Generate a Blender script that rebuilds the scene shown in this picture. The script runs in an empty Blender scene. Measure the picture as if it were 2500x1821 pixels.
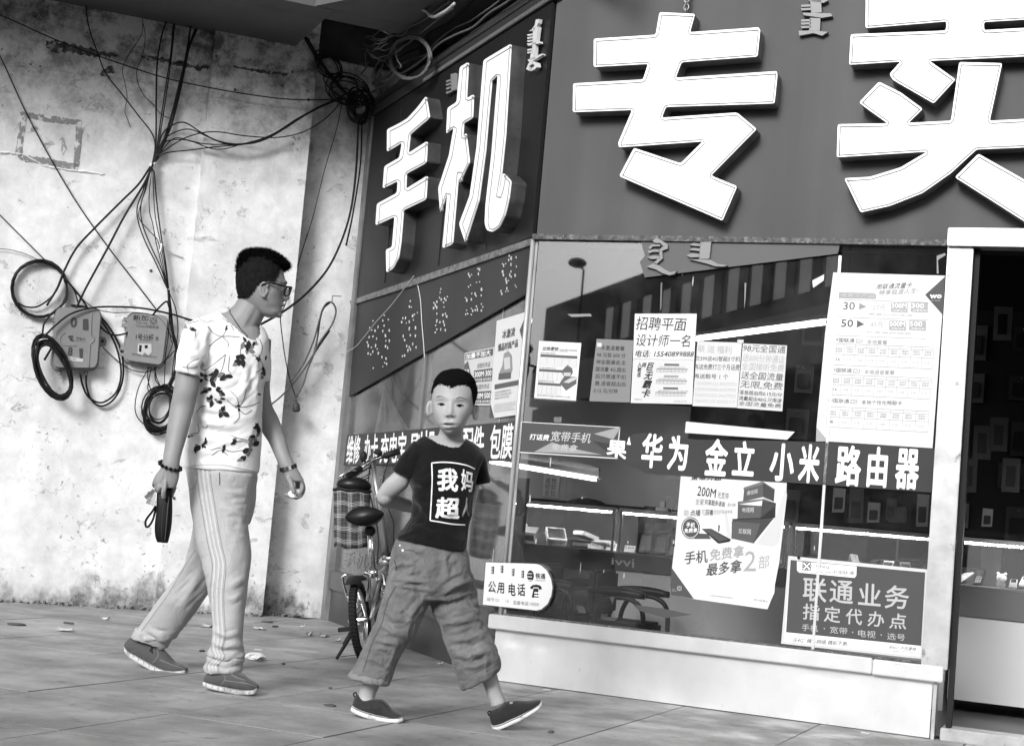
import bpy, bmesh, math, random
import numpy as np
from mathutils import Vector, Matrix, noise as mnoise
from mathutils.bvhtree import BVHTree
from mathutils.geometry import tessellate_polygon

random.seed(7)
R = math.radians
scene = bpy.context.scene
COL = scene.collection

# ------------------------------------------------------------------ camera
F_PX, CX, CY, CAM_H = 3830.0, 1250.0, 910.5, 0.82
ROLL, PITCH = R(5.0), R(4.95)
fwd = np.array([0, math.cos(PITCH), math.sin(PITCH)])
up0 = np.array([0, -math.sin(PITCH), math.cos(PITCH)])
rt0 = np.array([1.0, 0, 0])
rt = rt0 * math.cos(ROLL) + up0 * math.sin(ROLL)
up = up0 * math.cos(ROLL) - rt0 * math.sin(ROLL)
CAM = np.array([0, 0, CAM_H])
cam_data = bpy.data.cameras.new('camera')
cam = bpy.data.objects.new('camera', cam_data)
COL.objects.link(cam)
scene.camera = cam
cam_data.sensor_width = 36.0
cam_data.sensor_fit = 'HORIZONTAL'
cam_data.lens = F_PX / 2500.0 * 36.0
cam_data.clip_start, cam_data.clip_end = 0.05, 1000
m = Matrix([[rt[i], up[i], -fwd[i], CAM[i]] for i in range(3)] + [[0, 0, 0, 1]])
cam.matrix_world = m
cam_data.dof.use_dof = False

# ------------------------------------------------------------------ sky, sun, exposure
SUN_EL, SUN_AZ = R(28), R(206)     # azimuth the light comes from, clockwise from +Y
w = bpy.data.worlds.new('World'); scene.world = w; w.use_nodes = True
nt = w.node_tree; nt.nodes.clear()
sky = nt.nodes.new('ShaderNodeTexSky'); sky.sky_type = 'NISHITA'; sky.sun_disc = False
sky.sun_elevation = SUN_EL; sky.sun_rotation = SUN_AZ
sky.dust_density = 5.0; sky.air_density = 1.5
bw = nt.nodes.new('ShaderNodeRGBToBW'); bg = nt.nodes.new('ShaderNodeBackground'); wo = nt.nodes.new('ShaderNodeOutputWorld')
nt.links.new(sky.outputs[0], bw.inputs[0]); nt.links.new(bw.outputs[0], bg.inputs[0]); nt.links.new(bg.outputs[0], wo.inputs[0])
bg.inputs[1].default_value = 0.085
sun_d = bpy.data.lights.new('sun', 'SUN'); sun_d.energy = 1.5; sun_d.angle = R(18)
sun = bpy.data.objects.new('sun', sun_d); COL.objects.link(sun)
sdir = Vector((math.sin(SUN_AZ) * math.cos(SUN_EL), math.cos(SUN_AZ) * math.cos(SUN_EL), math.sin(SUN_EL)))
sun.rotation_euler = (sdir).to_track_quat('Z', 'Y').to_euler(); sun.location = (0, 0, 12)
vs = scene.view_settings
vs.view_transform = 'Standard'; vs.look = 'None'; vs.gamma = 1.0; vs.use_curve_mapping = False
vs.exposure = EXPOSURE = 1.02
scene.cycles.max_bounces = 6; scene.cycles.transparent_max_bounces = 12
scene.cycles.caustics_reflective = False; scene.cycles.caustics_refractive = False
scene.cycles.use_denoising = True

# ------------------------------------------------------------------ sight lines -> places in the world
def ray(x, y):
    d = fwd * F_PX + rt * (x - CX) - up * (y - CY)
    return d / np.linalg.norm(d)
def hit(x, y, p0, n):
    d = ray(x, y); return CAM + d * (((p0 - CAM) @ n) / (d @ n))
def proj(P):
    v = np.asarray(P, float) - CAM; dz = v @ fwd
    return CX + F_PX * (v @ rt) / dz, CY - F_PX * (v @ up) / dz
ANG_A, ANG_C = R(22.4), R(22.6)
dA = np.array([math.cos(ANG_A), math.sin(ANG_A), 0]); nA = np.array([math.sin(ANG_A), -math.cos(ANG_A), 0])
dB = np.array([math.sin(ANG_A), -math.cos(ANG_A), 0]); nB = np.array([-math.cos(ANG_A), -math.sin(ANG_A), 0])
dC = np.array([math.cos(ANG_C), -math.sin(ANG_C), 0]); nC = np.array([-math.sin(ANG_C), -math.cos(ANG_C), 0])
ZUP = np.array([0, 0, 1.0])
K = np.array([0.062, 7.607, 0.0])                 # foot of the shop's corner
A0 = -nA * 10.02                                   # a point of the plaster wall's plane
def PA(x, y, out=0.0): return hit(x, y, A0 + nA * out, nA)
def PB(x, y, out=0.0): return hit(x, y, K + nB * out, nB)
def PC(x, y, out=0.0): return hit(x, y, K + nC * out, nC)
def PG(x, y, z=0.0): return hit(x, y, np.array([0, 0, z]), ZUP)
def PY(x, y, Y): return hit(x, y, np.array([0, Y, 0.0]), np.array([0, 1.0, 0]))
def LB(u, z, out=0.0): return K + dB * u + ZUP * z + nB * out
def LC(u, z, out=0.0): return K + dC * u + ZUP * z + nC * out
def LA(a, z, out=0.0): return A0 + dA * a + ZUP * z + nA * out   # a measured from A0 (a=0 is the foot of the perpendicular)
def uvB(P): return (P - K) @ dB, P[2]
def uvC(P): return (P - K) @ dC, P[2]
def uvA(P): return (P - A0) @ dA, P[2]

# ------------------------------------------------------------------ materials (the photograph is black and white: every colour a grey)
MATS = {}
def mat(name, g, rough=0.6, metal=0.0, spec=0.5, noise=None, bump=None, coat=0.0, dirt=None, emit=0.0, streak=None):
    """g base grey; noise=(scale, amount); bump=(scale, strength, distance); dirt=(scale, threshold, grey, softness); streak=(scale, amount)"""
    if name in MATS: return MATS[name]
    if spec == .5 and g < .16 and metal == 0: spec = .16      # matt dark paints, vinyl and rubber
    mt = bpy.data.materials.new(name); mt.use_nodes = True; t = mt.node_tree
    b = t.nodes['Principled BSDF']; N = t.nodes.new; L = t.links.new
    b.inputs['Roughness'].default_value = rough; b.inputs['Metallic'].default_value = metal
    b.inputs['Specular IOR Level'].default_value = spec
    b.inputs['Base Color'].default_value = (g, g, g, 1)
    if coat: b.inputs['Coat Weight'].default_value = coat; b.inputs['Coat Roughness'].default_value = 0.1
    if emit:
        b.inputs['Emission Color'].default_value = (1, 1, 1, 1); b.inputs['Emission Strength'].default_value = emit
    tc = N('ShaderNodeTexCoord')
    cur = None
    def val(v):
        n = N('ShaderNodeValue'); n.outputs[0].default_value = v; return n.outputs[0]
    if noise:
        nz = N('ShaderNodeTexNoise'); nz.inputs['Scale'].default_value = noise[0]; nz.inputs['Detail'].default_value = 5; nz.inputs['Roughness'].default_value = .6
        L(tc.outputs['Object'], nz.inputs['Vector'])
        mr = N('ShaderNodeMapRange'); mr.inputs[1].default_value = .25; mr.inputs[2].default_value = .75
        mr.inputs[3].default_value = g * (1 - noise[1]); mr.inputs[4].default_value = min(1, g * (1 + noise[1]))
        L(nz.outputs['Fac'], mr.inputs[0]); cur = mr.outputs[0]
    if streak:
        mp = N('ShaderNodeMapping'); mp.inputs['Scale'].default_value = streak[2] if len(streak) > 2 else (1, 1, .06)
        L(tc.outputs['Object'], mp.inputs[0])
        nz = N('ShaderNodeTexNoise'); nz.inputs['Scale'].default_value = streak[0]; nz.inputs['Detail'].default_value = 4
        L(mp.outputs[0], nz.inputs['Vector'])
        mr = N('ShaderNodeMapRange'); mr.inputs[1].default_value = .3; mr.inputs[2].default_value = .7
        mr.inputs[3].default_value = 1 - streak[1]; mr.inputs[4].default_value = 1 + streak[1] * .5
        L(nz.outputs['Fac'], mr.inputs[0])
        mu = N('ShaderNodeMath'); mu.operation = 'MULTIPLY'; L(mr.outputs[0], mu.inputs[0])
        if cur: L(cur, mu.inputs[1])
        else: mu.inputs[1].default_value = g
        mu.use_clamp = True
        cur = mu.outputs[0]
    if dirt:
        nz = N('ShaderNodeTexNoise'); nz.inputs['Scale'].default_value = dirt[0]; nz.inputs['Detail'].default_value = 8; nz.inputs['Roughness'].default_value = .65
        L(tc.outputs['Object'], nz.inputs['Vector'])
        mr = N('ShaderNodeMapRange'); mr.inputs[1].default_value = dirt[1]; mr.inputs[2].default_value = dirt[1] + dirt[3]
        L(nz.outputs['Fac'], mr.inputs[0])
        mx = N('ShaderNodeMix'); mx.data_type = 'FLOAT'; L(mr.outputs[0], mx.inputs[0])
        if cur: L(cur, mx.inputs[2])
        else: mx.inputs[2].default_value = g
        mx.inputs[3].default_value = dirt[2]; cur = mx.outputs[0]
    if cur: L(cur, b.inputs['Base Color'])
    if bump:
        nz = N('ShaderNodeTexNoise'); nz.inputs['Scale'].default_value = bump[0]; nz.inputs['Detail'].default_value = 6
        L(tc.outputs['Object'], nz.inputs['Vector'])
        bp = N('ShaderNodeBump'); bp.inputs['Strength'].default_value = bump[1]; bp.inputs['Distance'].default_value = bump[2]
        L(nz.outputs['Fac'], bp.inputs['Height']); L(bp.outputs[0], b.inputs['Normal'])
    MATS[name] = mt
    return mt

def glass_mat(name, dirt=0.06, tint=0.9, ior=1.52, gain=1.25, rough=.015):
    mt = bpy.data.materials.new(name); mt.use_nodes = True; t = mt.node_tree; t.nodes.clear(); N = t.nodes.new; L = t.links.new
    o = N('ShaderNodeOutputMaterial'); tr = N('ShaderNodeBsdfTransparent'); tr.inputs[0].default_value = (tint,) * 3 + (1,)
    gl = N('ShaderNodeBsdfGlossy'); gl.inputs['Roughness'].default_value = rough; gl.inputs[0].default_value = (1, 1, 1, 1)
    fr = N('ShaderNodeFresnel'); fr.inputs[0].default_value = ior
    mm = N('ShaderNodeMath'); mm.operation = 'MULTIPLY_ADD'; mm.inputs[1].default_value = gain; mm.inputs[2].default_value = 0.03; mm.use_clamp = True
    L(fr.outputs[0], mm.inputs[0])
    m1 = N('ShaderNodeMixShader'); L(mm.outputs[0], m1.inputs[0]); L(tr.outputs[0], m1.inputs[1]); L(gl.outputs[0], m1.inputs[2])
    df = N('ShaderNodeBsdfDiffuse'); df.inputs[0].default_value = (.6, .6, .6, 1)
    tc = N('ShaderNodeTexCoord'); nz = N('ShaderNodeTexNoise'); nz.inputs['Scale'].default_value = 3.0; nz.inputs['Detail'].default_value = 9; nz.inputs['Roughness'].default_value = .75
    L(tc.outputs['Object'], nz.inputs['Vector'])
    mr = N('ShaderNodeMapRange'); mr.inputs[1].default_value = .42; mr.inputs[2].default_value = .8; mr.inputs[3].default_value = dirt * .25; mr.inputs[4].default_value = dirt * 3.2
    L(nz.outputs['Fac'], mr.inputs[0])
    m2 = N('ShaderNodeMixShader'); L(mr.outputs[0], m2.inputs[0]); L(m1.outputs[0], m2.inputs[1]); L(df.outputs[0], m2.inputs[2])
    L(m2.outputs[0], o.inputs[0]); return mt

# ------------------------------------------------------------------ objects
def wloc(o):
    v = Vector((0, 0, 0))
    while o is not None: v = v + o.location; o = o.parent
    return v
def props(o, label=None, cat=None, group=None, kind=None):
    if label: o['label'] = label
    if cat: o['category'] = cat
    if group: o['group'] = group
    if kind: o['kind'] = kind
    return o
def thing(name, label, cat, loc, group=None, kind=None):
    o = bpy.data.objects.new(name, None); o.empty_display_size = .1; COL.objects.link(o); o.location = Vector(loc)
    return props(o, label, cat, group, kind)
def link_mesh(name, me, mt, parent=None, smooth=False, **kw):
    o = bpy.data.objects.new(name, me); COL.objects.link(o)
    if parent is not None: o.parent = parent
    if mt is not None and len(me.materials) == 0: me.materials.append(mt)
    if smooth:
        me.polygons.foreach_set('use_smooth', [True] * len(me.polygons))
    return props(o, **kw)
def mk(name, verts, faces, mt, parent=None, smooth=False, origin=None, **kw):
    """mesh from world-space vertices; parent given -> relative to it; else origin at the centre of its foot"""
    V = np.asarray([tuple(v) for v in verts], float)
    if parent is not None: off = np.array(wloc(parent))
    elif origin is not None: off = np.array(origin, float)
    else: off = np.array([(V[:, 0].min() + V[:, 0].max()) / 2, (V[:, 1].min() + V[:, 1].max()) / 2, V[:, 2].min()])
    me = bpy.data.meshes.new(name); me.from_pydata((V - off).tolist(), [], [list(f) for f in faces]); me.validate(); me.update()
    o = link_mesh(name, me, mt, parent, smooth, **kw)
    if parent is None: o.location = off
    return o
class MB:
    """collects geometry in world space"""
    def __init__(s): s.v = []; s.f = []
    def add(s, v, f):
        n = len(s.v); s.v += [tuple(q) for q in v]; s.f += [[i + n for i in q] for q in f]; return s
    def box8(s, p):     # p: 8 corners, bottom 4 then top 4
        return s.add(p, [(0, 3, 2, 1), (4, 5, 6, 7), (0, 1, 5, 4), (1, 2, 6, 5), (2, 3, 7, 6), (3, 0, 4, 7)])
    def fbox(s, L, u0, u1, z0, z1, o0, o1):   # box in a wall frame
        return s.box8([L(u0, z0, o0), L(u1, z0, o0), L(u1, z0, o1), L(u0, z0, o1), L(u0, z1, o0), L(u1, z1, o0), L(u1, z1, o1), L(u0, z1, o1)])
    def obox(s, c, ax, ay, az):
        c, ax, ay, az = [np.asarray(q, float) for q in (c, ax, ay, az)]
        return s.box8([c - ax - ay - az, c + ax - ay - az, c + ax + ay - az, c - ax + ay - az, c - ax - ay + az, c + ax - ay + az, c + ax + ay + az, c - ax + ay + az])
    def tube(s, pts, r, n=8, closed=False, caps=True):
        P = [np.asarray(p, float) for p in pts]; m_ = len(P)
        rs = r if hasattr(r, '__len__') else [r] * m_
        ref = None; rings = []
        for i in range(m_):
            a = P[(i - 1) % m_] if (closed or i > 0) else P[i]; b = P[(i + 1) % m_] if (closed or i < m_ - 1) else P[i]
            t = b - a; t = t / (np.linalg.norm(t) + 1e-12)
            if ref is None:
                ref = np.cross(t, [0, 0, 1.0]);
                if np.linalg.norm(ref) < .1: ref = np.cross(t, [1.0, 0, 0])
            ref = ref - t * (ref @ t); ref = ref / (np.linalg.norm(ref) + 1e-12); b2 = np.cross(t, ref)
            rings.append([P[i] + rs[i] * (math.cos(2 * math.pi * k / n) * ref + math.sin(2 * math.pi * k / n) * b2) for k in range(n)])
        v = [q for rg in rings for q in rg]; f = []
        for i in range(m_ if closed else m_ - 1):
            j = (i + 1) % m_
            for k in range(n): f.append((i * n + k, i * n + (k + 1) % n, j * n + (k + 1) % n, j * n + k))
        if caps and not closed: f.append(tuple(range(n))[::-1]); f.append(tuple((m_ - 1) * n + k for k in range(n)))
        return s.add(v, f)
    def prism(s, pts, d):  # closed polygon pts (3-D, planar), extruded by vector d
        P = [np.asarray(p, float) for p in pts]; n = len(P); d = np.asarray(d, float)
        tri = tessellate_polygon([[Vector(p) for p in P]])
        v = P + [p + d for p in P]
        f = [tuple(t) for t in tri] + [tuple(i + n for i in t[::-1]) for t in tri] + [(i, (i + 1) % n, (i + 1) % n + n, i + n) for i in range(n)]
        return s.add(v, f)
    def sphere(s, c, r, nu=12, nv=8, ax=None):
        c = np.asarray(c, float); rr = r if hasattr(r, '__len__') else (r, r, r)
        A = ax if ax is not None else np.eye(3)
        v = []; f = []
        for i in range(nv + 1):
            th = math.pi * i / nv
            for k in range(nu):
                ph = 2 * math.pi * k / nu
                q = np.array([math.sin(th) * math.cos(ph) * rr[0], math.sin(th) * math.sin(ph) * rr[1], math.cos(th) * rr[2]])
                v.append(c + q @ A)
        for i in range(nv):
            for k in range(nu): f.append((i * nu + k, i * nu + (k + 1) % nu, (i + 1) * nu + (k + 1) % nu, (i + 1) * nu + k))
        return s.add(v, f)
    def build(s, name, mt, parent=None, smooth=False, bevel=0, fixn=True, **kw):
        o = mk(name, s.v, s.f, mt, parent, smooth, **kw); me = o.data
        if fixn or bevel:
            bm = bmesh.new(); bm.from_mesh(me)
            bmesh.ops.remove_doubles(bm, verts=bm.verts, dist=1e-5)
            bmesh.ops.recalc_face_normals(bm, faces=bm.faces)
            if bevel:
                ed = [e for e in bm.edges if len(e.link_faces) == 2 and e.calc_face_angle(0) > .5]
                bmesh.ops.bevel(bm, geom=ed, offset=bevel, segments=2, affect='EDGES', clamp_overlap=True)
            bm.to_mesh(me); bm.free()
            if smooth: me.polygons.foreach_set('use_smooth', [True] * len(me.polygons))
        return o
def smoothpath(pts, k=6):
    """Catmull-Rom through points"""
    P = [np.asarray(p, float) for p in pts]; P = [2 * P[0] - P[1]] + P + [2 * P[-1] - P[-2]]; out = []
    for i in range(1, len(P) - 2):
        for j in range(k):
            t = j / k; a, b, c, d = P[i - 1:i + 3]
            out.append(.5 * ((2 * b) + (c - a) * t + (2 * a - 5 * b + 4 * c - d) * t * t + (3 * b - a - 3 * c + d) * t ** 3))
    out.append(P[-2]); return out

# ------------------------------------------------------------------ lettering
GL = {}
def glyphs(txt, bold=0.0, res=3, spacing=1.0, shear=0.0):
    key = (txt, bold, res, spacing, shear)
    if key in GL: return GL[key]
    cu = bpy.data.curves.new('lettering', 'FONT'); cu.body = txt; cu.size = 1; cu.resolution_u = res; cu.offset = bold
    cu.space_character = spacing; cu.shear = shear; cu.fill_mode = 'FRONT'
    o = bpy.data.objects.new('lettering', cu); COL.objects.link(o)
    dg = bpy.context.evaluated_depsgraph_get(); dg.update()
    me = bpy.data.meshes.new_from_object(o.evaluated_get(dg), depsgraph=dg)
    V = np.array([v.co[:2] for v in me.vertices]) if len(me.vertices) else np.zeros((1, 2))
    Fc = [tuple(p.vertices) for p in me.polygons]
    bpy.data.objects.remove(o); bpy.data.curves.remove(cu); bpy.data.meshes.remove(me)
    mn, mx = V.min(0), V.max(0); Vn = (V - mn) / np.maximum(mx - mn, 1e-6)
    GL[key] = (Vn, Fc, (mx - mn)); return GL[key]
def quadmap(quad):
    TL, TR, BR, BL = [np.asarray(q, float) for q in quad]
    def f(s, t):       # s right 0..1, t up 0..1
        return (BL * (1 - s) + BR * s) * (1 - t) + (TL * (1 - s) + TR * s) * t
    return f
def text3(txt, quad3, mt, parent=None, name='lettering', thick=0.0, nrm=None, bold=0.0, wob=0.0, jit=0.0, res=2, shear=0.0, spacing=1.0, **kw):
    """lettering whose ink box fills the 3-D quad TL, TR, BR, BL"""
    V, Fc, dim = glyphs(txt, 0.0, res, spacing, shear); f = quadmap(quad3)
    if bold > .001 and not thick:
        bx, bz = bold / dim[0] * .62, bold / dim[1] * .62; n0 = len(V); V0, F0 = V, list(Fc)
        V0 = V0 * np.array([1 - 2 * bx, 1 - 2 * bz]) + np.array([bx, bz]); VV = []; FF = []; lay = []
        for k, (i, j) in enumerate(((0, 0), (1, .0), (-1, .0), (0, 1), (0, -1), (.7, .7), (-.7, .7), (.7, -.7), (-.7, -.7))):
            VV.append(V0 + np.array([bx * i, bz * j])); FF += [tuple(q + n0 * k for q in t_) for t_ in F0]; lay += [k] * n0
        V = np.concatenate(VV); Fc = FF
        qn = np.cross(f(1, 0) - f(0, 0), f(0, 1) - f(0, 0)); qn = qn / np.linalg.norm(qn)
        if qn @ (CAM - f(.5, .5)) < 0: qn = -qn
        W = [f(s_, t_) + qn * (.00006 * k) for (s_, t_), k in zip(V, lay)]
        return mk(name, W, Fc, mt, parent, **kw)
    W = []
    for s, t in V:
        if wob: s, t = s + wob * mnoise.noise((s * 7, t * 5, hash(len(txt)) % 9)), t + wob * 3 * mnoise.noise((s * 6 + 9, t * 3, 2.5))
        W.append(f(s, t))
    if thick and nrm is not None:
        bm = MB(); n = len(W); W2 = [p + nrm * thick for p in W]
        fs = [tuple(i + n for i in q) for q in Fc]; ec = {}
        for q in Fc:
            for i in range(len(q)):
                e = (q[i], q[(i + 1) % len(q)]); ec[e] = ec.get(e, 0) + 1
        for (a, b) in ec:
            if (b, a) not in ec: fs.append((a, b, b + n, a + n))
        return mk(name, W + W2, fs, mt, parent, **kw)
    return mk(name, W, Fc, mt, parent, **kw)
def qsub(quad, s0, s1, t0, t1):
    """sub-rectangle of a quad; s from the left, t from the TOP"""
    f = quadmap(quad); return [f(s0, 1 - t0), f(s1, 1 - t0), f(s1, 1 - t1), f(s0, 1 - t1)]

# ================================================================== THE SETTING
asphalt = mat('asphalt', .07, .9, bump=(60, .4, .01))
def paving_mat():
    mt = bpy.data.materials.new('paving_stone'); mt.use_nodes = True; t = mt.node_tree; b = t.nodes['Principled BSDF']; N = t.nodes.new; L = t.links.new
    tc = N('ShaderNodeTexCoord'); geo = N('ShaderNodeNewGeometry'); oi = N('ShaderNodeObjectInfo')
    def nz(scale, det, src, stretch=None):
        n = N('ShaderNodeTexNoise'); n.inputs['Scale'].default_value = scale; n.inputs['Detail'].default_value = det; n.inputs['Roughness'].default_value = .62
        if stretch:
            mp = N('ShaderNodeMapping'); mp.inputs['Rotation'].default_value = (0, 0, R(12)); mp.inputs['Scale'].default_value = stretch; L(src, mp.inputs[0]); L(mp.outputs[0], n.inputs['Vector'])
        else: L(src, n.inputs['Vector'])
        return n.outputs['Fac']
    P = geo.outputs['Position']
    def mr(s, a, b_, c, d):
        n = N('ShaderNodeMapRange'); n.inputs[1].default_value = a; n.inputs[2].default_value = b_; n.inputs[3].default_value = c; n.inputs[4].default_value = d; L(s, n.inputs[0]); return n.outputs[0]
    def mul(a, b_):
        n = N('ShaderNodeMath'); n.operation = 'MULTIPLY'; L(a, n.inputs[0]); L(b_, n.inputs[1]); return n.outputs[0]
    base = mr(nz(1.6, 8, P), .32, .68, .19, .34)
    streaks = mr(nz(5, 7, P, (.7, 1.3, 1)), .42, .7, 1.0, .93)
    fine = mr(nz(140, 3, P), .3, .7, .9, 1.1)
    spots = mul(mr(nz(13, 7, P), .58, .70, 1.0, .55), mr(nz(48, 4, P), .60, .72, 1.0, .7))
    slab = mul(mr(oi.outputs['Random'], 0, 1, .86, 1.1), mr(nz(3.2, 9, P), .35, .65, .82, 1.12))
    c = mul(mul(mul(mul(base, streaks), fine), spots), slab)
    L(c, b.inputs['Base Color'])
    L(mr(nz(4, 6, P), .35, .65, .42, .72), b.inputs['Roughness'])
    bp = N('ShaderNodeBump'); bp.inputs['Strength'].default_value = .35; bp.inputs['Distance'].default_value = .004
    L(nz(90, 6, P), bp.inputs['Height']); L(bp.outputs[0], b.inputs['Normal'])
    return mt
PAVE = paving_mat(); MATS['paving_stone'] = PAVE

g = MB(); S = 400
g.add([(-S, -S, -.16), (S, -S, -.16), (S, S, -.16), (-S, S, -.16)], [(0, 1, 2, 3)])
g.build('ground', asphalt, kind='structure')
# pavement bed with every slab a piece
vC = -nC
def PU(u, v, z=0): return dC * u + vC * v + ZUP * z
bed = MB()
bed.box8([PU(-9, -1.5, -.155), PU(14, -1.5, -.155), PU(14, 12, -.155), PU(-9, 12, -.155), PU(-9, -1.5, -.004), PU(14, -1.5, -.004), PU(14, 12, -.004), PU(-9, 12, -.004)])
pav = bed.build('pavement', mat('joint_dirt', .03, .95), kind='structure')
rs = random.Random(3)
slab_mesh = []
for k in range(6):
    b_ = MB(); hx, hy = .3068, .2993
    b_.box8([dC * -hx + vC * -hy + ZUP * -.03, dC * hx + vC * -hy + ZUP * -.03, dC * hx + vC * hy + ZUP * -.03, dC * -hx + vC * hy + ZUP * -.03,
             dC * -hx + vC * -hy, dC * hx + vC * -hy, dC * hx + vC * hy, dC * -hx + vC * hy])
    o = b_.build('paving_slab', PAVE, parent=None); slab_mesh.append(o.data)
    # restore vertices to slab-centred coordinates
    for v in o.data.vertices: v.co.z -= .03
    bpy.data.objects.remove(o)
U0, V0, SU, SV = -3.18, 4.775, .62, .605
placed = 0
for i in range(-9, 14):
    for j in range(-3, 13):
        u = U0 + (i + .5) * SU; v = V0 + (j + .5) * SV
        P = PU(u, v)
        if P[1] < 3.6: continue
        x, y = proj(P)
        if x < -420 or x > 2900 or y > 2200: continue
        if (P - A0) @ nA < -.25: continue                 # behind the plaster wall
        if (P - K) @ nC < -.35 and (P - K) @ nB < -.35: continue    # inside the shop
        o = bpy.data.objects.new('paving_slab', rs.choice(slab_mesh)); COL.objects.link(o); o.parent = pav
        dz = rs.uniform(-.0008, .0012)
        o.location = Vector(P) + Vector((0, 0, dz)) - wloc(pav)
        o.rotation_euler = (rs.uniform(-.0008, .0008), rs.uniform(-.0008, .0008), rs.uniform(-.0012, .0012)); placed += 1

# ------------------------------------------------------------------ plaster wall
def plaster_mat():
    mt = bpy.data.materials.new('peeling_limewash'); mt.use_nodes = True; t = mt.node_tree; b = t.nodes['Principled BSDF']; N = t.nodes.new; L = t.links.new
    geo = N('ShaderNodeNewGeometry'); P = geo.outputs['Position']
    sep = N('ShaderNodeSeparateXYZ'); L(P, sep.inputs[0]); Z = sep.outputs[2]
    def nz(scale, det, rough=.6, dist=0, sc=None):
        n = N('ShaderNodeTexNoise'); n.inputs['Scale'].default_value = scale; n.inputs['Detail'].default_value = det; n.inputs['Roughness'].default_value = rough; n.inputs['Distortion'].default_value = dist
        if sc:
            mp = N('ShaderNodeMapping'); mp.inputs['Scale'].default_value = sc; L(P, mp.inputs[0]); L(mp.outputs[0], n.inputs['Vector'])
        else: L(P, n.inputs['Vector'])
        return n.outputs['Fac']
    def mr(s, a, b_, c, d, smooth=False):
        n = N('ShaderNodeMapRange'); n.inputs[1].default_value = a; n.inputs[2].default_value = b_; n.inputs[3].default_value = c; n.inputs[4].default_value = d
        if smooth: n.interpolation_type = 'SMOOTHSTEP'
        L(s, n.inputs[0]); return n.outputs[0]
    def m2(op, a, b_):
        n = N('ShaderNodeMath'); n.operation = op
        for i, q in enumerate((a, b_)):
            if isinstance(q, (int, float)): n.inputs[i].default_value = q
            else: L(q, n.inputs[i])
        return n.outputs[0]
    def mix(f, a, b_):
        n = N('ShaderNodeMix'); n.data_type = 'FLOAT'; L(f, n.inputs[0])
        for i, q in ((2, a), (3, b_)):
            if isinstance(q, (int, float)): n.inputs[i].default_value = q
            else: L(q, n.inputs[i])
        return n.outputs[0]
    base = mr(nz(1.6, 7, .6), .3, .7, .80, .93)
    base = m2('MULTIPLY', base, mr(nz(3, 6, .6, 0, (1, 1, .25)), .35, .72, 1.0, .82))      # run-down water marks
    base = m2('MULTIPLY', base, mr(nz(7, 9, .68, .3), .38, .66, 1.04, .80)); base = m2('MULTIPLY', base, mr(nz(.9, 5, .6), .35, .65, 1.03, .85))
    # flaked-off areas, with a darker curled edge
    fl = nz(4.2, 10, .74, .6, (1, 1, 1.5))
    flake = mr(fl, .612, .618, 0, 1); edge = m2('MULTIPLY', mr(fl, .604, .612, 0, 1), mr(fl, .614, .624, 1, 0))
    base = mix(flake, base, m2('MULTIPLY', base, .86)); base = mix(m2('MULTIPLY', edge, .6), base, .2)
    # pock marks
    pk = nz(26, 6, .7); patch = mr(nz(2.2, 3), .5, .62, 0, 1)
    base = mix(m2('MULTIPLY', mr(pk, .60, .65, 0, .8), patch), base, .12)
    pk2 = nz(70, 4, .7); base = mix(mr(pk2, .7, .75, 0, .6), base, .25)
    # hairline cracks
    v = N('ShaderNodeTexVoronoi'); v.feature = 'DISTANCE_TO_EDGE'; v.inputs['Scale'].default_value = 1.7
    wv = N('ShaderNodeTexNoise'); wv.inputs['Scale'].default_value = 6; wv.inputs['Detail'].default_value = 6; L(P, wv.inputs['Vector'])
    ad = N('ShaderNodeVectorMath'); ad.operation = 'MULTIPLY_ADD'; L(wv.outputs['Color'], ad.inputs[0]); ad.inputs[1].default_value = (.35, .35, .35); L(P, ad.inputs[2]); L(ad.outputs[0], v.inputs['Vector'])
    cr = m2('MULTIPLY', mr(v.outputs['Distance'], 0, .004, 1, 0), mr(nz(1.1, 2), .54, .6, 0, .6)); base = mix(cr, base, .15)
    # old grime band at the foot; grime spots and painted canopy shade higher up
    foot = mr(m2('ADD', Z, mr(nz(4, 7, .65, 0, (1, 1, .6)), .3, .7, -.16, .2)), .0, .20, 1, 0, True)
    base = mix(m2('MULTIPLY', foot, mr(nz(12, 8, .7), .3, .6, .35, .95)), base, .05)
    top_shade_spots = m2('MULTIPLY', mr(Z, 2.7, 3.6, 0, 1), mr(nz(6, 9, .75), .44, .60, 0, .9)); base = mix(top_shade_spots, base, .10)
    L(base, b.inputs['Base Color']); b.inputs['Roughness'].default_value = .9; b.inputs['Specular IOR Level'].default_value = .2
    h = m2('ADD', m2('MULTIPLY', fl, 0.0), m2('ADD', mr(fl, .606, .618, 1, 0), m2('MULTIPLY', nz(30, 8, .65), .5)))
    h = m2('SUBTRACT', h, m2('MULTIPLY', cr, .7))
    bp = N('ShaderNodeBump'); bp.inputs['Strength'].default_value = .6; bp.inputs['Distance'].default_value = .006; L(h, bp.inputs['Height']); L(bp.outputs[0], b.inputs['Normal'])
    return mt
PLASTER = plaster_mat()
a_of = lambda x, y, o=0.0: uvA(PA(x, y, o))[0]
aL, aR = a_of(373, 1487), a_of(640, 1506, .06)
aEnd = (K - A0) @ dA + .0
wl = thing('plaster_wall', 'long whitewashed plaster wall, peeling and grimy at its foot, behind the walking man', 'wall', LA(-1, 0))
def wallpiece(name, a0, a1, z0, z1, o0, o1, nx=1, mt=PLASTER, rough=0.0, **kw):
    b = MB(); b.fbox(LA, a0, a1, z0, z1, o0, o1); return b.build(name, mt, wl, **kw)
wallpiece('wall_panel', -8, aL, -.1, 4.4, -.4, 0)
wallpiece('pilaster', aL, aR, -.1, 4.4, -.4, .06)
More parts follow.
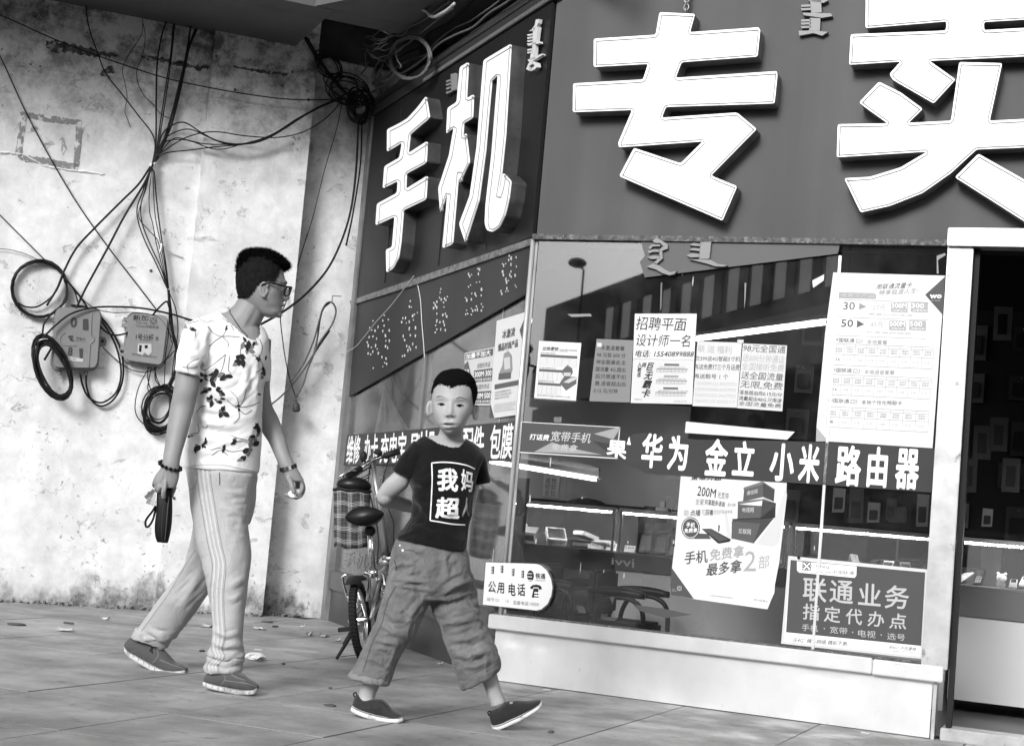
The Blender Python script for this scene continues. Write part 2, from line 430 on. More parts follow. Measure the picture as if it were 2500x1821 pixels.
wallpiece('wall_panel', aR, aEnd + .3, -.1, 4.4, -.4, -.10)
# broken plaster lips / ledges running across the wall
for (pts, th) in (([(0, 157), (130, 170), (220, 186), (300, 196)], .012), ([(300, 196), (420, 215), (515, 236)], .006), ([(0, 372), (60, 380), (110, 405), (190, 418), (255, 426)], .010)):
    b = MB(); P = [PA(x, y, 0) for x, y in smoothpath([np.array([x, y, 0]) for x, y in pts], 6) for x, y in [(x, y)]] if False else [PA(q[0], q[1], 0.0) for q in smoothpath([np.array([x, y, 0.]) for x, y in pts], 8)]
    b.tube([p + ZUP * random.uniform(-.004, .004) for p in P], [th * random.uniform(.5, 1.1) for _ in P], 5); b.build('plaster_lip', PLASTER, wl)
b = MB(); P = [PA(q[0], q[1], .06) for q in smoothpath([np.array([x, y, 0.]) for x, y in [(515, 238), (560, 245), (620, 255), (750, 270)]], 8)]
b.tube([p + ZUP * random.uniform(-.004, .004) for p in P], [.008 * random.uniform(.4, 1.1) for _ in P], 5); b.build('plaster_lip', PLASTER, wl)
# gouged bands (exposed dark brickwork) : ragged shallow patches with rubble
gouge = mat('exposed_mortar', .10, .95, noise=(34, .95), bump=(40, 1, .03), dirt=(24, .54, .45, .06))
def ragged(pts, o, name='gouge', mt=gouge, seed=1, amp=4.2):
    rr = random.Random(seed); Q = []
    n = len(pts)
    for i in range(n):
        a, b_ = pts[i], pts[(i + 1) % n]
        L_ = math.hypot(b_[0] - a[0], b_[1] - a[1]); k = max(2, int(L_ / 5))
        for j in range(k): Q.append((a[0] + (b_[0] - a[0]) * j / k + rr.uniform(-amp, amp), a[1] + (b_[1] - a[1]) * j / k + rr.uniform(-amp, amp)))
    b = MB(); b.prism([PA(x, y, o) for x, y in Q], nA * -.004); return b.build(name, mt, wl)
ragged([(110, 103), (135, 100), (180, 110), (225, 118), (262, 128), (290, 138), (262, 140), (235, 139), (200, 132), (165, 128), (125, 130), (112, 118)], .003, seed=2)
ragged([(345, 136), (400, 142), (440, 150), (480, 160), (515, 160), (508, 172), (470, 168), (430, 160), (390, 150), (350, 145)], .003, seed=3)
ragged([(250, 170), (270, 160), (282, 178), (262, 182), (290, 196), (255, 192), (243, 182)], .003, seed=5, amp=2)
ragged([(570, 162), (630, 170), (705, 180), (700, 186), (640, 178), (575, 168)], .063, seed=4, amp=2)
for (x, y, r_, o) in ((688, 207, 6, .063), (715, 176, 4, .063), (752, 222, 4, .063), (753, 244, 4, .063), (574, 220, 4, .063), (75, 158, 3, .003), (98, 163, 3, .003), (372, 205, 3, .003), (409, 214, 3, .003), (86, 38, 7, .003), (528, 138, 3, .063), (425, 1216 + 0, 4, .063), (368, 661, 4, .003), (427, 1310, 2, .003)):
    b = MB(); b.sphere(PA(x, y, o - .004), PA(x + r_, y, o) [0] * 0 + np.linalg.norm(PA(x + r_, y, o) - PA(x, y, o)), 10, 6); b.build('nail_hole', gouge, wl, smooth=True)
# painted square notice mark, worn
wp = mat('faded_grey_paint', .22, .9, dirt=(26, .52, .62, .06))
wp2 = mat('worn_brush_paint', .30, .9, dirt=(22, .46, .66, .08))
sq = thing('painted_wall_mark', 'worn painted square outline with brush strokes inside on the plaster wall', 'painted mark', PA(118, 400, .002))
def paintpoly(pts, nm, mt, seed=1, amp=2.0):
    rr = random.Random(seed); Q = []; n = len(pts)
    for i in range(n):
        a, b_ = pts[i], pts[(i + 1) % n]; L_ = math.hypot(b_[0] - a[0], b_[1] - a[1]); k = max(2, int(L_ / 5))
        for j in range(k): Q.append((a[0] + (b_[0] - a[0]) * j / k + rr.uniform(-amp, amp), a[1] + (b_[1] - a[1]) * j / k + rr.uniform(-amp, amp)))
    b = MB(); b.prism([PA(x, y, .003) for x, y in Q], nA * -.0025); return b.build(nm, mt, sq)
paintpoly([(50, 273), (200, 294), (200, 306), (120, 298), (52, 286)], 'painted_bar', wp, 1)
paintpoly([(50, 290), (64, 290), (52, 382), (36, 378)], 'painted_bar', wp, 2)
paintpoly([(186, 308), (202, 310), (192, 408), (178, 402)], 'painted_bar', wp, 3)
paintpoly([(42, 378), (100, 384), (190, 402), (190, 415), (140, 408), (80, 398), (50, 392)], 'painted_bar', wp, 4)
paintpoly([(64, 318), (84, 308), (98, 318), (108, 335), (126, 344), (134, 352), (112, 354), (92, 340), (84, 322), (70, 325)], 'brush_stroke', wp2, 5)
paintpoly([(145, 336), (156, 334), (163, 362), (152, 378)], 'brush_stroke', wp2, 6)
paintpoly([(108, 352), (122, 356), (108, 372), (100, 364)], 'brush_stroke', wp2, 7)
# rubble fringe at the wall's foot
b = MB(); rr = random.Random(8)
for k in range(420):
    a_ = rr.uniform(-2.2, aEnd - .15); o_ = .06 if aL < a_ < aR else (-.10 if a_ >= aR else 0)
    p = LA(a_, 0, o_ + abs(rr.gauss(0, .035)) + .005); s_ = rr.uniform(.004, .016) * (1.5 if rr.random() < .05 else 1)
    A_ = np.array([rr.uniform(-1, 1) for _ in range(3)]); A_ /= np.linalg.norm(A_); B_ = np.cross(A_, [0.3, .2, 1]); B_ /= np.linalg.norm(B_); C_ = np.cross(A_, B_)
    b.obox(p + ZUP * s_ * .4, A_ * s_, B_ * s_ * rr.uniform(.4, .9), C_ * s_ * rr.uniform(.3, .8))
props(b.build('rubble', mat('crumbled_plaster', .16, .95, noise=(40, .6))), 'crumbled plaster grit strewn along the foot of the wall', 'rubble', kind='stuff')

# ------------------------------------------------------------------ canopy slab over the pavement (soffit)
ZS = 3.72
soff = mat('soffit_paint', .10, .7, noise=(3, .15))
can = thing('canopy', 'dark flat canopy slab jutting out over the plaster wall', 'canopy', LA(0, ZS))
def PS(x, y, z=ZS): return hit(x, y, np.array([0, 0, z]), ZUP)
e1 = PS(720, 114); e2 = PS(790, 47)
front = 2.62
aN = (e1 - A0) @ dA; oN = (e2 - A0) @ nA
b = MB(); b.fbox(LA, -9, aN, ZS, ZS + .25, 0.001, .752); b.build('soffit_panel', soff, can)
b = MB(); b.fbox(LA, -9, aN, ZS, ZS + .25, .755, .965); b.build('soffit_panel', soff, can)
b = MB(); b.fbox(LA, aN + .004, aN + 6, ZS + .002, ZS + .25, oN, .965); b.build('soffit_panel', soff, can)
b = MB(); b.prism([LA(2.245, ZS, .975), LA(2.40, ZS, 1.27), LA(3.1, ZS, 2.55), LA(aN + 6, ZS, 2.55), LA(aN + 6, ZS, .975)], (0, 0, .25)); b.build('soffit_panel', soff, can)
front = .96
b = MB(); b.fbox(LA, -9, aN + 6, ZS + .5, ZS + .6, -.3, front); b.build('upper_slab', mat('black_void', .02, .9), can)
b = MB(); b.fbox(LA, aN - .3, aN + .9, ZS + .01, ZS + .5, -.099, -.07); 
b.build('recess_backing', mat('hollow_shade', .04, .9, noise=(5, .4)), can)  # shade of the hollow above the notch, put into a near-black panel

# ------------------------------------------------------------------ the phone shop
steel = mat('brushed_steel', .62, .36, .55, noise=(1.3, .25), streak=(6, .07, (1, 1, .3)), dirt=(16, .66, .3, .1))
steel_dull = mat('dull_aluminium', .42, .45, .8, noise=(9, .25), dirt=(14, .62, .15, .1))
steel_b = mat('weathered_frame', .28, .5, .6, noise=(6, .35), streak=(9, .3))
rust = mat('rusty_trim', .09, .8, .2, noise=(60, .8), dirt=(35, .55, .2, .06))
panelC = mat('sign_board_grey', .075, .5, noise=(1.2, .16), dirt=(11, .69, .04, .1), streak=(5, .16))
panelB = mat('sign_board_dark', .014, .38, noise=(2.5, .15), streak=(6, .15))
darkm = mat('dark_paint', .03, .5)
black = mat('black_rubber', .015, .6)
GL_C = glass_mat('shop_glass', .012, .88); GL_B = glass_mat('grimy_glass', .05, .8, gain=.5, rough=.06)
shop = thing('phone_shop', 'glass-fronted mobile phone shop with steel frames under big character signs', 'shop', K + dC * 1.0)
RW = 3.6
def C_box(name, u0, u1, z0, z1, o0, o1, mt, parent=None, bevel=0, **kw):
    b = MB(); b.fbox(LC, u0, u1, z0, z1, o0, o1); return b.build(name, mt, shop if parent is None else parent, bevel=bevel, **kw)
def B_box(name, u0, u1, z0, z1, o0, o1, mt, parent=None, bevel=0, **kw):
    b = MB(); b.fbox(LB, u0, u1, z0, z1, o0, o1); return b.build(name, mt, shop if parent is None else parent, bevel=bevel, **kw)
uj = 1.985
# kick panels with dents, sill
def dented(name, u0, u1, z0, z1, o, dents, seed=0):
    nx, nz_ = 60, 14; v = []; f = []
    for j in range(nz_ + 1):
        for i in range(nx + 1):
            u = u0 + (u1 - u0) * i / nx; z = z0 + (z1 - z0) * j / nz_
            d = .0025 * mnoise.noise((u * 2.2, z * 4, seed))
            for (du, dz, r_, h_) in dents: d -= h_ * math.exp(-((u - du) ** 2 + (z - dz) ** 2) / r_ ** 2)
            v.append(LC(u, z, o + d))
    for j in range(nz_):
        for i in range(nx): q = j * (nx + 1) + i; f.append((q, q + 1, q + nx + 2, q + nx + 1))
    return mk(name, v, f, steel, shop, smooth=True)
dented('kick_panel', -.03, uj + .03, .004, .245, .012, [(.07, .2, .025, .006), (.22, .19, .02, .005), (1.5, .215, .03, .006), (1.62, .21, .02, .005), (.9, .1, .1, .003)], 1)
C_box('kick_backing', 0.02, uj + .02, .0, .24, -.05, -.004, darkm)
C_box('sill_panel', -.06, 1.76, .248, .315, -.03, .045, steel, bevel=.004)
C_box('sill_panel', 1.762, 2.06, .246, .312, -.03, .046, steel, bevel=.004)
C_box('sill_seal', 0.0, uj, .315, .322, -.03, .02, rust)
# posts
C_box('door_post', uj - .02, 2.075, .30, 2.145, -.05, .035, steel_dull, bevel=.003)
C_box('door_header', 1.965, RW, 2.135, 2.215, -.05, .06, steel, bevel=.004)
C_box('door_edge', 2.078, 2.10, .02, 2.13, -.06, -.01, black)
C_box('kick_end', 2.02, 2.035, .0, .245, -.05, .015, steel_dull)
C_box('threshold', 2.06, RW, .0, .055, -.12, .02, steel_dull, bevel=.004)
# corner seam, upper trim
b = MB(); b.tube([LC(-.012, .315, .012), LC(-.012, 2.14, .012)], .011, 8); b.build('corner_strip', steel, shop, smooth=True)
b = MB(); b.fbox(LC, -.006, .012, .315, 2.14, -.008, .004); b.build('corner_strip', steel_b, shop)
b = MB(); P0 = PC(2052, 625); P1 = PC(1975, 1583); uu = uvC(P0)[0]
b.fbox(LC, uu - .006, uu + .006, .32, 2.09, -.004, .008); b.build('glass_joint', steel, shop)
C_box('trim_strip', -.01, 1.965, 2.14, 2.165, -.02, .03, rust)
# panes
for (u0, u1) in ((.012, uu - .006), (uu + .006, uj - .02)):
    C_box('glass_pane', u0, u1, .32, 2.14, -.003, 0.0, GL_C)
# torn lower fascia board behind the top of the panes
b = MB(); b.prism([PC(x, y, .012) for x, y in ((1565, 589), (2052, 592), (2046, 620), (1575, 678), (1563, 640), (1575, 625))], nC * .006); b.build('torn_board', mat('sign_board_grey_inner', .11, .55, noise=(2, .1)), shop)
# --- angled side B
B_box('base_panel', -2.93, -.02, 0, .205, -.03, .0, mat('grey_base_panel', .10, .4, .6, noise=(4, .3), dirt=(8, .55, .06, .2)))
B_box('base_ledge', -2.93, -.02, .205, .325, -.05, .02, mat('grey_ledge', .13, .4, .6, noise=(5, .3)), bevel=.004)
B_box('end_post', -3.0, -2.915, 0, 3.35, -.05, .03, steel_b, bevel=.003)
B_box('side_jamb', -3.06, -3.003, 0, 3.3, -.05, .0, mat('dark_jamb', .08, .6, noise=(8, .4)))
# fascia trim line and the inclined blank board
b = MB(); b.prism([PB(x, y, .012) for x, y in ((858, 727 + 8), (1301, 583), (1301, 599), (1000, 702), (860, 746))], nB * .012); b.build('trim_strip', mat('taped_trim', .22, .35, .5, dirt=(30, .5, .1, .05)), shop)
b = MB(); b.prism([PB(x, y, .0) for x, y in ((872, 742), (1301, 600), (1293, 716), (856, 968))], nB * .01); b.build('blank_board', mat('blank_board_dark', .026, .4, noise=(2, .2), streak=(5, .15)), shop)
# panes of B
us = uvB(PB(1035, 900))[0]
for (u0, u1) in ((-2.91, us - .006), (us + .006, -.012)):
    B_box('glass_pane', u0, u1, .325, 2.08, -.012, -.009, GL_B)
B_box('glass_joint', us - .006, us + .006, .325, 1.93, -.014, .004, steel_b)
B_box('inner_strip', us - .035, us - .008, .325, 1.9, -.05, -.02, steel_b)
# --- interior shell
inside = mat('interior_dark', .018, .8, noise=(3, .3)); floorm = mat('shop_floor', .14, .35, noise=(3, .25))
room = thing('shop_room', 'dim interior of the phone shop seen through the panes and the doorway', 'shop interior', LC(1.5, 0, -2))
b = MB(); b.add([LB(-2.95, .012, -.02), LC(0, .012, -.03), LC(RW + .3, .012, -.03), LC(RW + .3, .012, -5), LB(-2.95, .012, -5)], [(0, 1, 2, 3, 4)]); b.build('shop_floor', floorm, room)
b = MB(); b.add([LB(-2.95, 2.9, -.02), LC(0, 2.9, -.03), LC(RW + .3, 2.9, -.03), LC(RW + .3, 2.9, -5), LB(-2.95, 2.9, -5)], [(0, 1, 2, 3, 4)]); b.build('shop_ceiling', mat('ceiling_white', .5, .8), room)
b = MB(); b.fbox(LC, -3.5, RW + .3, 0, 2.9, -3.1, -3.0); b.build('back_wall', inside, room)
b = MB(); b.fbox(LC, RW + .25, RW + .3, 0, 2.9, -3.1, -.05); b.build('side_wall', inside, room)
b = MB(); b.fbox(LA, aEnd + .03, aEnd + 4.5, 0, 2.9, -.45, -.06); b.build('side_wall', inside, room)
# pegboard on the back wall, right side
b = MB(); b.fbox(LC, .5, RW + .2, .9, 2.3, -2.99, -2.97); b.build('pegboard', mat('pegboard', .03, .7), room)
# upper carcass behind the signs so that the sky cannot be seen through
C_box('sign_backing', .02, RW + .4, 2.16, 3.9, -.3, -.03, darkm)
B_box('sign_backing', -2.95, -.05, 2.1, 3.42, -.3, -.03, darkm)
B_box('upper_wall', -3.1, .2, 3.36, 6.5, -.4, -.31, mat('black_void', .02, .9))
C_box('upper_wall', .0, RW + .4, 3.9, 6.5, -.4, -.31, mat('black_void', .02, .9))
# ------------------------------------------------------------------ sign C
signC = thing('sign_board', 'broad mid-grey sign board over the shop window with two giant white characters', 'shop sign', LC(1.2, 2.16, .04))
b = MB(); b.prism([LC(0.0, 2.165, .0), LC(RW + .4, 2.175, .0), LC(RW + .4, 3.95, .0), LC(.0, 3.352, .0) if False else LC(.0, 3.95, .0)], nC * -.02)
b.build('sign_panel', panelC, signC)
b = MB(); b.prism([PC(x, y, .004) for x, y in ((1312, 578), (2318, 588), (2318, 596), (1312, 586))], nC * .006); b.build('sign_lip', rust, signC)
# bent top-left corner of board: strip of B's cable tray hides it
signB = thing('side_sign_board', 'dark angled sign board with two tall white characters beside the cable tray', 'shop sign', LB(-1.5, 2.15, .02))
zt = 3.34
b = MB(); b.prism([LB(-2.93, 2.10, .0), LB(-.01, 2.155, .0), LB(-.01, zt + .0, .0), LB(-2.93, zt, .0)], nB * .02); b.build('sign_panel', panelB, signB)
for u_ in (-2.33, -1.35, -.62):
    B_box('panel_seam', u_, u_ + .006, 2.16, zt, .02, .024, mat('seam', .02, .5), signB)

def contour(name, polys, plane, out, depth, nrm, mts, parent, label=None, rim=.007):
    """box letter: side returns, lit-looking white face with a raised rim"""
    side_m, face_m, rim_m = mts
    L_ = bpy.data.objects.new(name, None)
    root = None
    for k, poly in enumerate(polys):
        # rounded corners
        P = [np.array(p, float) for p in poly]; n = len(P); Q = []
        for i in range(n):
            a, b_, c = P[i - 1], P[i], P[(i + 1) % n]
            d1 = a - b_; d2 = c - b_; l1, l2 = np.linalg.norm(d1), np.linalg.norm(d2); r_ = min(5.5, l1 * .3, l2 * .3)
            p1 = b_ + d1 / l1 * r_; p2 = b_ + d2 / l2 * r_
            for t in (0, .33, .67, 1): Q.append((1 - t) ** 2 * p1 + 2 * t * (1 - t) * b_ + t * t * p2)
        W = [plane(q[0], q[1], out) for q in Q]
        # inset outline for the rim
        C2 = np.array(Q); nn = len(C2); area = sum(C2[i][0] * C2[(i + 1) % nn][1] - C2[(i + 1) % nn][0] * C2[i][1] for i in range(nn))
        sg = 1 if area > 0 else -1; ins = []
        for i in range(nn):
            t = C2[(i + 1) % nn] - C2[i - 1]; t = t / (np.linalg.norm(t) + 1e-9); nrm2 = np.array([-t[1], t[0]]) * sg
            ins.append(C2[i] + nrm2 * 5.5)
        b = MB(); b.prism(W, -nrm * depth); o = b.build('character_side' if root is not None else name, side_m, parent if root is None else root)
        if root is None: root = o
        if label and k == 0: o['label'] = label
        b = MB(); b.prism([w_ + nrm * .007 for w_ in [plane(q[0], q[1], out) for q in Q]], -nrm * .0065)
        # white lip face
        b.build('character_face', face_m, root)
        b = MB(); b.tube([plane(q[0], q[1], out + .0085) for q in ins], .0026, 5, closed=True); b.build('face_rim', rim_m, root, smooth=True)
    return root
white_ac = mat('white_acrylic', .93, .35, spec=.5)
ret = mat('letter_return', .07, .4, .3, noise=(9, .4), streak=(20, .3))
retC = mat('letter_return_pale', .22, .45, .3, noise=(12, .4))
rimm = mat('rim_grey', .22, .5)  # plain grey trim round each character face
Z3 = lambda l: [(1300 + x / 1.89, y / 1.89) for x, y in l]
Z2 = lambda l: [(700 + x / 2.36, y / 2.36) for x, y in l]
zhuan = [(588, 60), (752, 68), (728, 152), (1045, 130), (1052, 145), (1040, 264), (690, 290), (662, 362), (1128, 332), (1132, 350), (1118, 480), (618, 496), (598, 546), (945, 522), (1036, 598), (825, 812), (946, 862), (878, 1020), (402, 815), (470, 685), (685, 756), (788, 655), (402, 682), (397, 662), (462, 510), (188, 520), (190, 388), (512, 370), (535, 298), (284, 312), (285, 182), (570, 164)]
mai1 = [(1540, -140), (1538, 133), (1912, 102), (1908, 145), (1470, 162), (1462, 302), (1700, 287), (1648, 345), (1665, 372), (1852, 480), (1953, 370), (1832, 284), (2560, 250), (2540, 118), (2085, 143), (2083, 105), (2500, 80), (2500, -140)]
mai2 = [(1970, 290), (2168, 295), (2110, 560), (2620, 535), (2620, 668), (2050, 692), (1930, 802), (1800, 893), (1650, 952), (1515, 982), (1440, 825), (1560, 818), (1700, 775), (1822, 702), (1405, 728), (1410, 576), (1640, 572), (1560, 515), (1508, 476), (1600, 380), (1700, 430), (1802, 505), (1735, 570), (1932, 560)]
mai3 = [(2058, 712), (1950, 820), (2268, 1022), (2420, 1130), (2540, 985), (2268, 830)]
gC = 'giant white box characters on the shop signs'
contour('sign_character', [Z3(zhuan)], PC, .085, .085, nC, (retC, white_ac, rimm), signC, 'the complete left character with slanted strokes')
contour('sign_character', [Z3(mai1), Z3(mai2), Z3(mai3)], PC, .085, .085, nC, (retC, white_ac, rimm), signC, 'the character cut by the right edge of the view')
shou = [(583, 748), (650, 715), (700, 685), (760, 620), (808, 556), (828, 682), (716, 778), (704, 886), (815, 815), (808, 942), (694, 1003), (690, 1092), (816, 1014), (806, 1152), (677, 1213), (662, 1400), (648, 1490), (620, 1545), (580, 1573), (577, 1440), (612, 1425), (627, 1250), (517, 1300), (525, 1176), (640, 1114), (645, 1045), (558, 1088), (568, 960), (655, 910), (669, 824), (583, 877)]
ji1 = [(1003, 390), (1052, 360), (1040, 572), (1082, 545), (1075, 685), (1025, 712), (1018, 795), (1038, 768), (1058, 938), (1003, 1058), (996, 990), (960, 1408), (903, 1432), (932, 1115), (890, 1228), (879, 1085), (940, 900), (968, 738), (925, 774), (932, 625), (985, 590)]
ji2 = [(1140, 350), (1298, 255), (1266, 780), (1243, 1000), (1220, 1140), (1236, 1090), (1252, 997), (1298, 1045), (1285, 1150), (1262, 1245), (1230, 1312), (1190, 1338), (1160, 1328), (1147, 1290), (1152, 1180), (1185, 900), (1222, 435), (1186, 470), (1150, 880), (1112, 1160), (1035, 1400), (999, 1292), (1060, 1130), (1100, 850)]
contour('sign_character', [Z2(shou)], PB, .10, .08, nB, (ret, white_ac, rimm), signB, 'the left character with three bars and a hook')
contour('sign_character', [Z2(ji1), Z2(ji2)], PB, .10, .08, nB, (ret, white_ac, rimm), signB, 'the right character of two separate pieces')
# small vertical-script words: a spine with teeth and tails
vs_m = mat('small_letter_grey', .2, .5); vs_w = mat('small_letter_white', .55, .5)
def polyword(name, polys, plane, out, nrm, mt, parent, th=.012, label=None):
    b = MB()
    for p in polys: b.prism([plane(x, y, out) for x, y in p], nrm * th)
    return b.build(name, mt, parent, **({'label': label} if label else {}))
def teeth(x0, y0, x1, y1, n, w, h, side=-1):
    """n teeth between (x0,y0) and (x1,y1) reaching sideways by w"""
    out = []
    for i in range(n):
        t = (i + .5) / n; cx = x0 + (x1 - x0) * t; cy = y0 + (y1 - y0) * t
        out.append([(cx, cy - h * .5), (cx, cy + h * .5), (cx + side * w * .5, cy + h * .9), (cx + side * w, cy + h * .3), (cx + side * w * .9, cy), (cx + side * w * .5, cy + h * .2)])
    return out
Zc = lambda l: [(1280 + x / 2.945, 570 + y / 2.945) for x, y in l]
w1 = [Zc([(930, 60), (960, 35), (1000, 60), (1040, 85), (1040, 115), (1000, 130), (1005, 185), (960, 225), (940, 215), (985, 175), (975, 125), (1010, 100), (985, 75), (950, 75)]),
      Zc([(900, 110), (925, 85), (985, 85), (985, 98), (930, 100), (915, 120)]), Zc([(895, 130), (940, 120), (985, 125), (985, 140), (940, 138), (905, 148)]), Zc([(890, 175), (940, 165), (985, 172), (985, 188), (920, 190)]),
      Zc([(888, 245), (935, 222), (975, 235), (1020, 265), (1060, 285), (1105, 275), (1085, 298), (1050, 306), (1000, 290), (950, 262)])]
w2 = [Zc([(1275, 68), (1352, 66), (1338, 188), (1265, 190)]), Zc([(1195, 90), (1225, 75), (1280, 82), (1278, 98), (1230, 95)]), Zc([(1190, 125), (1225, 110), (1275, 116), (1272, 134), (1225, 128)]), Zc([(1176, 162), (1215, 148), (1270, 155), (1268, 176), (1200, 178)]),
      Zc([(1196, 192), (1345, 195), (1400, 225), (1468, 236), (1440, 244), (1380, 242), (1320, 222), (1250, 205)])]
polyword('small_letters', w1, PC, .014, nC, vs_m, signC, .02); polyword('small_letters', w2, PC, .014, nC, vs_m, signC, .02)
Zm = lambda l: [(1300 + x / 1.89, y / 1.89) for x, y in l]
w3 = [Zm([(1285, 10), (1335, 5), (1338, 65), (1290, 68)]), Zm([(1285, 90), (1332, 92), (1330, 150), (1280, 150)]), Zm([(1250, 66), (1380, 70), (1388, 82), (1340, 90), (1255, 78)]), Zm([(1232, 150), (1290, 148), (1368, 155), (1340, 172), (1300, 160), (1235, 172)]), Zm([(1275, 12), (1330, -12), (1368, 10), (1345, 22)])] + [Zm([(1243, y), (1290, y - 2), (1290, y + 8), (1245, y + 10)]) for y in (30, 46, 98, 112, 128)]
polyword('small_letters', w3, PC, .005, nC, vs_m, signC, .02)
w4 = [Z2([(1415, 185), (1430, 178), (1450, 150), (1455, 120), (1474, 116), (1470, 140), (1448, 180)]), Z2([(1440, 165), (1468, 160), (1456, 260), (1436, 262)]), Z2([(1405, 258), (1475, 245), (1478, 255), (1410, 270)]), Z2([(1438, 262), (1452, 262), (1446, 330), (1424, 332)]), Z2([(1408, 350), (1490, 315), (1495, 322), (1420, 368)]), Z2([(1425, 332), (1448, 330), (1455, 345), (1420, 352)]),
      Z2([(1400, 405), (1412, 372), (1440, 358), (1462, 368), (1465, 392), (1440, 412), (1430, 400), (1450, 385), (1440, 372), (1418, 385), (1415, 412)])] + [Z2([(1405, y), (1440, y - 6), (1440, y + 2), (1408, y + 9)]) for y in (205, 222, 240, 290, 306)]
polyword('small_letters', w4, PB, .03, nB, vs_w, signB, .02)
w5 = [Z2([(958, 432), (985, 425), (985, 520), (962, 530)])] + [Z2([(930, y), (965, y - 12), (965, y - 4), (935, y + 10)]) for y in (470, 490, 512, 535)]
polyword('small_letters', w5, PB, .03, nB, vs_m, signB, .015)
# dried glue dabs on the blank board where five characters once stood
glue = mat('dried_glue', .5, .7)
Zb = lambda x, y: (780 + x / 2.8, 560 + y / 2.8)
rr = random.Random(11)
for (x0, y0, x1, y1, txt) in ((325, 600, 490, 955, '特'), (560, 470, 680, 850, '金'), (775, 390, 885, 715, '食'), (1000, 280, 1118, 580, '品'), (1240, 175, 1358, 435, '店')):
    V, Fc, _ = glyphs(txt, 0, 1); b = MB(); seen = []
    for q in Fc:
        c_ = sum(V[i] for i in q) / len(q)
        for i in q:
            p_ = V[i] * .75 + c_ * .25
            if all(abs(p_[0] - s[0]) + abs(p_[1] - s[1]) > .12 for s in seen): seen.append(p_)
    for (s, t) in seen[:46]:
        slope = -.42; X = x0 + (x1 - x0) * s; Y = y1 + (y0 - y1) * t + slope * (s - .5) * (x1 - x0)
        w_, h_ = rr.uniform(2, 4.2), rr.uniform(6, 17); pts = [PB(*Zb(X + w_ * math.cos(k * 1.05) + rr.uniform(-1.5, 1.5), Y + h_ * math.sin(k * 1.05) * .8 + rr.uniform(-2, 2)), .0105) for k in range(6)]
        b.prism(pts, nB * .003)
    b.build('glue_dabs', glue, shop, kind='stuff')

# ================================================================== PAPER, BANNERS, POSTERS ON THE GLASS
paper = mat('white_paper', .60, .6); paper2 = mat('sun_bleached_paper', .52, .6, noise=(4, .05)); grey_paper = mat('grey_paper', .17, .6)
ink = mat('black_ink', .02, .5); ink2 = mat('grey_ink', .10, .6); ink3 = mat('faint_ink', .24, .6); ink4 = mat('very_faint_ink', .36, .6)
ban = mat('banner_vinyl', .038, .4, noise=(3, .15)); banw = mat('banner_letters', .85, .4); mid = mat('mid_grey_print', .07, .4); lightp = mat('light_print', .42, .5)
def ZZ(x0, y0, s): return lambda x, y: (x0 + x / s, y0 + y / s)
ZC1 = ZZ(1280, 570, 2.945); ZP9 = ZZ(1960, 560, 2.754); ZI = ZZ(1140, 1100, 3.304); ZP7 = ZZ(1600, 1100, 3.672); ZR = ZZ(1880, 1150, 2.461); ZB1 = ZZ(780, 560, 2.8)
